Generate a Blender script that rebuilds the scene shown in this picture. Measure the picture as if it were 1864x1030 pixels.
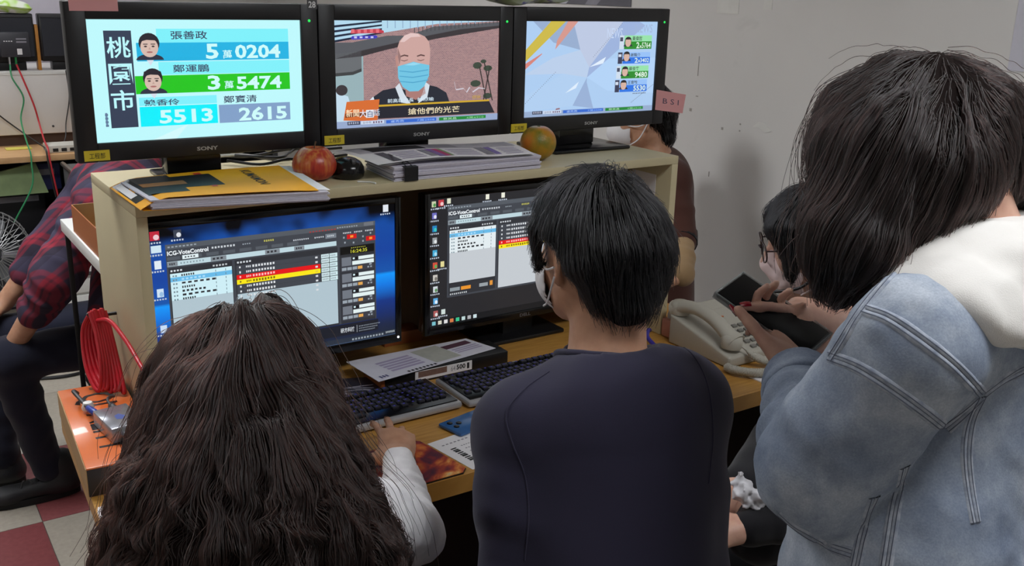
import bpy, bmesh, math, random
import numpy as np
from mathutils import Vector, Matrix, Euler
try:
    import openvdb as vdb
except ImportError:
    import pyopenvdb as vdb

for _o in list(bpy.data.objects):
    bpy.data.objects.remove(_o)
SC = bpy.context.scene
COL = SC.collection
rng = np.random.default_rng(7)
random.seed(7)

# ------------------------------------------------------------------ camera
FPX = 1792.9
CAM = np.array([-0.4365, -1.9515, 1.6803])
YAW, PITCH, ROLL = 0.5956, 0.2935, 0.0279


def cam_axes():
    cy, sy, cp, sp = math.cos(YAW), math.sin(YAW), math.cos(PITCH), math.sin(PITCH)
    f = np.array([sy * cp, cy * cp, -sp])
    r = np.array([cy, -sy, 0.0])
    u = np.cross(r, f)
    cr, sr = math.cos(ROLL), math.sin(ROLL)
    return cr * r + sr * u, -sr * r + cr * u, f


_r, _u, _f = cam_axes()
cd = bpy.data.cameras.new('camera')
cd.sensor_width = 36.0
cd.lens = FPX / 1864 * 36.0
cd.clip_start = 0.05
cam = bpy.data.objects.new('camera', cd)
COL.objects.link(cam)
cam.matrix_world = Matrix(((_r[0], _u[0], -_f[0], CAM[0]), (_r[1], _u[1], -_f[1], CAM[1]), (_r[2], _u[2], -_f[2], CAM[2]), (0, 0, 0, 1)))
SC.camera = cam

# ------------------------------------------------------------------ light and exposure
SC.view_settings.view_transform = 'Standard'
SC.view_settings.look = 'None'
SC.view_settings.gamma = 1.0
SC.view_settings.use_curve_mapping = False
SC.view_settings.exposure = 0.0
W = bpy.data.worlds.new('world')
SC.world = W
W.use_nodes = True
W.node_tree.nodes['Background'].inputs[0].default_value = (0.9, 0.95, 1.0, 1)
W.node_tree.nodes['Background'].inputs[1].default_value = 0.05
CEIL = 2.72
LAMPS = [(-0.5, 1.0, 20.0), (-0.55, 3.7, 12.0), (1.1, 2.5, 4.5), (0.95, -1.7, 12.0), (-2.4, -1.4, 4.0)]  # x, y, strength


# ------------------------------------------------------------------ helpers
def s2l(c):
    return c / 12.92 if c <= 0.04045 else ((c + 0.055) / 1.055) ** 2.4


def col(h):
    if isinstance(h, str):
        h = h.lstrip('#')
        v = [int(h[i:i + 2], 16) / 255 for i in (0, 2, 4)]
    else:
        v = [x / 255 for x in h]
    return (s2l(v[0]), s2l(v[1]), s2l(v[2]), 1.0)


_mats = {}


def mat(name, h, rough=0.6, metal=0.0, spec=0.5, var=0.08, scale=30.0, bump=0.0, bscale=200.0, sheen=0.0, sss=0.0, alpha=1.0, trans=0.0, coat=0.0, aniso=0.0):
    """Principled material with a procedural noise that varies the colour a little and roughens the surface."""
    if name in _mats:
        return _mats[name]
    m = bpy.data.materials.new(name)
    m.use_nodes = True
    nt = m.node_tree
    b = nt.nodes['Principled BSDF']
    tc = nt.nodes.new('ShaderNodeTexCoord')
    nz = nt.nodes.new('ShaderNodeTexNoise')
    nz.inputs['Scale'].default_value = scale
    nz.inputs['Detail'].default_value = 5.0
    nt.links.new(tc.outputs['Object'], nz.inputs['Vector'])
    mx = nt.nodes.new('ShaderNodeMix')
    mx.data_type = 'RGBA'
    c = col(h)
    mx.inputs['A'].default_value = tuple(max(0, x * (1 - var)) for x in c[:3]) + (1,)
    mx.inputs['B'].default_value = tuple(min(1, x * (1 + var)) for x in c[:3]) + (1,)
    nt.links.new(nz.outputs['Fac'], mx.inputs['Factor'])
    nt.links.new(mx.outputs['Result'], b.inputs['Base Color'])
    b.inputs['Roughness'].default_value = rough
    b.inputs['Metallic'].default_value = metal
    b.inputs['Specular IOR Level'].default_value = spec
    b.inputs['Sheen Weight'].default_value = sheen
    b.inputs['Coat Weight'].default_value = coat
    if sss:
        b.inputs['Subsurface Weight'].default_value = sss
        b.inputs['Subsurface Radius'].default_value = (0.01, 0.004, 0.002)
        b.inputs['Subsurface Scale'].default_value = 1.0
    if alpha < 1:
        b.inputs['Alpha'].default_value = alpha
    if trans:
        b.inputs['Transmission Weight'].default_value = trans
    if bump:
        n2 = nt.nodes.new('ShaderNodeTexNoise')
        n2.inputs['Scale'].default_value = bscale
        n2.inputs['Detail'].default_value = 3.0
        nt.links.new(tc.outputs['Object'], n2.inputs['Vector'])
        bp = nt.nodes.new('ShaderNodeBump')
        bp.inputs['Strength'].default_value = bump
        bp.inputs['Distance'].default_value = 0.002
        nt.links.new(n2.outputs['Fac'], bp.inputs['Height'])
        nt.links.new(bp.outputs['Normal'], b.inputs['Normal'])
    _mats[name] = m
    return m


def emi(h, st=1.0):
    key = 'glow_%s_%.2f' % (h, st)
    if key in _mats:
        return _mats[key]
    m = bpy.data.materials.new(key)
    m.use_nodes = True
    nt = m.node_tree
    b = nt.nodes['Principled BSDF']
    b.inputs['Base Color'].default_value = (0.01, 0.01, 0.01, 1)
    b.inputs['Roughness'].default_value = 0.35
    b.inputs['Emission Color'].default_value = col(h)
    b.inputs['Emission Strength'].default_value = st
    _mats[key] = m
    return m


def V3(p):
    return np.asarray(p, float)


def unit(v):
    v = V3(v)
    return v / (np.linalg.norm(v) + 1e-12)


def frame(d, up=(0, 0, 1)):
    """right, up, along for a direction."""
    d = unit(d)
    u = V3(up)
    if abs(np.dot(d, unit(u))) > 0.98:
        u = V3((1, 0, 0))
    x = unit(np.cross(d, u))
    return x, np.cross(x, d), d


class MB:
    """Collects verts and faces (with material index) for one mesh."""

    def __init__(self):
        self.v, self.f, self.m, self.uv = [], [], [], {}
        self.mats = []
        self.mi = 0

    def use(self, m):
        if m not in self.mats:
            self.mats.append(m)
        self.mi = self.mats.index(m)
        return self

    def add(self, vs, fs):
        n = len(self.v)
        self.v.extend([tuple(float(c) for c in p) for p in vs])
        for f in fs:
            self.f.append(tuple(i + n for i in f))
            self.m.append(self.mi)
        return self

    def box(self, x0, x1, y0, y1, z0, z1, b=0.0, M=None):
        """box with chamfered edges."""
        if b <= 0:
            vs = [(x, y, z) for x in (x0, x1) for y in (y0, y1) for z in (z0, z1)]
            fs = [(0, 1, 3, 2), (4, 6, 7, 5), (0, 4, 5, 1), (2, 3, 7, 6), (0, 2, 6, 4), (1, 5, 7, 3)]
        else:
            bm = bmesh.new()
            bmesh.ops.create_cube(bm, size=1.0)
            for v in bm.verts:
                v.co = Vector((x0 + (v.co.x + 0.5) * (x1 - x0), y0 + (v.co.y + 0.5) * (y1 - y0), z0 + (v.co.z + 0.5) * (z1 - z0)))
            bmesh.ops.bevel(bm, geom=list(bm.edges), offset=b, segments=2, affect='EDGES', profile=0.5, clamp_overlap=True)
            bm.verts.index_update()
            vs = [tuple(v.co) for v in bm.verts]
            fs = [tuple(v.index for v in f.verts) for f in bm.faces]
            bm.free()
        if M is not None:
            vs = [tuple(M @ Vector(p)) for p in vs]
        return self.add(vs, fs)

    def tube(self, path, r, n=8, caps=True, flat=None):
        """tube along a path; r number or list; flat=(axis, factor) squashes the section."""
        P = [V3(p) for p in path]
        R = [r] * len(P) if np.isscalar(r) else list(r)
        vs, fs = [], []
        t0 = unit(P[1] - P[0])
        x, y, _ = frame(t0)
        for i, p in enumerate(P):
            if i == 0:
                t = t0
            elif i == len(P) - 1:
                t = unit(P[i] - P[i - 1])
            else:
                t = unit(unit(P[i + 1] - P[i]) + unit(P[i] - P[i - 1]))
            x = unit(x - t * np.dot(x, t))
            y = np.cross(t, x)
            for k in range(n):
                a = 2 * math.pi * k / n
                o = R[i] * (math.cos(a) * x + math.sin(a) * y)
                if flat is not None:
                    ax = unit(flat[0])
                    o = o - ax * np.dot(o, ax) * (1 - flat[1])
                vs.append(p + o)
        for i in range(len(P) - 1):
            for k in range(n):
                a, b = i * n + k, i * n + (k + 1) % n
                fs.append((a, b, b + n, a + n))
        if caps:
            fs.append(tuple(range(n))[::-1])
            fs.append(tuple(range((len(P) - 1) * n, len(P) * n)))
        return self.add(vs, fs)

    def lathe(self, prof, c=(0, 0, 0), n=24, axis=(0, 0, 1)):
        x, y, d = frame(axis, (0, 1, 0) if abs(unit(axis)[2]) > 0.9 else (0, 0, 1))
        vs, fs = [], []
        for (r, h) in prof:
            for k in range(n):
                a = 2 * math.pi * k / n
                vs.append(V3(c) + d * h + r * (math.cos(a) * x + math.sin(a) * y))
        for i in range(len(prof) - 1):
            for k in range(n):
                a, b = i * n + k, i * n + (k + 1) % n
                fs.append((a, b, b + n, a + n))
        if prof[0][0] > 1e-6:
            fs.append(tuple(range(n))[::-1])
        if prof[-1][0] > 1e-6:
            fs.append(tuple(range((len(prof) - 1) * n, len(prof) * n)))
        return self.add(vs, fs)

    def prism(self, poly, o, U, Vv, N, th):
        """polygon poly (u,v) on a frame at o, extruded by th along N."""
        o, U, Vv, N = V3(o), V3(U), V3(Vv), V3(N)
        n = len(poly)
        vs = [o + U * a + Vv * b for a, b in poly] + [o + U * a + Vv * b + N * th for a, b in poly]
        fs = [tuple(range(n))[::-1], tuple(range(n, 2 * n))]
        for i in range(n):
            j = (i + 1) % n
            fs.append((i, j, j + n, i + n))
        return self.add(vs, fs)

    def build(self, name, m=None, parent=None, smooth=35.0):
        me = bpy.data.meshes.new(name)
        me.from_pydata(self.v, [], self.f)
        ms = self.mats if self.mats else [m]
        for k in ms:
            me.materials.append(k)
        if self.mats:
            me.polygons.foreach_set('material_index', self.m)
        bm = bmesh.new()
        bm.from_mesh(me)
        bmesh.ops.recalc_face_normals(bm, faces=bm.faces)
        bm.to_mesh(me)
        bm.free()
        if smooth:
            me.shade_smooth()
            me.set_sharp_from_angle(angle=math.radians(smooth))
        me.update()
        return link(name, me, parent)


def link(name, data, parent=None):
    o = bpy.data.objects.new(name, data)
    COL.objects.link(o)
    if parent is not None:
        o.parent = parent
        o.matrix_parent_inverse = world_of(parent).inverted()
    return o


def world_of(o):
    m = Matrix.LocRotScale(o.location, o.rotation_euler, o.scale)
    if o.parent is not None:
        m = world_of(o.parent) @ o.matrix_parent_inverse @ m
    return m


def tag(o, label, cat, group=None, kind=None):
    o['label'] = label
    if cat:
        o['category'] = cat
    if group:
        o['group'] = group
    if kind:
        o['kind'] = kind
    return o


def thing(name, label, cat, loc=(0, 0, 0), group=None):
    e = bpy.data.objects.new(name, None)
    e.empty_display_size = 0.05
    COL.objects.link(e)
    e.location = loc
    return tag(e, label, cat, group)


def struct(o):
    o['kind'] = 'structure'
    return o


_tx = {}


def text_mesh(s, bold=0.0, res=2):
    """verts (2D) and faces of a line of text, with the black fattened by bold."""
    key = (s, bold, res)
    if key in _tx:
        return _tx[key]
    c = bpy.data.curves.new('text', 'FONT')
    c.body = s
    c.resolution_u = res
    c.offset = bold
    o = bpy.data.objects.new('text', c)
    COL.objects.link(o)
    me = bpy.data.meshes.new_from_object(o)
    vs = np.array([tuple(v.co)[:2] for v in me.vertices]) if len(me.vertices) else np.zeros((0, 2))
    fs = [tuple(p.vertices) for p in me.polygons]
    bpy.data.objects.remove(o)
    bpy.data.curves.remove(c)
    bpy.data.meshes.remove(me)
    _tx[key] = (vs, fs)
    return vs, fs


class Panel:
    """Flat print on a plane: o lower left corner, U and V full width and height vectors, N towards the reader."""

    def __init__(self, o, U, Vv, N, step=0.00012):
        self.o, self.U, self.V, self.N, self.step = V3(o), V3(U), V3(Vv), unit(N), step
        self.mb = MB()

    def at(self, u, v, k):
        return self.o + self.U * u + self.V * v + self.N * self.step * k

    def poly(self, pts, m, k=1):
        self.mb.use(m).add([self.at(u, v, k) for u, v in pts], [tuple(range(len(pts)))])

    def rect(self, u0, v0, u1, v1, m, k=1):
        self.poly([(u0, v0), (u1, v0), (u1, v1), (u0, v1)], m, k)

    def ell(self, u, v, a, b, m, k=1, n=20, t0=0, t1=2 * math.pi):
        self.poly([(u + a * math.cos(t0 + (t1 - t0) * i / n), v + b * math.sin(t0 + (t1 - t0) * i / n)) for i in range(n if abs(t1 - t0 - 2 * math.pi) < 1e-6 else n + 1)], m, k)

    def text(self, s, u0, v0, u1, v1, m, k=3, bold=0.0, rot=0, keep=False):
        vs, fs = text_mesh(s, bold)
        if not len(vs):
            return
        lo, hi = vs.min(0), vs.max(0)
        q = (vs - lo) / np.maximum(hi - lo, 1e-6)
        if rot == 90:
            q = np.stack([1 - q[:, 1], q[:, 0]], 1)
        elif rot == -90:
            q = np.stack([q[:, 1], 1 - q[:, 0]], 1)
        elif rot == 180:
            q = 1 - q
        self.mb.use(m).add([self.at(u0 + a * (u1 - u0), v0 + b * (v1 - v0), k) for a, b in q], fs)

    def dashes(self, u0, v0, u1, v1, n, m, k=3, duty=0.6):
        for i in range(n):
            a = u0 + (u1 - u0) * i / n
            w = (u1 - u0) / n * duty
            self.rect(a, v0 + (v1 - v0) * random.uniform(0, .2), a + w, v1, m, k)

    def build(self, name, parent):
        return self.mb.build(name, None, parent, smooth=0)


def bez(pts, n=12):
    """smooth Catmull-Rom path through points."""
    P = [V3(p) for p in pts]
    P = [2 * P[0] - P[1]] + P + [2 * P[-1] - P[-2]]
    out = []
    for i in range(1, len(P) - 2):
        a, b, c, d = P[i - 1], P[i], P[i + 1], P[i + 2]
        for k in range(n):
            t = k / n
            out.append(0.5 * ((2 * b) + (c - a) * t + (2 * a - 5 * b + 4 * c - d) * t * t + (3 * b - a - 3 * c + d) * t ** 3))
    out.append(P[-2])
    return out


def loop_mat(name, build):
    """named material made from a node-building function."""
    if name in _mats:
        return _mats[name]
    m = bpy.data.materials.new(name)
    m.use_nodes = True
    build(m.node_tree, m.node_tree.nodes['Principled BSDF'])
    _mats[name] = m
    return m


def N(nt, typ, **kw):
    n = nt.nodes.new(typ)
    for k, v in kw.items():
        setattr(n, k, v)
    return n


def ramp(nt, stops, src, interp='LINEAR'):
    r = nt.nodes.new('ShaderNodeValToRGB')
    r.color_ramp.interpolation = interp
    e = r.color_ramp.elements
    while len(e) < len(stops):
        e.new(0.5)
    for i, (p, c) in enumerate(stops):
        e[i].position = p
        e[i].color = col(c)
    nt.links.new(src, r.inputs['Fac'])
    return r.outputs['Color']


def set_uv(o, fn):
    """UV per vertex from world position."""
    me = o.data
    uv = me.uv_layers.new(name='UVMap')
    for l in me.loops:
        uv.data[l.index].uv = fn(me.vertices[l.vertex_index].co)

# ================================================================== materials


def wall_nodes(nt, b):
    tc = N(nt, 'ShaderNodeTexCoord')
    n1 = N(nt, 'ShaderNodeTexNoise')
    n1.inputs['Scale'].default_value = 1.4
    n1.inputs['Detail'].default_value = 6
    nt.links.new(tc.outputs['Object'], n1.inputs['Vector'])
    c = ramp(nt, [(0.3, (216, 213, 209)), (0.7, (226, 223, 219))], n1.outputs['Fac'])
    n2 = N(nt, 'ShaderNodeTexNoise')
    n2.inputs['Scale'].default_value = 5.0
    n2.inputs['Detail'].default_value = 8
    n2.inputs['Distortion'].default_value = 0.6
    nt.links.new(tc.outputs['Object'], n2.inputs['Vector'])
    st = N(nt, 'ShaderNodeValToRGB')
    st.color_ramp.elements[0].position = 0.66
    st.color_ramp.elements[1].position = 0.76
    nt.links.new(n2.outputs['Fac'], st.inputs['Fac'])
    ml = N(nt, 'ShaderNodeMath', operation='MULTIPLY')
    nt.links.new(st.outputs['Color'], ml.inputs[0])
    ml.inputs[1].default_value = 0.35
    mx = N(nt, 'ShaderNodeMix', data_type='RGBA')
    nt.links.new(ml.outputs[0], mx.inputs['Factor'])
    nt.links.new(c, mx.inputs['A'])
    mx.inputs['B'].default_value = col((190, 187, 182))
    nt.links.new(mx.outputs['Result'], b.inputs['Base Color'])
    b.inputs['Roughness'].default_value = 0.75
    b.inputs['Specular IOR Level'].default_value = 0.25


def wood_nodes(a, c, sx=(3, 40, 3), rough=0.45):
    def go(nt, b):
        tc = N(nt, 'ShaderNodeTexCoord')
        mp = N(nt, 'ShaderNodeMapping')
        mp.inputs['Scale'].default_value = sx
        nt.links.new(tc.outputs['Object'], mp.inputs['Vector'])
        n1 = N(nt, 'ShaderNodeTexNoise')
        n1.inputs['Scale'].default_value = 2.2
        n1.inputs['Detail'].default_value = 7
        n1.inputs['Distortion'].default_value = 1.2
        nt.links.new(mp.outputs['Vector'], n1.inputs['Vector'])
        nt.links.new(ramp(nt, [(0.3, a), (0.72, c)], n1.outputs['Fac']), b.inputs['Base Color'])
        b.inputs['Roughness'].default_value = rough
    return go


def tile_nodes(a, c):
    def go(nt, b):
        tc = N(nt, 'ShaderNodeTexCoord')
        n1 = N(nt, 'ShaderNodeTexNoise')
        n1.inputs['Scale'].default_value = 60
        n1.inputs['Detail'].default_value = 6
        nt.links.new(tc.outputs['Object'], n1.inputs['Vector'])
        nt.links.new(ramp(nt, [(0.25, a), (0.75, c)], n1.outputs['Fac']), b.inputs['Base Color'])
        b.inputs['Roughness'].default_value = 0.5
    return go


M_wall = loop_mat('painted_wall', wall_nodes)
M_ceil = mat('ceiling_paint', (222, 221, 216), 0.9)
M_desk = loop_mat('desk_wood', wood_nodes((168, 118, 48), (198, 150, 76)))
M_beige = mat('beige_laminate', (196, 184, 148), 0.42, var=0.05, scale=14, bump=0.05, bscale=300)
M_beige_in = mat('grey_laminate', (188, 182, 168), 0.5, var=0.05, scale=14)
M_black = mat('black_plastic', (20, 20, 22), 0.42, var=0.1)
M_gloss = mat('glossy_black_plastic', (14, 14, 16), 0.18, var=0.1)
M_bezel = mat('monitor_plastic', (24, 23, 25), 0.38, var=0.1, bump=0.05, bscale=900)
M_dgrey = mat('dark_grey_plastic', (58, 58, 60), 0.5)
M_steel = mat('steel', (165, 165, 165), 0.3, metal=0.9)
M_silver = mat('silver_plastic', (178, 178, 180), 0.32, metal=0.4)
M_chrome = mat('chrome', (205, 205, 208), 0.14, metal=1.0)
M_paper = mat('paper', (232, 230, 232), 0.75, var=0.03)
M_paperlav = mat('page_edges', (206, 202, 214), 0.8, var=0.1, scale=160)
M_ink = mat('black_ink', (28, 26, 28), 0.7)
M_inkgrey = mat('grey_ink', (140, 138, 146), 0.7)
M_inklav = mat('lavender_ink', (168, 158, 186), 0.7)
M_yellowtag = mat('yellow_label', (214, 192, 44), 0.5)
M_pink = mat('pink_note', (222, 158, 158), 0.7, var=0.04)
M_white = mat('white_plastic', (226, 226, 222), 0.4, var=0.03)
M_cardboard = mat('cardboard', (176, 142, 98), 0.8, var=0.08, scale=40)

# ================================================================== room
X0, X1, Y0, Y1 = -3.6, 2.35, -3.6, 5.6


def slab(name, x0, x1, y0, y1, z0, z1, m):
    return struct(MB().box(x0, x1, y0, y1, z0, z1).build(name, m, smooth=0))


floor = slab('floor', X0, X1, Y0, Y1, -0.06, -0.004, mat('floor_mortar', (96, 88, 82), 0.8))
slab('ceiling', X0, X1, Y0, Y1, CEIL, CEIL + 0.06, M_ceil)
wall_r = slab('wall_right', X1, X1 + 0.08, Y0, Y1, -0.06, CEIL + 0.06, M_wall)
slab('wall_left', X0 - 0.08, X0, Y0, Y1, -0.06, CEIL + 0.06, M_wall)
slab('wall_back', X0 - 0.08, X1 + 0.08, Y1, Y1 + 0.08, -0.06, CEIL + 0.06, M_wall)
slab('wall_front', X0 - 0.08, X1 + 0.08, Y0 - 0.08, Y0, -0.06, CEIL + 0.06, M_wall)
tag(struct(MB().box(X1 - 0.012, X1, Y0, Y1, 0.0, 0.09).build('baseboard_right', mat('baseboard_paint', (120, 116, 110), 0.6), smooth=0)), 'dark grey baseboard along the right wall', None)

# floor tiles (each a part of the floor)
TS = 0.54
M_tgrey = loop_mat('grey_tile', tile_nodes((158, 149, 136), (172, 164, 150)))
M_tred = loop_mat('red_tile', tile_nodes((124, 60, 62), (142, 74, 76)))
tile_me = {}
for nm, mt in (('grey', M_tgrey), ('red', M_tred)):
    o = MB().box(-TS / 2 + .0012, TS / 2 - .0012, -TS / 2 + .0012, TS / 2 - .0012, -0.004, 0.0, 0.0008).build('tile', mt, floor)
    tile_me[nm] = o.data
    bpy.data.objects.remove(o)
for i in range(-6, 5):
    for j in range(-8, 9):
        cx, cy = -0.1 + (i + 0.5) * TS, 1.18 + (j - 0.5) * TS
        if not (X0 + .27 < cx < X1 - .27 and Y0 + .27 < cy < Y1 - .27):
            continue
        red = (i + j) % 2 == 1 and -3 <= j <= 1
        o = link('tile', tile_me['red' if red else 'grey'], floor)
        o.location = (cx, cy, 0)

# ceiling lamps: recessed troffers that light the room
for i, (lx, ly, lp) in enumerate(LAMPS):
    M_diff = emi((248, 251, 255), lp)
    t = thing('ceiling_lamp', ['ceiling lamp panel above the desk hutch', 'ceiling lamp panel at the far end of the room', 'ceiling lamp panel behind the hutch near the right wall', 'ceiling lamp panel above the denim jacket', 'ceiling lamp panel behind the camera on the left'][i], 'lamp', (lx, ly, CEIL), 'ceiling lamps')
    f = MB()
    for a in ((-.62, -.6, -.31, .31), (.6, .62, -.31, .31), (-.6, .6, -.31, -.29), (-.6, .6, .29, .31)):
        f.box(lx + a[0], lx + a[1], ly + a[2], ly + a[3], CEIL - 0.045, CEIL)
    f.build('frame', M_white, t)
    MB().box(lx - .599, lx + .599, ly - .289, ly + .289, CEIL - 0.03, CEIL - 0.02).build('diffuser', M_diff, t)

# things on the right wall
wp = thing('wall_notice', 'white sheet of paper taped to the wall at the right edge', 'paper', (X1 - .002, -.5, 1.48))
MB().box(X1 - .0025, X1 - .0005, -.56, -.344, 1.484, 1.782).build('sheet', mat('notice_paper', (206, 204, 214), 0.7), wp)
tp = MB().box(X1 - .0032, X1 - .0025, -.47, -.43, 1.765, 1.795).build('tape', mat('clear_tape', (214, 210, 196), 0.3), wp)
ps = thing('wall_poster', 'dark grey poster on the wall above the right television', 'poster', (X1 - .002, 1.6, 1.605))
MB().box(X1 - .004, X1 - .0005, 1.329, 2.15, 1.606, 2.1).build('sheet', mat('poster_grey', (108, 106, 114), 0.6, var=0.25, scale=5), ps)
pp = Panel((X1 - .0042, 2.15, 1.606), (0, -.821, 0), (0, 0, .494), (-1, 0, 0))
pp.poly([(0.25, 0), (0.45, 0), (0.62, .2), (.3, .2)], mat('poster_pale', (196, 196, 204), 0.6), 1)
pp.poly([(0.62, 0), (0.72, 0), (0.95, .3), (.8, .3)], mat('poster_mid', (150, 148, 158), 0.6), 1)
pp.build('print', ps)
wm = MB()
M_scuff = mat('scuff', (166, 160, 154), 0.8)
for (y, z, h, w) in ((.905, 1.36, .075, .0025), (.93, 1.22, .012, .012), (.66, 1.2, .006, .006), (.66, 1.175, .006, .006), (.75, 1.17, .01, .01), (.2, 1.05, .008, .01), (.45, .93, .012, .006), (.80, .98, .02, .004), (.9, 1.28, .004, .012)):
    wm.box(X1 - .0016, X1 - .0004, y - w / 2, y + w / 2, z, z + h)
tag(struct(wm.build('trim_1', M_scuff, smooth=0)), 'small scuff marks on the right wall', None)
chip = MB()
chip.prism([(-.05, 0), (-.02, .022), (.01, .02), (.045, -.004), (.02, -.012), (-.02, .004)], (X1 - .0016, .55, 1.2), (0, -1, 0), (0, 0, 1), (1, 0, 0), .0012)
chip.prism([(-.11, .4), (.0, .4), (.0, .46), (-.11, .46)], (X1 - .0016, .72, 1.2), (0, -1, 0), (0, 0, 1), (1, 0, 0), .0012)
chip.prism([(.12, .42), (.16, .42), (.155, .52), (.125, .52)], (X1 - .0016, .72, 1.2), (0, -1, 0), (0, 0, 1), (1, 0, 0), .0012)
tag(struct(chip.build('trim_2', mat('chipped_paint', (226, 224, 218), 0.7), smooth=0)), 'pale chips of peeled paint on the right wall', None)

# ================================================================== desk
ZD = 0.74
dk = thing('desk', 'long wooden desk with dark side panels under the beige hutch', 'desk', (0.8, 0, 0))
MB().prism([(-.172, -.434), (1.62, -.434), (1.62, .41), (0, .41), (0, .262), (-.137, .262)], (0, 0, ZD - .04), (1, 0, 0), (0, 1, 0), (0, 0, 1), .04).build('desktop', M_desk, dk)
M_dpanel = mat('desk_side_laminate', (46, 42, 40), 0.5)
for x in (.02, .62, 1.57):
    MB().box(x, x + .025, -.38, .40, 0, ZD - .04, .001).build('side_panel', M_dpanel, dk)
MB().box(.045, 1.57, .37, .39, .18, ZD - .04).build('back_panel', M_dpanel, dk)

# ================================================================== hutch
HW, HD, HT, TH = 1.42, .40, 1.25, .022
hu = thing('desk_hutch', 'beige open-front shelf unit standing on the desk around two monitors', 'shelf', (HW / 2, HD / 2, ZD))
MB().box(0, HW, 0, HD, HT - TH, HT, .0015).build('top_board', M_beige, hu)
MB().box(0, TH, 0, HD, ZD, HT - TH, .0015).build('side_board', M_beige, hu)
MB().box(HW - TH, HW, 0, HD, ZD, HT - TH, .0015).build('side_board', M_beige, hu)
MB().box(TH, HW - TH, HD - .012, HD - .002, ZD, HT - TH).build('back_board', mat('brown_backboard', (150, 126, 98), 0.6), hu)
MB().box(HW - TH - .001, HW - TH, .06, .16, 1.12, 1.19).build('shelf_label', M_paper, hu)

# ================================================================== televisions on the hutch
TVX, TVS, TVW, TVZ, TVH, TVY = -.0183, .5306, .4487, 1.3466, .2463, .201
TV_LABEL = ['left television showing cyan and green vote counts',
            'middle television showing a masked man before a brick wall',
            'right television showing a pale blue news graphic']


def tv(i):
    x0 = TVX + i * TVS
    t = thing('television', TV_LABEL[i], 'television', (x0 + TVW / 2, TVY + .1, HT), 'televisions on the hutch')
    a, b, c, d = x0 - .0405, x0 + TVW + .0395, 1.307, 1.628
    fr = MB()
    y = TVY
    fr.box(a, x0, y - .006, y + .03, c, d, .003)
    fr.box(x0 + TVW, b, y - .006, y + .03, c, d, .003)
    fr.box(x0 - .001, x0 + TVW + .001, y - .006, y + .03, c, TVZ, .003)
    fr.box(x0 - .001, x0 + TVW + .001, y - .006, y + .03, TVZ + TVH, d, .003)
    fr.build('bezel', M_bezel, t)
    bk = MB()
    bk.box(a + .004, b - .004, y + .012, y + .05, c + .004, d - .004, .006)
    bk.box(a + .08, b - .08, y + .045, y + .085, c + .05, d - .06, .012)
    bk.build('back_shell', M_bezel, t)
    nk = MB()
    xc = x0 + TVW / 2 - .02
    nk.box(xc - .06, xc + .06, y + .03, y + .075, HT + .01, c + .06, .004)
    nk.build('neck', M_gloss, t)
    bw_, bf_ = (.072, .012) if i < 2 else (.13, -.05)
    MB().box(xc - bw_, xc + bw_, y + bf_, y + .14, HT, HT + .010, .004).build('base', M_gloss, t)
    p = Panel((x0, y, TVZ), (TVW, 0, 0), (0, 0, TVH), (0, -1, 0))
    lg = Panel((x0 + TVW * .5 - .023, y - .006, 1.318), (.046, 0, 0), (0, 0, .0085), (0, -1, 0))
    lg.text('SONY', 0, 0, 1, 1, mat('logo_silver', (170, 170, 168), 0.4), 1, .03)
    lg.build('maker_logo', t)
    MB().lathe([(.0032, 0), (.003, .0012), (0, .0016)], (b - .0195, y - .006, 1.592), 12, (0, -1, 0)).build('power_light', emi((40, 220, 90), 1.2), t)
    tgm = MB().box(0, .05, -.0005, .0002, 0, .0215)
    tgx = (-.047, .479, 1.001)[i]
    tl = MB().box(tgx, tgx + .05, y - .0068, y - .006, 1.311, 1.3325)
    tl = tl.build('asset_tag', M_yellowtag, t)
    q = Panel((tgx, y - .0068, 1.311), (.05, 0, 0), (0, 0, .0215), (0, -1, 0))
    q.text('工程部', .2, .2, .82, .75, mat('tag_ink', (70, 60, 20), 0.6), 1, .008)
    q.build('tag_lettering', tl)
    return t, p


# ---- television 1
t1, p = tv(0)
E = emi
MB().box(TVX, TVX + TVW, TVY + .0005, TVY + .006, TVZ, TVZ + TVH).build('screen', E((196, 246, 250)), t1)
p.rect(.0, .0, 1, 1, E((190, 248, 252)), 1)
p.poly([(.25, 0), (.42, .12), (.36, 0)], E((210, 250, 252)), 2)
p.rect(.069, .116, .189, .911, E((52, 62, 84)), 2)
for k, ch in enumerate('桃園市'):
    p.text(ch, .078, .69 - k * .215, .181, .86 - k * .215, E((188, 246, 252)), 4, .014)
p.dashes(.046, .125, .058, .245, 1, E((110, 140, 170)), 3, .8)
for k in range(4):
    p.rect(.045, .13 + k * .03, .058, .147 + k * .03, E((90, 110, 140)), 3)
p.rect(.30, .81, .937, .925, E((126, 240, 250)), 2)
p.rect(.207, .66, .937, .812, E((30, 178, 226)), 2)
p.rect(.30, .545, .937, .652, E((128, 240, 250)), 2)
p.rect(.19, .39, .937, .54, E((34, 196, 28)), 2)
p.rect(.20, .29, .563, .36, E((128, 240, 252)), 2)
p.rect(.20, .115, .563, .282, E((0, 238, 252)), 2)
p.rect(.571, .113, .933, .272, E((130, 160, 200)), 2)
INK = E((58, 66, 96))
p.text('張善政', .365, .838, .535, .908, INK, 4, .012)
p.text('鄭運鵬', .365, .562, .535, .628, INK, 4, .012)
p.text('賴香伶', .221, .288, .385, .342, INK, 4, .012)
p.text('鄭寶清', .596, .286, .762, .35, INK, 4, .012)
WN = E((205, 250, 250))
p.text('5', .524, .67, .585, .80, WN, 4, .03)
p.text('萬', .605, .672, .65, .745, WN, 4, .01)
p.text('0204', .665, .67, .893, .79, WN, 4, .03)
p.text('3', .524, .405, .585, .53, WN, 4, .03)
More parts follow.
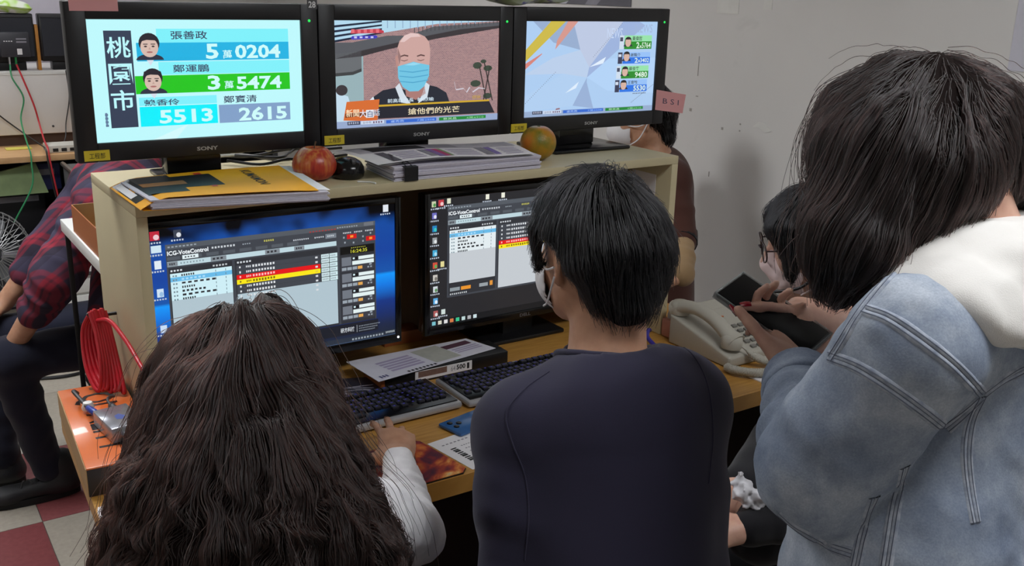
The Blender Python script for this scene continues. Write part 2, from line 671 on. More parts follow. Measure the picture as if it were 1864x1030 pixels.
p.text('萬', .605, .41, .65, .48, WN, 4, .01)
p.text('5474', .665, .40, .893, .515, WN, 4, .03)
p.text('5513', .287, .133, .54, .25, WN, 4, .03)
p.text('2615', .668, .122, .915, .243, WN, 4, .03)
for (u, v, s) in ((.265, .785, 1.0), (.27, .50, .95)):
    p.ell(u, v - .115 * s, .062, .05, E((44, 48, 66)), 3, t0=0, t1=math.pi)
    p.poly([(u - .016, v - .115 * s), (u + .016, v - .115 * s), (u, v - .16 * s)], E((214, 222, 236)), 4)
    p.ell(u, v + .022 * s, .047 * s, .085 * s, E((38, 34, 44)), 4)
    p.ell(u, v - .012 * s, .040 * s, .080 * s, E((214, 186, 174)), 5)
    p.poly([(u - .044, v + .03), (u - .038, v + .075), (u, v + .10), (u + .038, v + .075), (u + .044, v + .03), (u + .03, v + .045), (u - .01, v + .05), (u - .032, v + .04)], E((38, 34, 44)), 6)
    for sx_ in (-1, 1):
        p.rect(u + sx_ * .017 - .010, v + .012, u + sx_ * .017 + .010, v + .019, E((60, 50, 56)), 7)
        p.ell(u + sx_ * .017, v - .003, .007, .007, E((70, 56, 56)), 7)
    p.poly([(u - .005, v - .028), (u + .006, v - .028), (u + .001, v - .008)], E((190, 156, 146)), 7)
    p.ell(u, v - .05, .014, .007, E((170, 106, 104)), 7)
p.build('broadcast_picture', t1)
nt1 = MB().box(-.048, .044, TVY - .0075, TVY - .006, 1.609, 1.66).build('sticky_note', M_pink, t1)
n28 = Panel((.4465, TVY - .006, 1.617), (.024, 0, 0), (0, 0, .02), (0, -1, 0))
n28.rect(0, 0, 1, 1, mat('grey_label', (72, 72, 74), .5), 1)
n28.text('28', .15, .15, .85, .85, mat('label_white', (225, 225, 225), .5), 2, .02)
n28.build('number_label', t1)

# ---- television 2
t2, p = tv(1)
bx = TVX + TVS


def brick_nodes(nt, b):
    tc = N(nt, 'ShaderNodeTexCoord')
    mp = N(nt, 'ShaderNodeMapping')
    mp.inputs['Rotation'].default_value = (math.radians(90), 0, 0)
    mp.inputs['Scale'].default_value = (34, 34, 34)
    nt.links.new(tc.outputs['Object'], mp.inputs['Vector'])
    br = N(nt, 'ShaderNodeTexBrick')
    br.inputs['Color1'].default_value = col((140, 104, 108))
    br.inputs['Color2'].default_value = col((168, 126, 124))
    br.inputs['Mortar'].default_value = col((176, 156, 158))
    br.inputs['Scale'].default_value = 2.6
    br.inputs['Mortar Size'].default_value = 0.03
    nt.links.new(mp.outputs['Vector'], br.inputs['Vector'])
    b.inputs['Base Color'].default_value = (.01, .01, .01, 1)
    nt.links.new(br.outputs['Color'], b.inputs['Emission Color'])
    b.inputs['Emission Strength'].default_value = 1.0
    b.inputs['Roughness'].default_value = .35


M_brick = loop_mat('broadcast_brick', brick_nodes)
MB().box(bx, bx + TVW, TVY + .0005, TVY + .006, TVZ, TVZ + TVH).build('screen', E((150, 150, 170)), t2)
p.rect(0, 0, 1, 1, M_brick, 1)
p.poly([(0, 0), (.16, 0), (.16, .72), (0, .66)], E((150, 176, 182)), 2)
p.poly([(0, .82), (.33, .9), (.6, .97), (1, 1), (0, 1)], E((178, 216, 236)), 2)
for k in range(14):
    p.rect(.30 + k * .045, .93, .305 + k * .045, 1, E((140, 170, 200)), 3)
for k in range(4):
    p.poly([(0, .955 - k * .045), (.27, 1.0 - k * .035), (.27, .985 - k * .035), (0, .935 - k * .045)], E((24, 36, 60)), 3)
p.poly([(0, .80), (.1, .80), (.30, .86), (.42, .86), (.58, .945), (.78, .965), (1, .99), (1, .955), (.75, .92), (.55, .86), (.3, .775), (.14, .72), (0, .69)], E((86, 88, 94)), 4)
p.poly([(0, .69), (.14, .72), (.3, .775), (.55, .86), (.75, .92), (1, .955), (1, .93), (.6, .83), (.3, .73), (.15, .67), (0, .65)], E((54, 48, 52)), 4)
for k in range(22):
    u = .46 + k * .025
    p.rect(u, .885 + k * .0042, u + .004, .935 + k * .0032, E((60, 60, 66)), 5)
p.poly([(0, .70), (.15, .72), (.15, .56), (.1, .53), (0, .52)], E((104, 108, 112)), 4)
p.poly([(0, .52), (.1, .53), (.15, .56), (.15, .53), (.1, .50), (0, .49)], E((62, 64, 66)), 5)
p.poly([(0, .0), (.12, .0), (.07, .30), (0, .35)], E((196, 220, 236)), 3)
p.ell(.035, .36, .033, .05, E((58, 52, 56)), 4)
# plant and graffiti
for (u, v, a, b_) in ((.86, .56, .03, .035), (.93, .53, .03, .03), (.90, .6, .02, .02), (.85, .38, .035, .035), (.93, .25, .03, .03)):
    p.ell(u, v, a, b_, E((58, 70, 58)), 4, 9)
for (u0, v0, u1, v1) in ((.9, .2, .94, .55), (.92, .2, .87, .55), (.96, .2, .9, .6)):
    p.poly([(u0, v0), (u0 + .008, v0), (u1 + .008, v1), (u1, v1)], E((58, 50, 50)), 4)
gpts = [(.71, .41), (.72, .33), (.77, .34), (.79, .30), (.81, .35), (.83, .30), (.87, .34), (.91, .33)]
for (a, b_) in zip(gpts[:-1], gpts[1:]):
    p.poly([a, (a[0] + .004, a[1] - .012), (b_[0] + .004, b_[1] - .012), b_], E((206, 200, 210)), 4)
# masked man (generic): vest, shirt, head, mask
p.poly([(.16, .12), (.20, .27), (.27, .345), (.36, .37), (.42, .33), (.50, .33), (.55, .38), (.60, .36), (.66, .30), (.70, .12)], E((34, 38, 50)), 5)
p.poly([(.15, .12), (.18, .24), (.215, .29), (.23, .20), (.22, .12)], E((218, 230, 240)), 6)
p.poly([(.345, .37), (.37, .41), (.40, .30), (.44, .20), (.38, .22)], E((212, 222, 232)), 6)
p.poly([(.53, .41), (.555, .38), (.54, .26), (.48, .2), (.51, .30)], E((212, 222, 232)), 6)
SK = E((204, 164, 158))
head = [(.362, .66), (.358, .74), (.372, .81), (.40, .86), (.44, .885), (.485, .88), (.525, .85), (.55, .80), (.558, .72), (.556, .64), (.548, .52), (.53, .42), (.49, .35), (.45, .33), (.41, .36), (.38, .44), (.368, .55)]
p.poly([(.40, .42), (.52, .42), (.53, .30), (.47, .24), (.41, .28)], E((170, 122, 116)), 6)
p.poly([(.346, .66), (.362, .68), (.366, .55), (.352, .57)], E((186, 140, 132)), 7)
p.poly(head, SK, 8)
p.poly([(.375, .80), (.40, .86), (.44, .884), (.48, .88), (.50, .85), (.44, .845), (.40, .80)], E((226, 196, 194)), 9)
p.poly([(.36, .75), (.362, .66), (.37, .58), (.38, .66)], E((150, 116, 114)), 9)
for u in (.40, .50):
    p.poly([(u - .025, .668), (u, .682), (u + .025, .672), (u + .022, .66), (u, .668), (u - .022, .657)], E((96, 68, 66)), 9)
    p.poly([(u - .022, .632), (u, .624), (u + .022, .634), (u + .02, .627), (u, .616), (u - .02, .625)], E((120, 84, 80)), 9)
p.poly([(.36, .57), (.43, .60), (.455, .612), (.48, .60), (.552, .575), (.55, .47), (.52, .37), (.485, .325), (.43, .325), (.39, .37), (.362, .46)], E((112, 196, 226)), 10)
for v in (.53, .48, .43):
    p.poly([(.37, v), (.45, v - .015), (.545, v + .005), (.545, v - .004), (.45, v - .025), (.37, v - .008)], E((78, 164, 204)), 11)
p.poly([(.40, .58), (.455, .605), (.5, .59), (.455, .575)], E((150, 216, 240)), 11)
# captions
p.poly([(.24, .075), (.98, .073), (.94, .20), (.245, .195)], E((34, 34, 44)), 12)
p.poly([(.245, .19), (.94, .195), (.945, .212), (.245, .208)], E((206, 166, 44)), 13)
p.poly([(.06, .25), (.25, .262), (.235, .05), (.04, .075)], E((214, 108, 48)), 12)
p.poly([(.05, .14), (.24, .15), (.235, .12), (.05, .10)], E((120, 60, 30)), 13)
p.text('新聞', .055, .105, .13, .178, E((250, 226, 190)), 15, .008)
p.rect(.17, .09, .215, .165, E((228, 232, 240)), 14)
p.text('大', .132, .095, .172, .17, E((230, 232, 244)), 15, .008)
p.text('白', .178, .095, .208, .158, E((60, 74, 120)), 16, .008)
p.text('話', .215, .105, .25, .17, E((190, 214, 234)), 15, .008)
p.text('前高雄市長', .297, .222, .455, .262, E((214, 232, 244)), 15, .008)
p.text('韓國瑜', .478, .225, .58, .262, E((214, 232, 244)), 15, .008)
p.text('搶他們的光芒', .42, .098, .745, .162, E((240, 226, 190)), 15, .008)
p.text('國民', .83, .225, .885, .258, E((196, 160, 50)), 14, .008)
p.rect(0, 0, 1, .065, E((150, 168, 204)), 12)


def ticker(p):
    p.rect(.062, .028, .135, .062, E((58, 62, 84)), 13)
    p.dashes(.068, .036, .13, .056, 5, E((170, 176, 196)), 15)
    p.rect(.14, .028, .275, .06, E((206, 218, 238)), 13)
    p.text('台中市', .15, .033, .2, .056, E((80, 90, 120)), 15)
    p.dashes(.21, .033, .27, .053, 4, E((110, 90, 120)), 15)
    p.rect(.288, .024, .596, .056, E((52, 104, 206)), 13)
    p.text('盧秀燕', .315, .03, .395, .052, E((176, 206, 250)), 15)
    p.text('7萬2508', .475, .029, .585, .05, E((150, 190, 250)), 15)
    p.rect(.614, .022, .92, .054, E((30, 134, 54)), 13)
    p.text('蔡其昌', .64, .027, .725, .049, E((190, 232, 196)), 15)
    p.text('4萬6910', .79, .026, .905, .047, E((150, 220, 160)), 15)


ticker(p)
p.poly([(.09, .88), (.095, .915), (.25, .925), (.28, .905), (.28, .885)], E((196, 62, 78)), 8)
p.dashes(.095, .885, .27, .92, 5, E((228, 110, 120)), 9, .5)
p.poly([(.10, .825), (.235, .835), (.245, .85), (.235, .865), (.10, .858), (.09, .84)], E((66, 62, 186)), 8)
p.dashes(.11, .836, .235, .855, 4, E((200, 200, 240)), 9, .5)
p.build('broadcast_picture', t2)

# ---- television 3
t3, p = tv(2)
bx = TVX + 2 * TVS
MB().box(bx, bx + TVW, TVY + .0005, TVY + .006, TVZ, TVZ + TVH).build('screen', E((178, 204, 238)), t3)
p.rect(0, 0, 1, 1, E((172, 204, 240)), 1)
p.poly([(0, .22), (.28, .45), (.46, .402), (.36, .1), (0, .06)], E((176, 206, 240)), 2)
p.poly([(.46, .402), (.36, .1), (.52, .06), (.46, .35)], E((152, 176, 214)), 2)
p.poly([(.05, 1), (.34, 1), (.40, .70), (.20, .78)], E((150, 172, 206)), 2)
p.poly([(.40, .70), (.34, 1), (.72, 1), (.474, .513)], E((188, 200, 226)), 2)
p.poly([(.40, .70), (.20, .62), (0, .45), (.28, .45), (.46, .402), (.474, .513)], E((186, 206, 234)), 2)
p.poly([(.72, 1), (.474, .513), (.46, .402), (.62, .6), (.9, .96), (.85, 1)], E((156, 178, 220)), 2)
p.poly([(.46, .402), (.62, .25), (1, .2), (1, .6), (.62, .6)], E((178, 210, 246)), 2)
p.poly([(.177, 1.0), (.285, 1.0), (.0, .578), (0, .70)], E((204, 184, 70)), 3)
p.poly([(.30, 1.0), (.375, 1.0), (.214, .707), (.225, .80)], E((212, 150, 140)), 3)
p.poly([(0, .56), (.12, .67), (.12, .66), (0, .50)], E((214, 130, 120)), 3)
p.poly([(.474, .513), (.60, .62), (.58, .55)], E((226, 238, 252)), 3)
p.poly([(.30, .24), (.40, .36), (.38, .29)], E((222, 236, 252)), 3)
for k in range(22):
    for (u0, v0, u1, v1) in ((.0, .13, .23, .48), (.50, .62, .72, .99), (.82, .1, 1.0, .3)):
        u, v = u0 + (u1 - u0) * k / 22, v0 + (v1 - v0) * k / 22
        p.rect(u, v, u + .004, v + .008, E((110, 120, 140)), 4)
p.text('NEWS', .60, .82, .72, .93, E((200, 216, 244)), 4)
p.text('NEWS', .82, .88, .96, .97, E((160, 180, 214)), 4)
GR, LGR, BL, LBL = E((40, 138, 40)), E((150, 226, 170)), E((44, 116, 226)), E((150, 192, 246))
rows = [(.85, .70, LGR, GR, '黃偉哲', '2', '5764'), (.665, .54, LBL, BL, '謝龍介', '2', '3402'),
        (.515, .375, LGR, GR, '蘇俊賓', '', '9480'), (.36, .225, LBL, BL, '王育敏', '', '5530')]
for k, (v1, v0, la, da, nm, n1, n2) in enumerate(rows):
    vm = v0 + (v1 - v0) * .56
    s = -.006 * k
    p.rect(.70 + s, v0, .735 + s, v1, E((56, 58, 84)) if k % 2 else E((206, 220, 236)), 5)
    p.dashes(.703 + s, v0 + (v1 - v0) * .55, .732 + s, v1 - .02, 1, E((210, 220, 236)) if k % 2 else E((70, 74, 96)), 7, .8)
    p.rect(.738 + s, v0, .96 + s, v1, la, 5)
    p.rect(.738 + s, v0, .96 + s, vm, da, 6)
    p.ell(.768 + s, v0 + .03, .035, .035, E((44, 46, 60)), 7, t0=0, t1=math.pi)
    p.ell(.768 + s, v0 + .075, .023, .05, E((214, 178, 162)), 8)
    p.ell(.768 + s, v0 + .105, .024, .03, E((36, 32, 36)), 9, t0=0, t1=math.pi)
    p.ell(.768 + s, v0 + .09, .026, .045, E((36, 32, 36)), 7.5)
    p.text(nm, .80 + s, vm + .008, .88 + s, v1 - .01, E((52, 60, 60)), 8, .01)
    if n1:
        p.text(n1, .835 + s, v0 + .008, .86 + s, vm - .008, E((226, 244, 230)), 8, .02)
        p.text('萬', .863 + s, v0 + .01, .878 + s, v0 + .04, E((226, 244, 230)), 8, .01)
        p.text(n2, .88 + s, v0 + .01, .952 + s, vm - .012, E((226, 244, 230)), 8, .01)
    else:
        p.text(n2, .85 + s, v0 + .008, .95 + s, vm - .008, E((226, 244, 230)), 8, .02)
p.dashes(.83, .198, .94, .21, 8, E((90, 100, 120)), 6)
p.rect(0, 0, 1, .06, E((150, 172, 206)), 4)
ticker(p)
p.poly([(.23, .062), (.265, .07), (.26, .085), (.235, .08)], E((150, 110, 120)), 14)
p.build('broadcast_picture', t3)
nn = MB().prism([(1.499, 1.405), (1.614, 1.387), (1.606, 1.333), (1.498, 1.348)], (0, TVY - .0075, 0), (1, 0, 0), (0, 0, 1), (0, 1, 0), .0012).build('sticky_note', M_pink, t3)
q = Panel((1.525, TVY - .0077, 1.365), (.062, 0, -.008), (0, 0, .015), (0, -1, 0))
q.text('B S I', 0, 0, 1, 1, mat('pen_ink', (70, 64, 90), .6), 1)
q.build('note_lettering', nn)

# ================================================================== desktop monitors in the hutch
MY, MW, MH, MZ = .165, .598, .338, .824


def wallpaper(nt, b):
    tc = N(nt, 'ShaderNodeTexCoord')
    sx = N(nt, 'ShaderNodeSeparateXYZ')
    nt.links.new(tc.outputs['UV'], sx.inputs[0])
    # vertical gradient with a cyan beam
    g = ramp(nt, [(0.0, (26, 34, 48)), (0.10, (28, 38, 70)), (0.28, (18, 52, 130)), (0.40, (14, 120, 226)), (0.48, (16, 150, 250)), (0.5, (20, 84, 170)), (0.66, (18, 66, 158)), (0.9, (22, 76, 160)), (1.0, (16, 44, 96))], sx.outputs['Y'])
    nz = N(nt, 'ShaderNodeTexNoise')
    mp = N(nt, 'ShaderNodeMapping')
    mp.inputs['Scale'].default_value = (3.2, 1.6, 1)
    mp.inputs['Rotation'].default_value = (0, 0, math.radians(-38))
    nt.links.new(tc.outputs['UV'], mp.inputs['Vector'])
    nt.links.new(mp.outputs['Vector'], nz.inputs['Vector'])
    nz.inputs['Scale'].default_value = 2.2
    nz.inputs['Detail'].default_value = 1
    d = ramp(nt, [(0.42, (20, 20, 24)), (0.58, (255, 255, 255))], nz.outputs['Fac'])
    top = ramp(nt, [(0.84, (0, 0, 0)), (0.95, (255, 255, 255))], sx.outputs['Y'])
    mu = N(nt, 'ShaderNodeMix', data_type='RGBA', blend_type='MULTIPLY')
    nt.links.new(top, mu.inputs['Factor'])
    nt.links.new(g, mu.inputs['A'])
    nt.links.new(d, mu.inputs['B'])
    b.inputs['Base Color'].default_value = (.01, .01, .01, 1)
    nt.links.new(mu.outputs['Result'], b.inputs['Emission Color'])
    b.inputs['Emission Strength'].default_value = 1
    b.inputs['Roughness'].default_value = .3


def monitor(x0, label, maker):
    t = thing('computer_monitor', label, 'monitor', (x0 + MW / 2, MY + .06, ZD), 'monitors in the hutch')
    y = MY
    bz, bb = .016, .022
    f = MB()
    f.box(x0 - bz, x0, y - .004, y + .02, MZ - bb, MZ + MH + bz, .002)
    f.box(x0 + MW, x0 + MW + bz, y - .004, y + .02, MZ - bb, MZ + MH + bz, .002)
    f.box(x0 - .001, x0 + MW + .001, y - .004, y + .02, MZ - bb, MZ, .002)
    f.box(x0 - .001, x0 + MW + .001, y - .004, y + .02, MZ + MH, MZ + MH + bz, .002)
    f.build('bezel', M_gloss, t)
    k = MB()
    k.box(x0 - bz + .003, x0 + MW + bz - .003, y + .008, y + .04, MZ - bb + .003, MZ + MH + bz - .003, .004)
    k.build('back_shell', M_black, t)
    xc = x0 + MW / 2
    MB().box(xc - .05, xc + .05, y + .03, y + .065, ZD + .01, MZ + .12, .004).build('neck', M_black, t)
    MB().box(xc - .13, xc + .13, y - .015, y + .14, ZD, ZD + .012, .004).build('base', M_black, t)
    lg = Panel((xc - .018, y - .004, MZ - .0165), (.036, 0, 0), (0, 0, .009), (0, -1, 0))
    lg.text(maker, 0, 0, 1, 1, mat('dark_logo', (96, 96, 100), 0.4), 1, .03)
    lg.build('maker_logo', t)
    p = Panel((x0, y, MZ), (MW, 0, 0), (0, 0, MH), (0, -1, 0))
    return t, p


G1, G2, G3, G4 = E((64, 68, 76)), E((84, 90, 98)), E((46, 48, 54)), E((150, 160, 170))
PALE, WHT, LST = E((176, 196, 206)), E((214, 240, 246)), E((206, 238, 246))


def app(p, u0, v0, u1, v1, pale, lst, wide=True):
    """the vote control window; coordinates inside the window measured on a 0..1 frame."""
    def X(a):
        return u0 + (u1 - u0) * a

    def Yv(a):
        return v0 + (v1 - v0) * a

    def R(a, b, c, d, m, k=3):
        p.rect(X(a), Yv(b), X(c), Yv(d), m, k)

    def T(s, a, b, c, d, m, k=6, bold=0.0):
        p.text(s, X(a), Yv(b), X(c), Yv(d), m, k, bold)

    def D(a, b, c, d, n, m, k=6, duty=.6):
        p.dashes(X(a), Yv(b), X(c), Yv(d), n, m, k, duty)
    R(0, 0, 1, 1, G1, 2)
    R(0, .955, 1, 1, G2)
    D(.01, .968, .14, .982, 8, G4)
    T('ICG-VoteControl', .006, .90, .185, .94, E((240, 246, 250)), 6, .03)
    D(.20, .915, .31, .935, 8, E((200, 206, 212)))
    D(.34, .918, .38, .93, 4, G4)
    D(.44, .92, .49, .94, 5, E((190, 186, 90)))
    R(.07, .855, .14, .89, E((226, 240, 244)))
    D(.08, .865, .13, .878, 4, G3)
    for k in range(8):
        R(.005 + k * .075 + (.02 if k else 0), .857, .06 + k * .075 + (.02 if k else 0), .887, G2, 2.5)
    R(.003, .80, .795, .845, E((190, 214, 222)))
    for (a, b_) in ((.0, .045), (.19, .26), (.44, .51), (.58, .63)):
        R(a + .003, .802, b_ + .003, .843, E((130, 138, 146)), 4)
        D(a + .012, .812, b_ - .006, .832, 3, G3)
    D(.06, .815, .17, .83, 8, E((130, 150, 160)), 6, .4)
    # left list
    R(.008, .02, .288, .785, G3)
    D(.015, .75, .07, .768, 4, E((214, 220, 226)))
    D(.2, .75, .27, .768, 5, E((190, 196, 200)))
    R(.012, .16 if not wide else .03, .285, .735, pale, 4)
    R(.012, .49, .285, .735, lst, 5)
    R(.012, .66, .285, .70, E((104, 186, 232)), 5.5)
    for k in range(7):
        v = .703 - k * .036
        D(.022, v, .045, v + .016, 2, E((120, 140, 150)), 7)
        D(.06, v, .12 + .05 * ((k * 7) % 3), v + .02, 6 + (k * 3) % 3, G3 if k != 1 else E((170, 220, 250)), 7)
        R(.21, v, .213, v + .02, E((110, 130, 140)), 7)
        R(.255, v, .258, v + .02, E((110, 130, 140)), 7)
    # right list
    R(.30, .0 if wide else .02, .80, .785, G3)
    D(.31, .75, .38, .768, 5, E((206, 212, 218)))
    nr = 8 if wide else 6
    rh = .0455
    top = .735
    ired = 2 if wide else 4
    for k in range(nr if wide else 6):
        v = top - (k + 1) * rh
        m = G1
        tx = E((222, 226, 230))
        if k == ired:
            m, tx = E((228, 18, 22)), E((255, 190, 190))
        if k == ired + 1:
            m, tx = E((250, 230, 20)), E((120, 104, 20))
        R(.305, v, .71, v + rh - .002, m, 4)
        D(.318, v + .012, .33, v + .032, 1, tx, 7)
        D(.35, v + .012, .375, v + .032, 3, tx, 7)
        D(.38, v + .01, .49, v + .034, 8, tx, 7)
        R(.685, v + .012, .697, v + .03, E((214, 218, 222)) if k != ired + 1 else E((224, 206, 60)), 7)
        if wide and k < 6:
            R(.715, v + .003, .755, v + rh - .003, E((204, 226, 230)), 5)
            R(.758, v + .003, .798, v + rh - .003, E((206, 232, 236)), 5)
            D(.72, v + .014, .752, v + .03, 4, G4, 7)
            D(.762, v + .014, .79, v + .03, 4, G4, 7)
    R(.305, .02, .795, top - (6 if not wide else 6) * rh, pale, 4.5 if not wide else 6)
    # right column
    R(.81, .0, .995, .78, G3)
    R(.814, .70, .992, .775, E((8, 8, 8)), 5)
    T('16:24:35', .868, .708, .955, .742, E((206, 206, 60)), 7, .01)
    D(.87, .752, .95, .764, 8, E((150, 150, 60)), 7)
    for k, (a, b_) in enumerate(((.855, .85), (.955, .81))):
        R(a - .005, b_, a + .045, b_ + .045, E((206, 24, 26)), 5)
        R(a + .012, b_ + .012, a + .028, b_ + .034, E((252, 150, 50)), 6)
    for (a, b_) in ((.83, .86), (.93, .85), (.97, .875), (.835, .81), (.88, .80), (.93, .805)):
        R(a, b_, a + .008, b_ + .018, G4, 5)
    for k in range(3):
        D(.83 + k * .058, .905, .875 + k * .058, .92, 5, E((200, 204, 210)))
    D(.80, .965, .91, .978, 9, G4)
    D(.66, .955, .8, .968, 9, E((160, 60, 60)))
    R(.94, .96, .99, .995, E((110, 114, 122)), 5)
    D(.58, .895, .66, .91, 8, E((190, 196, 204)))
    D(.685, .895, .735, .91, 5, E((190, 196, 204)))
    R(.74, .88, .795, .925, E((120, 128, 138)), 5)
    D(.75, .895, .785, .91, 4, E((206, 214, 220)), 7)
    for k in range(4):
        b_ = .575 - k * .165
        R(.816, b_ - .05, .99, b_ + .10, E((58, 60, 68)), 4)
        R(.82, b_ + .01, .87, b_ + .095, E((112, 118, 128)), 5)
        R(.872, b_ + .06, .906, b_ + .092, E((22, 22, 26)), 5)
        R(.878, b_ + .068, .888, b_ + .085, WHT, 6)
        R(.908, b_ + .06, .99, b_ + .092, E((226, 240, 240)), 5)
        R(.875, b_ + .012, .99, b_ + .05, E((226, 240, 240)), 5)
        for j, m in enumerate((G4, G4, G4, E((226, 166, 84)))):
            R(.82 + j * .028, b_ - .036, .844 + j * .028, b_ - .006, m, 5)
        R(.965, b_ - .01, .978, b_ + .008, G4, 5)
        D(.955, b_ - .036, .985, b_ - .02, 2, G4, 5)


# ---- left monitor
m1, p = monitor(.046, 'left computer monitor in the hutch showing a vote control window on blue', 'DELL')
sc1 = MB()
sc1.add([(.046, MY + .0002, MZ), (.046 + MW, MY + .0002, MZ), (.046 + MW, MY + .0002, MZ + MH), (.046, MY + .0002, MZ + MH)], [(0, 1, 2, 3)])
so = sc1.build('screen', loop_mat('blue_wallpaper', wallpaper), m1, 0)
set_uv(so, lambda c: ((c.x - .046) / MW, (c.z - MZ) / MH))
app(p, .077, .15, .912, .89, PALE, LST, True)
p.rect(0, 0, 1, .04, E((40, 48, 62)), 2)
p.rect(0, .0, 1, .004, E((70, 90, 120)), 3)
for k in range(11):
    p.rect(.80 + k * .0135, .012, .808 + k * .0135, .026, E((150, 160, 168)), 4)
p.dashes(.955, .018, .998, .034, 6, E((170, 178, 182)), 4)
p.rect(.66, .06, .92, .145, E((26, 28, 38)), 2)
p.rect(.08, .04, .66, .15, E((26, 28, 38)), 1.5)
p.text('研方科技', .75, .082, .812, .118, E((226, 232, 238)), 4, .01)
p.rect(.822, .07, .824, .125, E((170, 176, 184)), 4)
for k in range(3):
    p.dashes(.832, .108 - k * .018, .93 - k * .012, .117 - k * .018, 14, E((130, 138, 148)), 4)


def icon(p, u, v, m, w=.016, h=.03, m2=None):
    p.rect(u - w, v - h, u + w, v + h, m, 3)
    if m2 is not None:
        p.ell(u + .3 * w, v - .3 * h, w * .6, h * .6, m2, 4)
    p.dashes(u - .024, v - h - .022, u + .024, v - h - .01, 5, E((190, 200, 214)), 3)


icon(p, .043, .955, E((188, 40, 60)), .017, .03, E((236, 200, 206)))
icon(p, .124, .955, E((60, 66, 80)), .014, .026, E((220, 224, 230)))
icon(p, .045, .868, E((206, 228, 240)), .018, .024)
icon(p, .047, .764, E((226, 236, 244)), .012, .028)
icon(p, .048, .576, E((206, 226, 244)), .012, .028, E((150, 190, 226)))
icon(p, .96, .972, E((226, 232, 240)), .012, .026)
icon(p, .05, .33, E((200, 220, 244)), .012, .026)
p.build('desktop_picture', m1)
MB().lathe([(.003, 0), (.003, .0008), (0, .001)], (.046 + MW + .006, MY - .004, MZ - .008), 12, (0, -1, 0)).build('power_light', emi((255, 255, 255), 2.0), m1)

# ---- right monitor
m2, p = monitor(.743, 'right computer monitor in the hutch showing a vote control window on charcoal', 'DELL')
sc2 = MB().add([(.743, MY + .0002, MZ), (.743 + MW, MY + .0002, MZ), (.743 + MW, MY + .0002, MZ + MH), (.743, MY + .0002, MZ + MH)], [(0, 1, 2, 3)])
sc2.build('screen', emi((38, 38, 42)), m2, 0)
app(p, .086, .215, .95, .935, E((196, 202, 208)), E((226, 236, 240)), False)
for (u, m) in ((.156, E((232, 148, 46))), (.10, E((140, 150, 156))), (.25, E((150, 158, 164)))):
    p.rect(u, .262, u + (.05 if u < .2 else .045), .29, m, 8)
p.rect(.305, .262, .32, .30, E((226, 150, 60)), 8)
p.dashes(.1, .232, .19, .245, 9, E((190, 196, 200)), 8)
icon(p, .011 + .008, .962, E((200, 206, 170)), .01, .022, E((80, 150, 80)))
icon(p, .054, .966, E((196, 60, 70)), .013, .024, E((240, 200, 200)))
icon(p, .092, .975, E((220, 224, 200)), .009, .02)
icon(p, .285, .975, E((236, 236, 220)), .009, .02)
icon(p, .366, .975, E((236, 236, 220)), .009, .02)
for k, (v, a, b_) in enumerate(((.873, (110, 110, 190), (226, 226, 240)), (.774, (40, 130, 190), (60, 200, 190)), (.682, (150, 156, 160), (226, 230, 232)), (.585, (70, 170, 214), (170, 220, 240)),
                               (.488, (206, 80, 60), (90, 170, 90)), (.39, (200, 196, 190), (120, 116, 110)), (.298, (206, 214, 220), (90, 140, 90)), (.204, (90, 170, 226), (230, 240, 250)), (.102, (170, 90, 90), (220, 220, 220)))):
    icon(p, .022 + .001 * k, v, E(a), .011, .024, E(b_))
icon(p, .068, .108, E((206, 220, 216)), .01, .02)
icon(p, .062, .491, E((226, 216, 150)), .009, .022)
p.rect(0, 0, 1, .05, E((22, 24, 28)), 2)
for k, c in enumerate(((120, 190, 200), (206, 206, 190), (220, 220, 220), (210, 120, 70), (60, 190, 140), (190, 214, 214), (170, 172, 176), (200, 220, 224))):
    p.rect(.012 + k * .03, .01, .03 + k * .03, .04, E(c), 3)
p.build('desktop_picture', m2)

# ================================================================== things on top of the hutch
M_folder = mat('yellow_film', (244, 172, 24), 0.5, var=0.04, spec=.25)
fo = thing('document_folder', 'bright yellow plastic folder stuffed with papers at the left end of the hutch', 'folder', (.17, .04, HT))
FB = [(-.01, .165), (.0, -.045), (.345, -.112), (.375, .188)]


def sheet_stack(mb, q, z0, z1, n=5, jit=.003, inset=0.0):
    c = np.mean(q, 0)
    for i in range(n):
        a, b = z0 + (z1 - z0) * i / n, z0 + (z1 - z0) * (i + .86) / n
        off = rng.uniform(-jit, jit, 2)
        qq = [V3(p) + (c - V3(p)) * inset + off for p in q]
        vs = [(p[0], p[1], a) for p in qq] + [(p[0], p[1], b) for p in qq]
        mb.add(vs, [(3, 2, 1, 0), (4, 5, 6, 7), (0, 1, 5, 4), (1, 2, 6, 5), (2, 3, 7, 6), (3, 0, 4, 7)])


sk = MB()
sheet_stack(sk, [(.012, .155), (.02, -.047), (.352, -.118), (.385, .18)], HT + .001, HT + .0215, 6, .003)
sk.build('paper_stack', M_paperlav, fo)
cv = MB()
gx, gy = 14, 8
vs, fs = [], []
for j in range(gy + 1):
    for i in range(gx + 1):
        u, v = i / gx, j / gy
        a = V3(FB[1]) * (1 - u) + V3(FB[2]) * u
        b = V3(FB[0]) * (1 - u) + V3(FB[3]) * u
        P = a * (1 - v) + b * v
        if u > .97:
            P = P
        z = HT + .0235 + .003 * math.sin(u * 3.1) - .02 * max(0, .1 - u) / .1 * (1 - v * .3)
        vs.append((P[0] if u < .9 else P[0] - .012, P[1], z))
for j in range(gy):
    for i in range(gx):
        k = j * (gx + 1) + i
        fs.append((k, k + 1, k + gx + 2, k + gx + 1))
nv = len(vs)
vs2 = [(x, y, z - .0008) for x, y, z in vs]
cv.add(vs + vs2, fs + [tuple(i + nv for i in f[::-1]) for f in fs])
cv.build('cover', M_folder, fo)
un = MB()
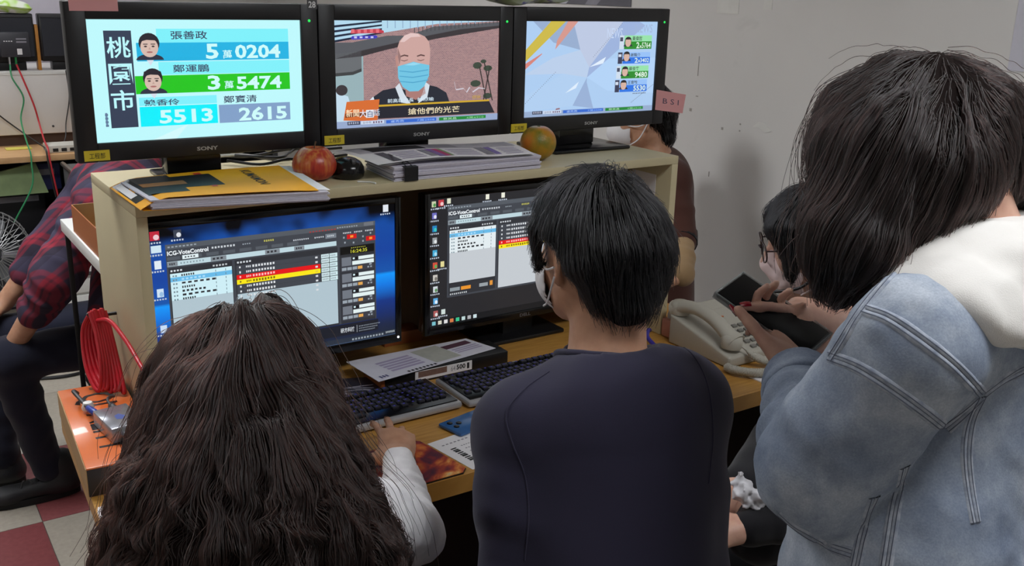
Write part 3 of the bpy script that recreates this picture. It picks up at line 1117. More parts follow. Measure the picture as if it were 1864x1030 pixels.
sheet_stack(un, [(.0, .16), (.006, -.042), (.33, -.105), (.35, .18)], HT, HT + .0008, 1, 0)
un.build('back_cover', M_folder, fo)
# plain dark panel and lettering on the cover
A_, B_ = V3((.014, -.025, 0)), V3((.345, -.09, 0))


def fol(u, v):
    a = V3(FB[1]) * (1 - u) + V3(FB[2]) * u
    b = V3(FB[0]) * (1 - u) + V3(FB[3]) * u
    P = a * (1 - v) + b * v
    return (P[0] if u < .9 else P[0] - .012, P[1], HT + .0235 + .003 * math.sin(u * 3.1) - .02 * max(0, .1 - u) / .1 * (1 - v * .3))


pr = MB()


def folpatch(u0, u1, v0, v1, m, k):
    pr.use(m)
    n = 10
    vs = []
    for i in range(n + 1):
        u = u0 + (u1 - u0) * i / n
        for v in (v0, v1):
            x, y, z = fol(u, v)
            vs.append((x, y, z + .0003 * k))
    pr.add(vs, [(2 * i, 2 * i + 2, 2 * i + 3, 2 * i + 1) for i in range(n)])


folpatch(.01, .30, .2, .97, mat('folder_black', (30, 32, 38), .3), 1)
folpatch(.30, .52, .36, .86, mat('folder_black', (30, 32, 38), .3), 1)
folpatch(.10, .34, .5, .66, mat('folder_brown', (150, 96, 40), .4), 2)
folpatch(.015, .05, .38, .9, M_paper, 2)
folpatch(.44, .47, .3, .36, mat('folder_red', (214, 62, 36), .4), 2)
folpatch(.44, .48, .86, .93, mat('folder_red', (214, 62, 36), .4), 2)
tv_, tf_ = text_mesh('KUMAMON', .01)
lo, hi = tv_.min(0), tv_.max(0)
q_ = (tv_ - lo) / (hi - lo)
pr.use(M_ink)
ptv = []
for a, b in q_:
    x, y, z = fol(.73 + (1 - b) * -.06 + .03, .88 - a * .6)
    ptv.append((x, y, z + .0006))
pr.add(ptv, tf_)
pr.build('cover_print', None, fo, 0)
MB().add([(.335, -.1, HT + .0225), (.358, -.112, HT + .022), (.386, .18, HT + .022), (.36, .188, HT + .0225)], [(0, 1, 2, 3)]).build('loose_page', M_paper, fo)

# apple
ap = thing('apple', 'red and yellow apple beside the yellow folder', 'apple', (.415, .105, HT))


def apple_nodes(nt, b):
    tc = N(nt, 'ShaderNodeTexCoord')
    mp = N(nt, 'ShaderNodeMapping')
    mp.inputs['Scale'].default_value = (90, 90, 8)
    nt.links.new(tc.outputs['Object'], mp.inputs['Vector'])
    n1 = N(nt, 'ShaderNodeTexNoise')
    n1.inputs['Scale'].default_value = 1.5
    n1.inputs['Detail'].default_value = 4
    nt.links.new(mp.outputs['Vector'], n1.inputs['Vector'])
    n2 = N(nt, 'ShaderNodeTexNoise')
    n2.inputs['Scale'].default_value = 18
    nt.links.new(tc.outputs['Object'], n2.inputs['Vector'])
    ad = N(nt, 'ShaderNodeMath', operation='ADD')
    nt.links.new(n1.outputs['Fac'], ad.inputs[0])
    nt.links.new(n2.outputs['Fac'], ad.inputs[1])
    ml = N(nt, 'ShaderNodeMath', operation='MULTIPLY')
    nt.links.new(ad.outputs[0], ml.inputs[0])
    ml.inputs[1].default_value = .5
    nt.links.new(ramp(nt, [(.36, (150, 30, 34)), (.5, (180, 62, 40)), (.66, (206, 140, 70))], ml.outputs[0]), b.inputs['Base Color'])
    b.inputs['Roughness'].default_value = .3


prof = []
for k in range(25):
    a = math.pi * k / 24
    r = .046 * math.sin(a) * (1 + .12 * math.cos(a)) ** 1
    r *= 1.06
    h = .042 - .042 * math.cos(a) - (.012 * math.exp(-((math.pi - a) / .38) ** 2)) + .006 * math.exp(-(a / .4) ** 2)
    prof.append((max(r, 0.0), h))
MB().lathe(prof, (.415, .105, HT - .003), 32).build('flesh', loop_mat('apple_skin', apple_nodes), ap, 80)
MB().tube([(.415, .105, HT + .066), (.417, .106, HT + .076), (.421, .108, HT + .086)], [.0016, .0014, .002], 7).build('stem', mat('stem_brown', (90, 64, 40), .7), ap)

# orange
og = thing('orange', 'green and orange tangerine in front of the right television', 'orange', (1.03, .11, HT))


def citrus(nt, b):
    tc = N(nt, 'ShaderNodeTexCoord')
    n1 = N(nt, 'ShaderNodeTexNoise')
    n1.inputs['Scale'].default_value = 13
    n1.inputs['Detail'].default_value = 3
    nt.links.new(tc.outputs['Object'], n1.inputs['Vector'])
    nt.links.new(ramp(nt, [(.34, (196, 112, 14)), (.46, (170, 128, 24)), (.56, (110, 112, 26)), (.7, (84, 100, 30))], n1.outputs['Fac']), b.inputs['Base Color'])
    b.inputs['Roughness'].default_value = .38
    v = N(nt, 'ShaderNodeTexVoronoi')
    v.inputs['Scale'].default_value = 420
    nt.links.new(tc.outputs['Object'], v.inputs['Vector'])
    bp = N(nt, 'ShaderNodeBump')
    bp.inputs['Strength'].default_value = .35
    bp.inputs['Distance'].default_value = .0012
    nt.links.new(v.outputs['Distance'], bp.inputs['Height'])
    nt.links.new(bp.outputs['Normal'], b.inputs['Normal'])


prof = []
for k in range(25):
    a = math.pi * k / 24
    prof.append((.0465 * math.sin(a), .045 - .045 * math.cos(a) - .004 * math.exp(-((math.pi - a) / .3) ** 2)))
prof[0], prof[-1] = (0, prof[0][1]), (0, prof[-1][1])
MB().lathe(prof, (1.03, .11, HT), 32).build('peel', loop_mat('orange_peel', citrus), og, 80)
MB().lathe([(.004, .083), (.004, .0875), (0, .0885)], (1.03, .11, HT), 10).build('stem_button', mat('stem_green', (100, 110, 50), .6), og)

# round black mouse
ms = thing('computer_mouse', 'glossy black round mouse between the apple and the newspapers', 'mouse', (.493, .105, HT))
prof = [(0, 0), (.03, 0), (.036, .004), (.0385, .014), (.037, .026), (.031, .037), (.02, .044), (.009, .047), (0, .0475)]
mm = MB().lathe(prof, (0, 0, 0), 28)
mm.v = [(x * 1.0 + .493, y * 1.25 + .105, z + HT) for x, y, z in mm.v]
mm.build('shell', M_gloss, ms, 70)
mw = MB().lathe([(0, -.004), (.008, -.004), (.009, 0), (.008, .004), (0, .004)], (.493, .073, HT + .04), 16, (1, 0, 0))
mw.build('scroll_wheel', M_dgrey, ms)
mb_ = MB().tube([(.493, .14, HT + .03), (.5, .19, HT + .012), (.56, .24, HT + .006), (.6, .3, HT + .006)], .002, 6)
mb_.build('cable', M_black, ms)

# newspapers with binder clip
nw = thing('newspaper_stack', 'thick stack of papers and newspaper held by a black binder clip', 'papers', (.75, .1, HT))
sk = MB()
sheet_stack(sk, [(.575, .175), (.563, .006), (.965, .006), (.985, .16)], HT + .0005, HT + .033, 9, .0035)
sk.build('paper_stack', M_paperlav, nw)
vs, fs = [], []
gx, gy = 16, 6
for j in range(gy + 1):
    for i in range(gx + 1):
        u, v = i / gx, j / gy
        x = .54 + .40 * u + .04 * v - .05 * (1 - u) * v
        y = .0 + .022 * (1 - u) + .185 * v + .03 * (1 - u) * v
        z = HT + .039 + .007 * math.sin(math.pi * min(1, u * 1.4)) * (1 - .4 * v) + .004 * math.sin(v * 3)
        vs.append((x, y, z))
for j in range(gy):
    for i in range(gx):
        k = j * (gx + 1) + i
        fs.append((k, k + 1, k + gx + 2, k + gx + 1))
fold = MB().add(vs + [(x + .004, y + .003, z - .004) for x, y, z in vs], fs + [tuple(i + len(vs) for i in f[::-1]) for f in fs])
e1 = [j * (gx + 1) for j in range(gy + 1)]
fold.add([vs[i] for i in e1] + [(vs[i][0] - .009, vs[i][1], vs[i][2] - .001) for i in e1] + [(vs[i][0] + .004, vs[i][1] + .003, vs[i][2] - .004) for i in e1],
         [(k, k + 1, k + 1 + gy + 1, k + gy + 1) for k in range(gy)] + [(k + gy + 1, k + gy + 2, k + 2 * gy + 3, k + 2 * gy + 2) for k in range(gy)])
fold.build('newspaper', M_paper, nw, 60)


def nws(u, v, k=1):
    i, j = min(gx - 1e-6, u * gx), min(gy - 1e-6, v * gy)
    a, b = int(i), int(j)
    fi, fj = i - a, j - b
    g = lambda ii, jj: V3(vs[jj * (gx + 1) + ii])
    P = (g(a, b) * (1 - fi) + g(a + 1, b) * fi) * (1 - fj) + (g(a, b + 1) * (1 - fi) + g(a + 1, b + 1) * fi) * fj
    return (P[0], P[1], P[2] + .0004 * k)


pr = MB()


def npatch(u0, u1, v0, v1, m, k=1, n=6):
    pr.use(m)
    q = []
    for i in range(n + 1):
        u = u0 + (u1 - u0) * i / n
        for v in np.linspace(v0, v1, 5):
            q.append(nws(u, v, k))
    pr.add(q, [(5 * i + j, 5 * i + 5 + j, 5 * i + 6 + j, 5 * i + 1 + j) for i in range(n) for j in range(4)])


npatch(.02, .98, .55, .98, mat('newsprint', (176, 174, 182), .8, var=.3, scale=60), 1, 12)
npatch(.10, .42, .58, .9, M_ink, 2, 6)
npatch(.44, .62, .6, .95, M_inkgrey, 2, 4)
for k in range(5):
    npatch(.09 + .012 * k, .10 + .012 * k, .08 + .05 * k, .12 + .07 * k, M_ink, 2, 1)
npatch(.085, .14, .04, .5, mat('dark_newsprint', (92, 90, 98), .8, var=.5, scale=140), 2, 3)
npatch(.335, .375, .1, .5, M_inkgrey, 2, 2)
npatch(.38, .42, .06, .5, mat('print_purple', (130, 100, 160), .7), 2, 2)
npatch(.42, .455, .06, .5, mat('print_magenta', (176, 60, 110), .7), 2, 2)
npatch(.455, .475, .06, .5, mat('print_green', (120, 150, 100), .7), 2, 2)
npatch(.70, .755, .1, .55, M_inkgrey, 2, 2)
npatch(.76, .80, .1, .55, mat('print_violet', (126, 112, 170), .7), 2, 2)
for k in range(5):
    npatch(.16, .31, .1 + .08 * k, .13 + .08 * k, M_inklav, 2, 3)
    npatch(.5, .67, .1 + .08 * k, .13 + .08 * k, M_inklav, 2, 3)
    npatch(.83, .95, .1 + .08 * k, .13 + .08 * k, M_inklav, 2, 3)
pr.build('newspaper_print', None, nw, 0)
bc = MB()
bc.prism([(0, 0), (.034, 0), (.034, .03), (0, .03)], (.585, -.004, HT + .001), (1, 0, 0), (0, 0, 1), (0, 1, 0), .002)
bc.prism([(0, 0), (.034, 0), (.034, .016), (0, .016)], (.585, -.004, HT + .031), (1, 0, 0), (0, 1, .05), (0, 0, 1), .002)
bc.tube([(.59, .0, HT + .034), (.592, .022, HT + .041), (.6, .026, HT + .0415), (.604, .02, HT + .041), (.606, .0, HT + .034)], .0012, 6)
bc.build('binder_clip', M_black, nw)

wsk = thing('plastic_stick', 'thin white plastic stick lying on the hutch by the black mouse', 'stick', (.5, .02, HT))
MB().tube([(.487, .036, HT + .0022), (.51, .02, HT + .0022), (.515, .002, HT + .0022)], .002, 8).build('rod', M_white, wsk)

# cables behind the televisions
for k, (c, pts) in enumerate((
        ((26, 26, 28), [(.30, .36, 1.262), (.36, .30, 1.258), (.42, .285, 1.268), (.50, .30, 1.262), (.60, .34, 1.258)]),
        ((170, 168, 160), [(.27, .385, 1.262), (.33, .33, 1.27), (.40, .30, 1.258), (.47, .31, 1.256), (.56, .33, 1.256)]),
        ((60, 60, 64), [(.29, .38, 1.256), (.35, .345, 1.256), (.45, .345, 1.266), (.53, .36, 1.258), (.60, .37, 1.256)]),
        ((30, 30, 32), [(.31, .33, 1.256), (.37, .27, 1.256), (.40, .26, 1.256), (.43, .30, 1.256), (.48, .37, 1.256)]),
        ((196, 190, 170), [(.28, .34, 1.256), (.32, .30, 1.262), (.35, .29, 1.27), (.39, .32, 1.256), (.42, .375, 1.256)]))):
    o = MB().tube(bez([(x, y, zc + .0076 * k) for x, y, zc in pts], 8), .0035, 7).build('video_cable', mat('cable_%d' % k, c, .4))
    tag(o, ['black video cable in front of the bundle behind the left televisions', 'pale grey video cable arching behind the apple', 'dark grey video cable lying along the back of the hutch', 'short black video cable curling behind the yellow folder', 'cream video cable looped behind the yellow folder'][k], 'cable', 'cables behind the televisions')

# snack bag on top of the televisions
bg = thing('snack_bag', 'green and purple snack bag lying on top of the televisions', 'bag', (1.055, .22, 1.628))
vs, fs = [], []
nx, ny = 20, 10
for s in (1, -1):
    for j in range(ny + 1):
        for i in range(nx + 1):
            u, v = i / nx * 2 - 1, j / ny * 2 - 1
            h = .032 * (max(0, 1 - u ** 4) * max(0, 1 - v ** 4)) ** .5 * (1 + .12 * math.sin(7 * u + 3 * v))
            vs.append((1.055 + .13 * u, .232 + .075 * v, 1.668 + s * h + .004 * math.sin(u * 5)))
for s in (0, 1):
    for j in range(ny):
        for i in range(nx):
            k = s * (nx + 1) * (ny + 1) + j * (nx + 1) + i
            f = (k, k + 1, k + nx + 2, k + nx + 1)
            fs.append(f if s == 0 else f[::-1])


def bagmat(nt, b):
    tc = N(nt, 'ShaderNodeTexCoord')
    n1 = N(nt, 'ShaderNodeTexNoise')
    n1.inputs['Scale'].default_value = 22
    nt.links.new(tc.outputs['Object'], n1.inputs['Vector'])
    nt.links.new(ramp(nt, [(.36, (74, 50, 130)), (.42, (190, 196, 170)), (.6, (150, 166, 120)), (.68, (60, 70, 50))], n1.outputs['Fac']), b.inputs['Base Color'])
    b.inputs['Roughness'].default_value = .25


MB().add(vs, fs).build('packet', loop_mat('snack_foil', bagmat), bg, 60)

# ================================================================== things on the desk
M_keytop = mat('keycap', (34, 33, 42), 0.5)
M_keyink = mat('keycap_print', (70, 64, 170), 0.6)


def keyboard(xa, ya, rz, label):
    t = thing('keyboard', label, 'keyboard', (xa + .22, ya + .08, ZD), 'keyboards on the desk')
    R_ = Matrix.Translation((xa, ya, ZD)) @ Matrix.Rotation(rz, 4, 'Z')
    body = MB().box(0, .445, 0, .165, .004, .020, .006, R_)
    body.build('frame', M_silver, t)
    MB().box(.008, .437, .01, .16, .0195, .0225, .001, R_).build('key_tray', M_gloss, t)
    key = MB().box(-.0078, .0078, -.0075, .0075, 0, .0055, .0015).build('key', M_keytop, t)
    kme = key.data
    bpy.data.objects.remove(key)
    gm = MB().box(-.003, .003, -.002, .003, .0054, .0058).build('key', M_keyink, t)
    gme = gm.data
    bpy.data.objects.remove(gm)
    n = 0
    rows = [(.146, [i * .0186 for i in range(22)]), (.118, [i * .0186 for i in range(22)]), (.0995, [.004 + i * .0186 for i in range(22)]),
            (.081, [.008 + i * .0186 for i in range(22)]), (.0625, [.012 + i * .0186 for i in range(22)]), (.044, [0, .024, .048, .27, .294, .318, .337, .355, .374, .393])]
    for (y, xs) in rows:
        for x in xs:
            if y > .14 and int(x / .0186) in (1, 6, 11):
                continue
            if y < .12 and int(x / .0186) in (17,) and n % 3:
                continue
            o = link('key', kme, t)
            o.matrix_basis = R_ @ Matrix.Translation((x + .022, y, .022))
            n += 1
    glyph = MB().use(M_keyink)
    for (y, xs) in rows:
        for x in xs:
            glyph.box(x + .022 - .0035, x + .022 + .0015, y - .0015, y + .003, .0274, .0278, 0, R_)
    g = glyph.build('key_lettering', None, t, 0)
    g['kind'] = 'stuff'
    MB().box(.078 + .04, .078 + .14, .0355, .0505, .0222, .0275, .0015, R_).build('space_bar', M_keytop, t)
    MB().box(.17, .235, .1565, .1605, .0225, .0230, 0, R_).build('maker_plate', mat('plate_grey', (150, 150, 152), .4), t)
    return t


keyboard(.205, -.166, .012, 'black and silver keyboard under the left monitor by the hand')
keyboard(.66, -.172, -.01, 'black and silver keyboard in front of the right monitor')

# mouse pad with a fiery print
mpd = thing('mouse_pad', 'mouse pad with a fiery orange and purple print under the hand', 'mouse pad', (.38, -.33, ZD))


def fiery(nt, b):
    tc = N(nt, 'ShaderNodeTexCoord')
    n1 = N(nt, 'ShaderNodeTexNoise')
    n1.inputs['Scale'].default_value = 11
    n1.inputs['Detail'].default_value = 8
    n1.inputs['Distortion'].default_value = 1.6
    nt.links.new(tc.outputs['Object'], n1.inputs['Vector'])
    c = ramp(nt, [(.30, (40, 26, 52)), (.42, (110, 26, 44)), (.52, (170, 58, 30)), (.62, (216, 124, 50)), (.70, (236, 196, 120)), (.76, (150, 156, 190))], n1.outputs['Fac'])
    nt.links.new(c, b.inputs['Base Color'])
    b.inputs['Roughness'].default_value = .5


q = [(.262, -.43), (.49, -.43), (.505, -.415), (.483, -.262), (.468, -.25), (.262, -.25)]
MB().prism(q, (0, 0, ZD), (1, 0, 0), (0, 1, 0), (0, 0, 1), .003).build('rubber_base', M_black, mpd)
MB().prism([(x * .992 + .003, y * .992 - .0028) for x, y in q], (0, 0, ZD + .003), (1, 0, 0), (0, 1, 0), (0, 0, 1), .0012).build('printed_top', loop_mat('pad_print', fiery), mpd)

cm = thing('computer_mouse', 'dark mouse covered by the hand on the mouse pad', 'mouse', (.405, -.31, ZD))
mm = MB().lathe([(0, 0), (.027, 0), (.030, .006), (.028, .018), (.018, .028), (0, .032)], (0, 0, 0), 24)
mm.v = [(x + .405 + .12 * y, y * 1.75 - .315, z + ZD + .0045) for x, y, z in mm.v]
mm.build('shell', M_dgrey, cm, 70)
MB().lathe([(0, -.003), (.007, -.003), (.008, 0), (.007, .003), (0, .003)], (.411, -.282, ZD + .03), 14, (1, 0, 0)).build('scroll_wheel', M_black, cm)

# printed sheet with barcodes
ps_ = thing('printed_sheet', 'white printed sheet with a black barcode block beside the mouse pad', 'paper', (.58, -.34, ZD))
sq = [(.515, -.425), (.70, -.40), (.66, -.255), (.492, -.277)]
MB().prism(sq, (0, 0, ZD + .0003), (1, 0, 0), (0, 1, 0), (0, 0, 1), .0006).build('sheet', M_paper, ps_)
P_ = Panel((.515, -.425, ZD + .0010), (.178, .022, 0), (-.023, .148, 0), (0, 0, 1), .00015)
for k in range(9):
    P_.rect(.12 + .0, .22 + k * .052, .20, .22 + k * .052 + (.03 if k % 3 else .045), M_ink, 1)
for k in range(6):
    P_.dashes(.28, .15 + k * .1, .8 - .05 * (k % 3), .175 + k * .1, 12, M_inkgrey, 1)
P_.dashes(.1, .8, .5, .83, 7, M_inkgrey, 1)
P_.build('sheet_print', ps_)

# blue smartphone
sp = thing('smartphone', 'blue smartphone lying face down above the printed sheet', 'phone', (.62, -.235, ZD))
R_ = Matrix.Translation((.635, -.235, ZD + .0015)) @ Matrix.Rotation(.22, 4, 'Z')
MB().box(-.076, .076, -.037, .037, 0, .0085, .004, R_).build('body', mat('blue_glass', (52, 96, 150), .2, var=.05), sp)
cmm = MB()
for (x, y) in ((-.058, .018), (-.042, .006), (-.058, -.004)):
    cmm.lathe([(.0065, 0), (.0065, .0015), (.005, .002), (0, .002)], tuple(R_ @ Vector((x, y, .0085))), 16)
cmm.build('camera_lenses', M_gloss, sp)

# black flat case with a price-like label, brown end and papers on top
rb = thing('flat_case', 'flat black case with a brown end and a white number label behind the keyboards', 'case', (.72, .07, ZD))
MB().box(.545, .90, .03, .125, ZD, ZD + .034, .002).build('body', M_black, rb)
MB().box(.535, .546, .03, .125, ZD, ZD + .034, .001).build('end_cap', mat('brown_wood', (150, 84, 40), .5), rb)
ll = MB().box(.628, .79, .0288, .0299, ZD + .006, ZD + .03).build('label', M_paper, rb)
P_ = Panel((.628, .0288, ZD + .006), (.162, 0, 0), (0, 0, .024), (0, -1, 0))
P_.rect(.05, .3, .55, .95, mat('label_brown', (120, 92, 82), .6, var=.3, scale=200), 1)
P_.text('64', .62, .25, .70, .8, M_inkgrey, 2)
P_.text('500', .72, .3, .88, .85, M_ink, 2, .03)
P_.rect(.91, .2, .95, .85, M_ink, 1)
P_.build('label_print', ll)

lf = thing('leaflet', 'printed leaflet lying across the flat case under the left monitor', 'paper', (.70, .07, ZD + .036))
lq = [(.505, .16), (.518, .006), (.88, .058), (.85, .158)]
MB().prism(lq, (0, 0, ZD + .0355), (1, 0, 0), (0, 1, 0), (0, 0, 1), .0012).build('sheet', mat('leaflet_paper', (214, 212, 222), .7), lf)
P_ = Panel((.518, .006, ZD + .0369), (.362, .052, 0), (-.03, .12, 0), (0, 0, 1), .00015)
for k in range(5):
    P_.rect(.18, .25 + k * .12, .45, .33 + k * .12, M_inklav, 1)
P_.rect(.5, .1, .72, .9, mat('leaflet_grey', (176, 176, 166), .7, var=.15, scale=70), 1)
P_.rect(.72, .55, .95, .75, mat('leaflet_plum', (84, 50, 66), .7), 2)
for k in range(3):
    P_.rect(.74, .25 + k * .09, .96, .3 + k * .09, M_inklav, 2)
P_.dashes(.25, .02, .5, .1, 8, M_ink, 2)
P_.dashes(.05, .08, .12, .2, 3, mat('pen_blue', (60, 60, 110), .6), 2)
P_.build('leaflet_print', lf)

bk = thing('notebook', 'dark blue notebook with pale letters under the left monitor', 'notebook', (.47, .10, ZD))
R_ = Matrix.Translation((.44, .06, ZD)) @ Matrix.Rotation(-.35, 4, 'Z')
MB().box(-.10, .10, -.06, .08, .0, .008, .001, R_).build('cover', mat('navy_cover', (40, 38, 52), .45), bk)
P_ = Panel(tuple(R_ @ Vector((-.01, -.045, .0082))), tuple(R_.to_3x3() @ Vector((.1, 0, 0))), tuple(R_.to_3x3() @ Vector((0, .1, 0))), (0, 0, 1))
P_.text('VO', .1, .2, .95, .75, mat('pale_print', (156, 152, 164), .6), 1, .01, rot=-90)
P_.build('cover_lettering', bk)

cbx = thing('wooden_block', 'small orange brown block between the two monitors', 'block', (.70, .31, ZD))
MB().box(.675, .79, .29, .35, ZD, ZD + .035, .002).build('block', mat('orange_wood', (160, 92, 48), .5, var=.15), cbx)
MB().box(.675, .70, .2895, .2905, ZD + .01, ZD + .03).build('label', M_paper, cbx)

# desk telephone
M_tel = mat('warm_grey_plastic', (176, 172, 160), .45, var=.03)
te = thing('desk_telephone', 'beige corded desk telephone at the right end of the desk', 'telephone', (1.48, -.17, ZD))


def wedge(mb, x0, x1, y0, y1, za, zb, b=.006):
    bm = bmesh.new()
    bmesh.ops.create_cube(bm, size=1.0)
    for v in bm.verts:
        y = y0 + (v.co.y + .5) * (y1 - y0)
        zt = za if v.co.y < 0 else zb
        v.co = Vector((x0 + (v.co.x + .5) * (x1 - x0), y, ZD + .001 if v.co.z < 0 else zt))
    bmesh.ops.bevel(bm, geom=list(bm.edges), offset=b, segments=3, affect='EDGES', profile=.5)
    bm.verts.index_update()
    mb.add([tuple(v.co) for v in bm.verts], [tuple(v.index for v in f.verts) for f in bm.faces])
    bm.free()


tb = MB()
wedge(tb, 1.375, 1.59, -.292, -.06, ZD + .03, ZD + .085)
tb.build('base', M_tel, te, 50)
tr = MB()
wedge(tr, 1.47, 1.585, -.14, -.045, ZD + .05, ZD + .098, .008)
tr.build('display_hood', M_tel, te, 50)
key = MB().box(-.0085, .0085, -.006, .006, 0, .006, .0015).build('key', mat('telephone_key', (120, 118, 112), .5), te)
kme = key.data
bpy.data.objects.remove(key)
tilt = math.atan2(.055, .232)
for r in range(5):
    for c in range(4):
        y = -.27 + r * .024
        o = link('key', kme, te)
        o.matrix_basis = Matrix.Translation((1.485 + c * .024, y, ZD + .03 + .055 * (y + .292) / .232)) @ Matrix.Rotation(tilt, 4, 'X')
MB().box(1.50, 1.515, -.128, -.122, ZD + .072, ZD + .0745).build('message_light', mat('amber_plastic', (196, 110, 60), .4), te)
hs = MB()
path = bez([(1.413, -.275, ZD + .062), (1.411, -.25, ZD + .074), (1.409, -.20, ZD + .10), (1.407, -.14, ZD + .113), (1.404, -.09, ZD + .108), (1.402, -.055, ZD + .094)], 5)
rad = [.021 + .009 * (abs(k / (len(path) - 1) - .5) * 2) ** 2.5 for k in range(len(path))]
hs.tube(path, rad, 14, True, ((0, 0, 1), .8))
for (y, z) in ((-.262, ZD + .045), (-.068, ZD + .083)):
    hs.lathe([(.027, 0), (.029, .008), (.028, .028), (.02, .036)], (1.41 - .005 * (y > -.1), y, z), 18)
hs.build('handset', M_tel, te, 60)
cp = bez([(1.42, -.285, ZD + .055), (1.445, -.315, ZD + .03), (1.47, -.335, ZD + .02), (1.52, -.34, ZD + .018), (1.50, -.365, ZD + .016), (1.44, -.385, ZD + .016), (1.385, -.37, ZD + .016), (1.355, -.33, ZD + .016), (1.36, -.30, ZD + .012)], 30)
coil = []
for k, c in enumerate(cp):
    t = unit(cp[min(k + 1, len(cp) - 1)] - cp[max(k - 1, 0)])
    x, y, _ = frame(t)
    s = min(1, max(0, (k - 10) / 15))
    for j in range(3):
        a = (k * 3 + j) * 1.15
        c2 = c + (cp[min(k + 1, len(cp) - 1)] - c) * j / 3
        coil.append(c2 + .0095 * s * (math.cos(a) * x + math.sin(a) * y))
MB().tube(coil, .0026, 6).build('coiled_cord', M_tel, te, 80)
nb = thing('note_pad', 'small white note pad beside the telephone cord', 'paper', (1.46, -.39, ZD))
MB().box(1.38, 1.48, -.42, -.345, ZD, ZD + .004, .0005).build('pad', M_paper, nb)
pb = thing('pen_tray', 'pink and white trinket standing behind the telephone', 'ornament', (1.42, -.01, ZD))
MB().box(1.395, 1.45, -.045, -.005, ZD, ZD + .055, .008).build('cup', mat('pink_plastic', (186, 128, 112), .5), pb)
MB().lathe([(.014, 0), (.016, .01), (.012, .022), (0, .026)], (1.42, -.025, ZD + .053), 14).build('lid', mat('pale_grey_plastic', (180, 176, 172), .4), pb)
tw = MB().tube(bez([(1.30, -.12, ZD + .004), (1.31, -.05, ZD + .02), (1.335, -.02, ZD + .03), (1.36, .0, ZD + .02)], 8), .006, 8).build('charging_cable', mat('blue_violet_cable', (60, 52, 150), .4))
tag(tw, 'blue violet cable on the desk beside the telephone', 'cable')
bw = MB().tube(bez([(1.56, -.33, ZD + .004), (1.53, -.36, ZD + .004), (1.50, -.415, ZD + .006), (1.495, -.444, ZD + .003), (1.494, -.45, ZD - .05), (1.492, -.455, ZD - .2), (1.49, -.45, .4)], 8), .0025, 6).build('telephone_wire', M_black)
tag(bw, 'thin black wire hanging over the desk edge by the telephone', 'cable')

# ---- left end of the desk
ob = thing('orange_box', 'glossy orange carton with black lettering on the left end of the desk', 'box', (-.085, .05, ZD))
M_ocart = mat('orange_carton', (226, 116, 58), .22, var=.06, coat=.4)
RB = Matrix.Translation((-.160, -.152, 0)) @ Matrix.Rotation(-.056, 4, 'Z')
MB().box(0, .134, 0, .41, ZD + .0, ZD + .056, .001, RB).build('carton', mat('dark_carton', (42, 36, 34), .4), ob)
MB().box(-.0005, .1345, -.0005, .4105, ZD + .056, ZD + .060, .001, RB).build('lid', M_ocart, ob)
MB().box(-.002, -.0001, -.0005, .4105, ZD + .002, ZD + .058, 0, RB).build('brown_flap', M_cardboard, ob)
R3 = RB.to_3x3()
P_ = Panel(tuple(RB @ Vector((0, .41, ZD + .0602))), tuple(R3 @ Vector((0, -.41, 0))), tuple(R3 @ Vector((.134, 0, 0))), (0, 0, 1), .00015)
P_.text('QUALITY', .12, .16, .86, .78, mat('carton_black', (34, 26, 24), .3), 1, .01)
P_.dashes(.03, .45, .07, .75, 2, mat('carton_black', (34, 26, 24), .3), 1)
P_.build('lid_lettering', ob)

cvb = thing('signal_converter', 'small silver converter box with plugs on the orange carton', 'converter', (-.072, -.012, ZD + .06))
z0 = ZD + .0605
R_ = Matrix.Translation((-.068, -.015, z0)) @ Matrix.Rotation(.12, 4, 'Z')
MB().box(-.034, .034, -.055, .055, .0, .032, .003, R_).build('case', mat('clear_silver', (166, 168, 176), .2, metal=.6), cvb)
P_ = Panel(tuple(R_ @ Vector((-.01, -.02, .0322))), tuple(R_.to_3x3() @ Vector((.02, 0, 0))), tuple(R_.to_3x3() @ Vector((0, .03, 0))), (0, 0, 1))
P_.poly([(0, .2), (.5, 0), (1, .5), (.6, 1), (.1, .8)], mat('blue_mark', (70, 90, 160), .5), 1)
P_.build('case_mark', cvb)


def bnc(a, d, name, m, L=.03):
    a, d = V3(a), unit(d)
    t = MB().use(M_chrome).tube([a, a + d * .012], .006, 12)
    t.use(M_chrome).tube([a + d * .012, a + d * .022], .0048, 12)
    t.build('socket', None, cvb)
    MB().tube([a + d * .02, a + d * .024, a + d * (.024 + L), a + d * (.03 + L)], [.0055, .0075, .0065, .003], 12).build(name, m, cvb)
    return a + d * (.03 + L)


fw = R_.to_3x3()
q1 = bnc(R_ @ Vector((-.012, -.056, .016)), fw @ Vector((0, -1, 0)), 'plug_boot', mat('green_boot', (36, 130, 70), .35), .03)
q2 = bnc(R_ @ Vector((.016, -.056, .016)), fw @ Vector((0, -1, 0)), 'plug_body', M_chrome, .02)
q3 = bnc(R_ @ Vector((-.02, .056, .016)), fw @ Vector((-.1, 1, 0)), 'plug_boot', mat('blue_boot', (46, 70, 160), .35), .03)
q4 = bnc(R_ @ Vector((.016, .056, .016)), fw @ Vector((0, 1, 0)), 'plug_body', M_dgrey, .015)
MB().tube(bez([q3, q3 + V3((-.004, .03, .004)), q3 + V3((-.012, .07, .012)), q3 + V3((.0, .10, -.006))], 8), .0042, 8).build('cable_end', M_dgrey, cvb)
MB().tube(bez([q4, q4 + V3((.0, .02, .002)), q4 + V3((.006, .04, .0)), q4 + V3((.02, .055, -.006))], 8), .003, 8).build('cable_end', M_dgrey, cvb)
MB().lathe([(.012, 0), (.013, .006), (.009, .016), (0, .018)], (q3[0] + .004, q3[1] + .012, q3[2] - .010), 12).build('plug_cap', M_white, cvb)

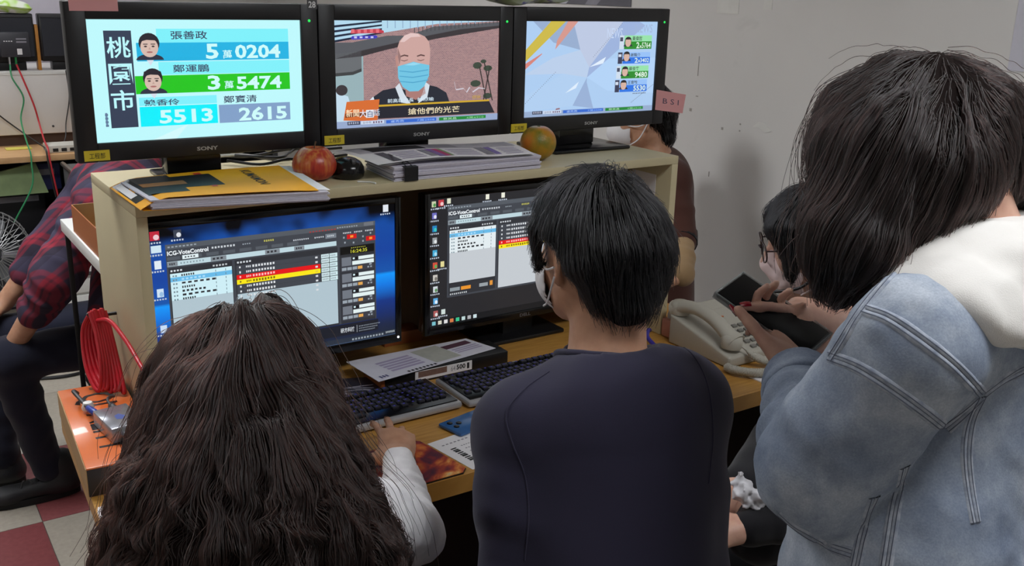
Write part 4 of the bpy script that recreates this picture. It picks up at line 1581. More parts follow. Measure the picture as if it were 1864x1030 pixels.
# coil of red cable hanging at the side of the hutch
rc = thing('red_cable_coil', 'coil of glossy red cable hanging at the left side of the hutch', 'cable', (-.05, .2, ZD + .062))
M_redc = mat('red_cable', (196, 34, 48), .28, var=.06)
MB().tube([(-.0, .262, .957), (-.03, .262, .957), (-.055, .262, .957), (-.060, .262, .966)], .004, 8).build('hook', M_black, rc)
for k in range(7):
    s = (k - 3)
    j = .003 * (k % 3)
    pts = [(-.040 + .005 * s, .262, .966 + j), (-.052 + .006 * s, .272 - .003 * s, .92), (-.052 + .008 * s, .24 - .004 * s, .85),
           (-.046 + .008 * s, .19 - .006 * s, .812 + j), (-.040 + .007 * s, .178 - .006 * s, .812 + j), (-.036 + .006 * s, .20, .86), (-.036 + .005 * s, .235, .925), (-.040 + .005 * s, .258, .967 + j)]
    MB().tube(bez(pts, 7), .0048, 8).build('loop', M_redc, rc, 80)
MB().tube(bez([(-.045, .25, .95), (-.03, .19, .965), (-.02, .10, .95), (-.016, .02, .93), (-.014, -.04, .91), (-.02, -.1, .86), (-.03, -.14, .83)], 8), .0048, 8).build('tail', M_redc, rc, 80)

fp = thing('paper_pad', 'white pad of paper on the front left corner of the desk', 'paper', (-.11, -.28, ZD))
sk = MB()
sheet_stack(sk, [(-.166, -.32), (-.02, -.36), (-.01, -.215), (-.158, -.214)], ZD, ZD + .010, 4, .001)
sk.build('sheets', M_paper, fp)

# ================================================================== far left: rack, carton, fan, counter, equipment
rk = thing('rack_cabinet', 'black metal rack with a white top board behind the hutch', 'rack', (.2, .78, 0))
MB().box(.03, .44, .5, 1.07, .965, 1.0, .002).build('top_board', M_white, rk)
for (x, y, w) in ((.045, .515, .04), (.036, 1.05, .014), (.40, .515, .04), (.42, 1.05, .014)):
    MB().box(x, x + w, y, y + w * .5, 0, .965, .001).build('leg', M_black, rk)
MB().box(.05, .43, .52, 1.05, .1, .13).build('bottom_shelf', M_black, rk)
MB().box(.05, .43, .52, 1.05, .5, .52).build('middle_shelf', M_black, rk)
ct = thing('cardboard_tray', 'open brown cardboard tray on the white rack top', 'box', (.2, .7, 1.0))
M_cartp = mat('printed_carton', (168, 96, 48), .45, var=.1, scale=18)
MB().box(.035, .038, .47 + .05, .90, 1.0, 1.075).build('side_wall', M_cartp, ct)
MB().box(.33, .333, .52, .90, 1.0, 1.075).build('side_wall', M_cardboard, ct)
MB().box(.038, .33, .52, .523, 1.0, 1.075).build('end_wall', M_cartp, ct)
MB().box(.038, .33, .897, .90, 1.0, 1.075).build('end_wall', M_cardboard, ct)
MB().box(.038, .33, .523, .897, 1.0, 1.003).build('bottom', M_cardboard, ct)
MB().box(.05, .2, .56, .80, 1.003, 1.03).build('paper_inside', M_paper, ct)

fn = thing('floor_fan', 'grey wire-caged floor fan at the left edge', 'fan', (.03, 3.2, 0))
fc = V3((.0, 2.95, .45))
fax = unit((.25, -.9, .1))
x_, y_, _ = frame(fax)
M_wire = mat('fan_wire', (150, 150, 150), .35, metal=.5)
for k in range(40):
    a = 2 * math.pi * k / 40
    dv = math.cos(a) * x_ + math.sin(a) * y_
    MB().tube(bez([fc + fax * .075 + dv * .04, fc + fax * .068 + dv * .11, fc + fax * .04 + dv * .18, fc + dv * .195, fc - fax * .05 + dv * .17, fc - fax * .07 + dv * .06], 4), .0018, 4, False).build('cage_wire', M_wire, fn)
for (h, r) in ((0, .196), (.045, .175), (.066, .12), (.075, .042)):
    MB().tube([fc + fax * h + r * (math.cos(2 * math.pi * k / 36) * x_ + math.sin(2 * math.pi * k / 36) * y_) for k in range(37)], .0035 if h == 0 else .002, 6, False).build('cage_ring', M_wire, fn)
for k in range(3):
    a0 = 2 * math.pi * k / 3
    b = MB()
    vs = []
    for i in range(7):
        r = .03 + .135 * i / 6
        w = .04 + .035 * math.sin(math.pi * i / 6)
        for s in (-1, 1):
            aa = a0 + s * w / (r + .03) * .5
            vs.append(fc + r * (math.cos(aa) * x_ + math.sin(aa) * y_) + fax * (.012 * s))
    b.add(vs, [(2 * i, 2 * i + 1, 2 * i + 3, 2 * i + 2) for i in range(6)])
    b.build('blade', mat('fan_blade', (120, 122, 126), .4), fn, 80)
MB().lathe([(.0, .08), (.03, .078), (.04, .06), (.04, -.08), (.06, -.09), (.06, -.2), (.04, -.22), (0, -.22)], fc, 20, fax).build('motor', M_dgrey, fn)
MB().tube([fc - fax * .1, fc - fax * .1 + V3((0, 0, -.2)), (fc[0] - fax[0] * .1, fc[1] - fax[1] * .1, .06)], .014, 10).build('pole', mat('fan_grey', (150, 152, 154), .4), fn)
M_tube = mat('fan_tube', (166, 168, 170), .4)
MB().tube(bez([(-.2, 3.1, .03), (.1, 3.05, .03), (.33, 3.04, .03), (.42, 3.12, .03), (.50, 3.3, .03), (.50, 3.44, .03), (.44, 3.5, .03), (.26, 3.52, .03), (.0, 3.5, .03), (-.2, 3.4, .03), (-.26, 3.2, .03), (-.2, 3.1, .03)], 6), .026, 10, False).build('tube_base', M_tube, fn, 80)
MB().tube([(fc[0] - fax[0] * .1, fc[1] - fax[1] * .1, .06), (.02, 3.06, .03)], .02, 8).build('base_strut', M_tube, fn)

dr = thing('drawer_unit', 'white plastic drawer unit behind the plaid shirt', 'drawers', (.3, 2.75, 0))
MB().box(.195, .55, 2.6, 3.0, 0, .46, .003).build('body', M_white, dr)
for k in range(3):
    d = MB().box(.2, .545, 2.588, 2.602, .02 + k * .147, .155 + k * .147, .004).build('drawer', M_white, dr)
    MB().box(.33, .41, 2.575, 2.589, .10 + k * .147, .115 + k * .147, .003).build('handle', M_dgrey, d)

co = thing('equipment_counter', 'light wooden counter along the back carrying equipment', 'counter', (.5, 3.8, 0))
M_ply = loop_mat('counter_wood', wood_nodes((190, 146, 98), (208, 168, 122)))
MB().box(-.6, 1.6, 3.4, 4.3, .775, .805, .002).build('counter_top', M_ply, co)
MB().box(-.6, 1.6, 3.78, 3.80, .805, .86).build('shelf_lip', mat('dark_wood', (74, 52, 40), .6), co)
for x in (-.6, .75, 1.55):
    MB().box(x, x + .03, 3.45, 4.28, 0, .775).build('leg_panel', M_dgrey, co)
MB().box(-.57, 1.55, 4.2, 4.22, .0, .775).build('back_panel', M_black, co)

wc = thing('white_cabinet', 'large white metal cabinet standing on the counter', 'cabinet', (.35, 3.9, .862))
MB().box(-.5, .95, 3.75, 4.25, .862, 1.19, .006).build('body', mat('white_enamel', (218, 214, 210), .4, var=.02), wc)
MB().box(-.5, .95, 3.745, 3.751, 1.17, 1.185).build('top_strip', M_white, wc)
MB().lathe([(.006, 0), (.006, .004), (0, .005)], (.46, 3.75, .90), 10, (0, -1, 0)).build('screw', M_dgrey, wc)

for k, (xa, xb, lab) in enumerate(((.05, .42, 'black equipment monitor standing on the white cabinet at the left edge'), (.445, .78, 'dark monitor on the white cabinet half hidden by the left television'))):
    t = thing('equipment_monitor', lab, 'monitor', ((xa + xb) / 2, 3.85, 1.19), 'monitors on the white cabinet')
    MB().box(xa, xb, 3.76, 3.84, 1.235, 1.475, .006).build('casing', M_black, t)
    MB().box(xa + .01, xb - .01, 3.755, 3.761, 1.262, 1.455).build('panel', mat('dark_panel', (44, 46, 54), .4), t)
    MB().box(xa + .005, xb - .005, 3.752, 3.758, 1.457, 1.47).build('top_strip', M_dgrey, t)
    MB().box(xa + .05, xb - .05, 3.78, 3.86, 1.19, 1.236, .003).build('stand', M_black, t)
sc_ = thing('converter_box', 'black converter box with white stickers fixed to the left equipment monitor', 'converter', (.31, 3.74, 1.19))
MB().box(.25, .385, 3.715, 3.75, 1.262, 1.385, .003).build('case', mat('converter_grey', (54, 54, 60), .4), sc_)
P_ = Panel((.25, 3.715, 1.262), (.135, 0, 0), (0, 0, .123), (0, -1, 0), .0004)
P_.dashes(.12, .62, .45, .66, 4, M_paper, 1)
P_.rect(.55, .70, .9, .76, M_inkgrey, 1)
P_.rect(.55, .58, .9, .64, M_inkgrey, 1)
P_.rect(.55, .1, .72, .34, M_paper, 1)
P_.build('stickers', sc_)['kind'] = 'stuff'
for (x, c) in ((.285, M_chrome), (.315, mat('green_boot', (36, 130, 70), .35))):
    MB().tube([(x, 3.73, 1.262), (x, 3.73, 1.225)], [.006, .005], 8).build('plug', c, sc_)
orp = MB().box(.424, .44, 3.77, 3.83, 1.19, 1.42, .002).build('orange_file', mat('orange_file', (196, 130, 50), .5))
tag(orp, 'narrow orange file standing between the two equipment monitors', 'file')
pk = thing('foil_packet', 'white and lime green packet lying on the equipment monitor', 'packet', (.3, 3.8, 1.476))
vs, fs = [], []
nx, ny = 16, 8
for s in (1, -1):
    for j in range(ny + 1):
        for i in range(nx + 1):
            u, v = i / nx * 2 - 1, j / ny * 2 - 1
            h = .034 * (max(0, 1 - u ** 4) * max(0, 1 - v ** 4)) ** .5
            vs.append((.30 + .12 * u, 3.80 + .07 * v, 1.512 + s * h - .012 * u))
for s in (0, 1):
    for j in range(ny):
        for i in range(nx):
            k = s * (nx + 1) * (ny + 1) + j * (nx + 1) + i
            f = (k, k + 1, k + nx + 2, k + nx + 1)
            fs.append(f if s == 0 else f[::-1])


def packmat(nt, b):
    tc = N(nt, 'ShaderNodeTexCoord')
    n1 = N(nt, 'ShaderNodeTexNoise')
    n1.inputs['Scale'].default_value = 9
    nt.links.new(tc.outputs['Object'], n1.inputs['Vector'])
    nt.links.new(ramp(nt, [(.45, (236, 240, 234)), (.52, (170, 214, 70)), (.6, (226, 232, 214))], n1.outputs['Fac']), b.inputs['Base Color'])
    b.inputs['Roughness'].default_value = .3


MB().add(vs, fs).build('packet', loop_mat('packet_foil', packmat), pk, 60)
bd = thing('pinned_papers', 'pale lilac papers pinned behind the equipment monitors', 'papers', (.6, 4.3, 1.2))
MB().box(.2, 1.1, 4.29, 4.30, 1.0, 2.0).build('board', mat('board_lilac', (196, 190, 200), .7, var=.12, scale=12), bd)
MB().box(.2, 1.1, 4.27, 4.29, 0.86, 1.0).build('board_rail', M_dgrey, bd)
pl = thing('steel_pole', 'grey steel pole rising from the counter behind the left television', 'pole', (.555, 3.66, .8055))
MB().tube([(.555, 3.66, .815), (.555, 3.66, CEIL)], .011, 10).build('tube', mat('pole_grey', (120, 118, 116), .4, metal=.5), pl)
MB().lathe([(.03, 0), (.03, .006), (.012, .012)], (.555, 3.66, .8055), 16).build('foot', M_dgrey, pl)

sw = thing('network_switch', 'small off-white network switch on the counter', 'switch', (.46, 3.5, .805))
MB().box(.375, .62, 3.45, 3.58, .806, .842, .003).build('case', mat('off_white', (196, 192, 182), .5), sw)
for k in range(5):
    MB().box(.40 + k * .04, .425 + k * .04, 3.447, 3.451, .812, .828).build('port', M_black, sw)
stn = MB().box(.21, .33, 3.62, 3.70, .806, .809).build('sticky_pad', mat('pale_yellow_note', (214, 200, 90), .7))
tag(stn, 'flat yellow notes lying on the counter', 'note')

al = thing('flight_case', 'grey aluminium-edged case behind the plaid shirt', 'case', (.5, 3.1, 0))
MB().box(.425, .9, 3.05, 3.37, 0, .76, .003).build('body', mat('case_grey', (96, 98, 100), .5), al)
for (a, b) in (((.425, 3.05), (.425, 3.37)), ((.425, 3.05), (.9, 3.05))):
    MB().tube([(a[0], a[1], .762), (b[0], b[1], .762)], .012, 8).build('edge_rail', M_steel, al)

# dark clutter below the counter
for k, (nm, lab, c, bxs) in enumerate((
        ('storage_crate', 'dark grey crate under the counter', (52, 52, 58), (.05, .42, 3.5, 3.9, 0, .34)),
        ('equipment_case', 'black equipment case under the counter', (26, 26, 30), (-.2, .36, 3.6, 4.1, .345, .6)),
        ('blue_binder', 'dark blue binder under the counter', (34, 40, 84), (.30, .44, 3.55, 3.85, .601, .74)))):
    t = thing(nm, lab, 'case', ((bxs[0] + bxs[1]) / 2, (bxs[2] + bxs[3]) / 2, bxs[4]))
    MB().box(*bxs, .006).build('body', mat(nm + '_plastic', c, .5), t)
    MB().box(bxs[0] + .03, bxs[1] - .03, bxs[2] - .004, bxs[2] + .001, bxs[5] - .06, bxs[5] - .03, .001).build('label', M_inkgrey, t)
gb = MB().prism([(0, 0), (.3, .0), (.26, .15), (.02, .1)], (.06, 3.46, .605), (1, 0, 0), (0, .3, 1), (0, 1, 0), .02).build('magazine', mat('green_magazine', (120, 140, 90), .5, var=.5, scale=10))
tag(gb, 'green and grey magazine leaning under the counter', 'magazine')

# hanging wires in front of the white cabinet
for k, (nm, lab, c, pts, r) in enumerate((
        ('green_wire', 'green wire hanging down in front of the white cabinet', (50, 140, 90), [(.285, 3.725, 1.225), (.285, 3.70, 1.16), (.325, 3.69, 1.06), (.30, 3.68, .95), (.295, 3.5, .84), (.288, 3.395, .822), (.284, 3.372, .77), (.27, 3.35, .66), (.17, 3.32, .5)], .004),
        ('red_wire', 'red wire hanging down beside the green wire', (190, 40, 50), [(.315, 3.725, 1.225), (.335, 3.70, 1.15), (.37, 3.69, 1.02), (.385, 3.68, .92), (.372, 3.5, .865), (.37, 3.40, .835), (.37, 3.372, .77), (.385, 3.35, .6), (.40, 3.34, .45)], .0045),
        ('black_wire', 'black wire slanting across the front of the white cabinet', (24, 24, 26), [(.10, 3.73, 1.10), (.2, 3.72, .98), (.3, 3.70, .885), (.345, 3.50, .85), (.358, 3.40, .835), (.36, 3.37, .77), (.375, 3.35, .6)], .004),
        ('thin_black_wire', 'thin black wire hanging straight down near the left television', (30, 30, 32), [(.545, 3.72, 1.19), (.55, 3.73, 1.05), (.52, 3.72, .92), (.50, 3.66, .85), (.47, 3.62, .812)], .003))):
    o = MB().tube(bez(pts, 8), r, 6).build(nm, mat(nm + '_jacket', c, .45))
    tag(o, lab, 'cable', 'wires hanging by the white cabinet')
fcab = MB().tube(bez([(.2, 3.15, .008), (.32, 2.75, .008), (.35, 2.5, .008), (.2, 2.4, .008), (-.1, 2.5, .008)], 8), .007, 6).build('floor_cable', M_black)
tag(fcab, 'black cable lying on the floor by the fan', 'cable')

# ================================================================== figure toolkit: signed distance fields meshed into one surface
def at(px, py, t):
    """world point seen at (px, py) of the 1864 x 1030 photograph, t metres in front of the lens."""
    return CAM + t * (_r * (px - 932) / FPX + _u * (515 - py) / FPX + _f)


class Field:
    def __init__(self, lo, hi, h):
        self.h = h
        self.lo = V3(lo)
        self.n = np.ceil((V3(hi) - self.lo) / h).astype(int) + 1
        self.d = np.full(self.n, 1.0, np.float32)

    def sub(self, lo, hi):
        a = np.clip(np.floor((V3(lo) - self.lo) / self.h).astype(int), 0, self.n)
        b = np.clip(np.ceil((V3(hi) - self.lo) / self.h).astype(int) + 1, 0, self.n)
        if np.any(b - a <= 0):
            return None, None
        g = [(self.lo[i] + self.h * np.arange(a[i], b[i])).astype(np.float32) for i in range(3)]
        return tuple(slice(a[i], b[i]) for i in range(3)), (g[0][:, None, None], g[1][None, :, None], g[2][None, None, :])

    def _mix(self, s, e, k, op):
        c = self.d[s]
        if op == 'add':
            if k > 0:
                m = np.clip(0.5 + 0.5 * (e - c) / k, 0, 1)
                self.d[s] = e + (c - e) * m - k * m * (1 - m)
            else:
                self.d[s] = np.minimum(c, e)
        else:
            e = -e
            if k > 0:
                m = np.clip(0.5 - 0.5 * (e - c) / k, 0, 1)
                self.d[s] = e + (c - e) * m + k * m * (1 - m)
            else:
                self.d[s] = np.maximum(c, e)

    def cone(self, a, b, ra, rb, k=.01, flat=None, fold=None, op='add'):
        a, b = V3(a), V3(b)
        R = max(ra, rb) + k + 5 * self.h + (fold[0] if fold else 0)
        s, g = self.sub(np.minimum(a, b) - R, np.maximum(a, b) + R)
        if s is None:
            return self
        ab = b - a
        L2 = float(ab @ ab) + 1e-12
        p = [g[i] - a[i] for i in range(3)]
        t = np.clip((p[0] * ab[0] + p[1] * ab[1] + p[2] * ab[2]) / L2, 0, 1)
        q = [p[i] - t * ab[i] for i in range(3)]
        q2 = q[0] ** 2 + q[1] ** 2 + q[2] ** 2
        if flat is not None:
            ax, f = unit(flat[0]), flat[1]
            e = q[0] * ax[0] + q[1] * ax[1] + q[2] * ax[2]
            q2 = np.maximum(q2 + e * e * (1 / f ** 2 - 1), 0)
        r = ra + (rb - ra) * t
        if fold is not None:
            x, y, _ = frame(ab)
            an = np.arctan2(q[0] * y[0] + q[1] * y[1] + q[2] * y[2], q[0] * x[0] + q[1] * x[1] + q[2] * x[2])
            w = t * fold[1] * 2 * math.pi + fold[2] + 1.3 * np.sin(an + fold[2]) + .6 * np.sin(2 * an + 1.7 * fold[2])
            r = r + fold[0] * (np.sin(w) * .7 + .3 * np.sin(2.3 * w + an)) * np.maximum(np.sin(t * math.pi), 0) ** .5
        e = np.sqrt(q2) - r
        self._mix(s, e.astype(np.float32), k, op)
        return self

    def chain(self, pts, rs, k=.01, **kw):
        for i in range(len(pts) - 1):
            self.cone(pts[i], pts[i + 1], rs[i], rs[i + 1], k, **kw)
        return self

    def ell(self, c, rad, F=None, k=.01, op='add'):
        """ellipsoid; F = (x, y, z) unit axes for the radii."""
        c, rad = V3(c), V3(rad)
        R = max(rad) + k + 5 * self.h
        s, g = self.sub(c - R, c + R)
        if s is None:
            return self
        if F is None:
            F = np.eye(3)
        p = [g[i] - c[i] for i in range(3)]
        q = [p[0] * F[j][0] + p[1] * F[j][1] + p[2] * F[j][2] for j in range(3)]
        k0 = np.sqrt(sum((q[j] / rad[j]) ** 2 for j in range(3)))
        k1 = np.sqrt(sum((q[j] / rad[j] ** 2) ** 2 for j in range(3))) + 1e-9
        self._mix(s, (k0 * (k0 - 1) / k1).astype(np.float32), k, op)
        return self

    def box(self, c, half, F=None, rnd=.01, k=.01, op='add'):
        c, half = V3(c), V3(half)
        R = np.linalg.norm(half) + k + 5 * self.h
        s, g = self.sub(c - R, c + R)
        if s is None:
            return self
        if F is None:
            F = np.eye(3)
        p = [g[i] - c[i] for i in range(3)]
        q = [np.abs(p[0] * F[j][0] + p[1] * F[j][1] + p[2] * F[j][2]) - half[j] + rnd for j in range(3)]
        e = np.sqrt(sum(np.maximum(x, 0) ** 2 for x in q)) + np.minimum(np.maximum(np.maximum(q[0], q[1]), q[2]), 0) - rnd
        self._mix(s, e.astype(np.float32), k, op)
        return self

    def plane(self, p, n, k=.01):
        """keep the side the normal points away from."""
        n = unit(n)
        s, g = self.sub(self.lo, self.lo + self.h * self.n)
        e = sum((g[i] - p[i]) * n[i] for i in range(3))
        self._mix(s, (-e).astype(np.float32), k, 'sub')
        return self

    def noise(self, amp, scale, seed=0, aniso=(1, 1, 1), clampd=.05):
        """value-noise displacement near the surface."""
        r = np.random.default_rng(seed)
        T = r.uniform(-1, 1, (24, 24, 24)).astype(np.float32)
        I = np.argwhere(np.abs(self.d) < clampd)
        P = (self.lo + I * self.h) * V3(aniso) / scale
        f = np.floor(P).astype(int)
        w = (P - f)
        w = w * w * (3 - 2 * w)
        out = np.zeros(len(I), np.float32)
        for dx in (0, 1):
            for dy in (0, 1):
                for dz in (0, 1):
                    ww = (w[:, 0] if dx else 1 - w[:, 0]) * (w[:, 1] if dy else 1 - w[:, 1]) * (w[:, 2] if dz else 1 - w[:, 2])
                    out += ww * T[(f[:, 0] + dx) % 24, (f[:, 1] + dy) % 24, (f[:, 2] + dz) % 24]
        self.d[I[:, 0], I[:, 1], I[:, 2]] += amp * out
        return self

    def sample(self, P):
        x = np.clip((P - self.lo) / self.h, 0, self.n - 1.001)
        i = x.astype(int)
        w = (x - i).astype(np.float32)
        d = self.d
        o = 0
        for dx in (0, 1):
            for dy in (0, 1):
                for dz in (0, 1):
                    ww = (w[:, 0] if dx else 1 - w[:, 0]) * (w[:, 1] if dy else 1 - w[:, 1]) * (w[:, 2] if dz else 1 - w[:, 2])
                    o = o + ww * d[i[:, 0] + dx, i[:, 1] + dy, i[:, 2] + dz]
        return o

    def grad(self, P):
        e = self.h
        g = np.stack([self.sample(P + np.eye(3)[i] * e) - self.sample(P - np.eye(3)[i] * e) for i in range(3)], 1)
        return g / (np.linalg.norm(g, axis=1, keepdims=True) + 1e-9)

    def snap(self, P, off=0.0, it=6):
        P = np.array(P, float)
        for _ in range(it):
            d = self.sample(P) - off
            P = P - self.grad(P) * np.clip(d, -.03, .03)[:, None]
        return P

    def mesh(self, name, m, parent=None, relax=2, iso=0.0, flood=True):
        g = vdb.FloatGrid(1.0)
        a = np.pad(self.d, 1, constant_values=1.0)
        g.copyFromArray(a)
        v, q = g.convertToQuads(iso)
        v = (v - 1) * self.h + self.lo
        q = np.asarray(q, int)
        if relax:
            e = np.concatenate([q[:, [0, 1]], q[:, [1, 2]], q[:, [2, 3]], q[:, [3, 0]]])
            for _ in range(relax):
                s = np.zeros_like(v)
                c = np.zeros(len(v))
                for kk in (0, 1):
                    np.add.at(s, e[:, kk], v[e[:, 1 - kk]])
                    np.add.at(c, e[:, kk], 1)
                v = v * .5 + .5 * s / np.maximum(c, 1)[:, None]
        me = bpy.data.meshes.new(name)
        me.vertices.add(len(v))
        me.vertices.foreach_set('co', v.astype(np.float32).ravel())
        me.loops.add(q.size)
        me.loops.foreach_set('vertex_index', q.astype(np.int32).ravel())
        me.polygons.add(len(q))
        me.polygons.foreach_set('loop_start', np.arange(0, q.size, 4, dtype=np.int32))
        me.update(calc_edges=True)
        me.validate()
        me.shade_smooth()
        me.materials.append(m)
        return link(name, me, parent)


def on_field(F, pts, t0=.85, t1=1.7, n=9):
    """a smooth line laid on the surface of a field where the sight lines through the given points meet it."""
    q = bez([V3((x, y, 0)) for x, y in pts], n)
    out = []
    tt_ = np.arange(t0, t1, .0025)
    for c in q:
        dv = unit(at(c[0], c[1], 1.0) - CAM)
        P = CAM + dv * tt_[:, None]
        dd = F.sample(P)
        k_ = int(np.argmax(dd < 0))
        if dd[k_] < 0 and k_ > 0:
            out.append(CAM + dv * (tt_[k_] - .0025 * (0 - dd[k_]) / (dd[k_ - 1] - dd[k_] + 1e-9)))
    return np.array(out)


def head_axes(f, pitch=0.0, roll=0.0):
    """right, forward, up for a head looking along horizontal f, bent down by pitch (degrees)."""
    f = unit((f[0], f[1], 0))
    r = V3((f[1], -f[0], 0))
    p = math.radians(pitch)
    ff = f * math.cos(p) - V3((0, 0, 1)) * math.sin(p)
    u = np.cross(r, ff)
    a = math.radians(roll)
    return r * math.cos(a) + u * math.sin(a), ff, -r * math.sin(a) + u * math.cos(a)


def add_head(F, c, A, s=1.0):
    """skull, face, nose, lips, ears."""
    r, f, u = A
    L = lambda x, y, z: V3(c) + s * (x * r + y * f + z * u)
    F.ell(L(0, -.012, .025), (.076 * s, .094 * s, .092 * s), A, .02)
    F.ell(L(0, .022, -.03), (.064 * s, .070 * s, .085 * s), A, .03)
    F.ell(L(0, .052, -.088), (.030 * s, .030 * s, .026 * s), A, .025)
    F.cone(L(-.05, -.005, -.06), L(-.02, .06, -.092), .02 * s, .016 * s, .03)
    F.cone(L(.05, -.005, -.06), L(.02, .06, -.092), .02 * s, .016 * s, .03)
    F.cone(L(0, .088, .012), L(0, .108, -.028), .008 * s, .0125 * s, .012)
    F.ell(L(.011, .097, -.032), (.008 * s, .009 * s, .007 * s), A, .008)
    F.ell(L(-.011, .097, -.032), (.008 * s, .009 * s, .007 * s), A, .008)
    F.ell(L(0, .083, .026), (.05 * s, .012 * s, .011 * s), A, .012)
    F.ell(L(0, .086, -.056), (.022 * s, .009 * s, .006 * s), A, .008)
    F.ell(L(0, .084, -.066), (.019 * s, .009 * s, .007 * s), A, .008)
    for sx in (-1, 1):
        F.ell(L(sx * .031, .094, .006), (.017 * s, .012 * s, .011 * s), A, .01, 'sub')
        F.ell(L(sx * .045, .062, -.028), (.02 * s, .02 * s, .02 * s), A, .02)
        ec = L(sx * .080, -.012, -.008)
        er = unit(V3(r) * .35 * sx - V3(f) * .9)
        en = unit(V3(r) * .9 * sx + V3(f) * .35)
        F.ell(ec, (.007 * s, .019 * s, .033 * s), (en, er, u), .006)
        F.ell(ec + en * .006 * s - er * .004 * s, (.006 * s, .010 * s, .020 * s), (en, er, u), .004, 'sub')
        F.ell(ec + L(0, 0, -.028) - V3(c), (.008 * s, .009 * s, .010 * s), (en, er, u), .006)
    return L


def add_hand(F, w, d, n, s, curl, spread=1.0, thumb=None, scale=1.0, tcurl=(.3, .3)):
    """w wrist, d direction to the knuckles, n back of hand, s towards the thumb side; curl = per finger (three bends, radians).
    Returns finger tip points (with directions) in order thumb, index, middle, ring, little."""
    w, d = V3(w), unit(d)
    n = unit(V3(n) - d * np.dot(n, d))
    s = unit(V3(s) - d * np.dot(s, d) - n * np.dot(s, n))
    q = scale
    tips = []
    kn = [(.026, .086, .0), (.008, .090, .003), (-.011, .086, .001), (-.028, .077, -.004)]
    for (a, b, c) in kn:
        K = w + q * (s * a + d * b + n * c)
        F.cone(w + q * (s * a * .55 + d * .012), K, .0155 * q, .0115 * q, .014)
    F.ell(w + q * (d * .05 - n * .006), (.036 * q, .045 * q, .013 * q), (s, d, n), .014)
    LN = [(.042, .026, .021), (.046, .030, .022), (.043, .028, .021), (.034, .021, .019)]
    RD = [.0088, .0090, .0085, .0075]
    sp = [.16, .04, -.08, -.2]
    for i in range(4):
        K = w + q * (s * kn[i][0] + d * kn[i][1] + n * kn[i][2])
        dd = unit(d + s * sp[i] * spread)
        sd = unit(np.cross(dd, n))
        nn = np.cross(sd, dd)
        ang = 0.0
        p = K
        r = RD[i] * q
        cu = curl[i]
        for j in range(3):
            ang += cu[j]
            v = dd * math.cos(ang) - nn * math.sin(ang)
            p2 = p + v * LN[i][j] * q
            F.cone(p, p2, r * (1 - .06 * j), r * (1 - .06 * (j + 1)), .003 if j else .006)
            p = p2
        tips.append((p, v, dd * math.sin(ang) + nn * math.cos(ang), r * .82))
    B = w + q * (s * .026 + d * .022 - n * .006)
    if thumb is None:
        thumb = s * .75 + d * .65 - n * .25
    td = unit(thumb)
    F.cone(w + q * (s * .012 + d * .012 - n * .004), B + td * .034 * q, .016 * q, .0125 * q, .014)
    tn = unit(np.cross(td, np.cross(n, td)))
    ax = unit(np.cross(td, d + s * .01))
    p = B + td * .034 * q
    v = td
    for j, L in enumerate((.034, .028)):
        b = tcurl[j]
        v = unit(v * math.cos(b) + np.cross(ax, v) * math.sin(b))
        p2 = p + v * L * q
        F.cone(p, p2, (.0112 - .001 * j) * q, (.0100 - .0012 * j) * q, .004)
        p = p2
    tips.insert(0, (p, v, tn, .0092 * q))
    return tips


def nails(tips, m, parent, which=(0, 1, 2, 3, 4), L=.011, name='fingernail'):
    for i in which:
        p, v, n, r = tips[i]
        n = unit(n - v * np.dot(n, v))
        s = np.cross(v, n)
        mb = MB()
        vs, fs = [], []
        for a in range(6):
            for b in range(5):
                t, w = a / 5, b / 4 * 2 - 1
                ww = w * (1 - .45 * max(0, t - .55) / .45) * .82
                vs.append(p + v * (-.006 + L * 1.3 * t) + n * (r * (1.04 * math.sqrt(max(0, 1 - .75 * ww * ww))) + .0004 - .0035 * max(0, t - .4)) + s * r * .92 * ww)
        for a in range(5):
            for b in range(4):
                k = a * 5 + b
                fs.append((k, k + 1, k + 6, k + 5))
        nb = len(vs)
        vs += [x - n * .0007 for x in vs]
        fs += [tuple(j + nb for j in f[::-1]) for f in fs[:20]]
        mb.add(vs, fs).build(name, m, parent, 80)


def hair_curves(name, strands, r0, r1, m, parent):
    """strands: list of (n,3) arrays, drawn as hair curves tapering from r0 to r1."""
    cu = bpy.data.hair_curves.new(name)
    sizes = [len(s) for s in strands]
    cu.add_curves(sizes)
    P = np.concatenate(strands).astype(np.float32)
    cu.position_data.foreach_set('vector', P.ravel())
    R = np.concatenate([np.linspace(r0, r1, n) * (1 - .0) for n in sizes]).astype(np.float32)
    cu.points.foreach_set('radius', R)
    cu.materials.append(m)
    return link(name, cu, parent)


def flow(F, roots, n, step, offs, down=(0, 0, -1), bias=None, wob=None, lift=0.0, seed=1, relax=.6, rise=0.0):
    """march strands over the surface of the hair field F, downhill; offs = depth of every strand; returns (strands, n, 3)."""
    r = np.random.default_rng(seed)
    P = F.snap(roots, 0.0)
    P = P + F.grad(P) * (offs - rise)[:, None]
    dn = V3(down)
    out = [P.copy()]
    prev = None
    for i in range(n):
        g = F.grad(P)
        v = np.tile(dn, (len(P), 1))
        if bias is not None:
            v = v + bias(P, i / n)
        v = v - g * np.sum(v * g, 1, keepdims=True)
        v = v / (np.linalg.norm(v, axis=1, keepdims=True) + 1e-6)
        if prev is not None:
            v = prev * relax + v * (1 - relax)
            v = v / (np.linalg.norm(v, axis=1, keepdims=True) + 1e-6)
        prev = v
        P = P + v * step[:, None]
        d = F.sample(P) - (offs + lift * (i / n) ** 2 - rise * math.exp(-(i + 1) / 2.5))
        P = P - F.grad(P) * np.clip(d, -.012, .012)[:, None] * .8
        out.append(P.copy())
    return np.stack(out, 1)


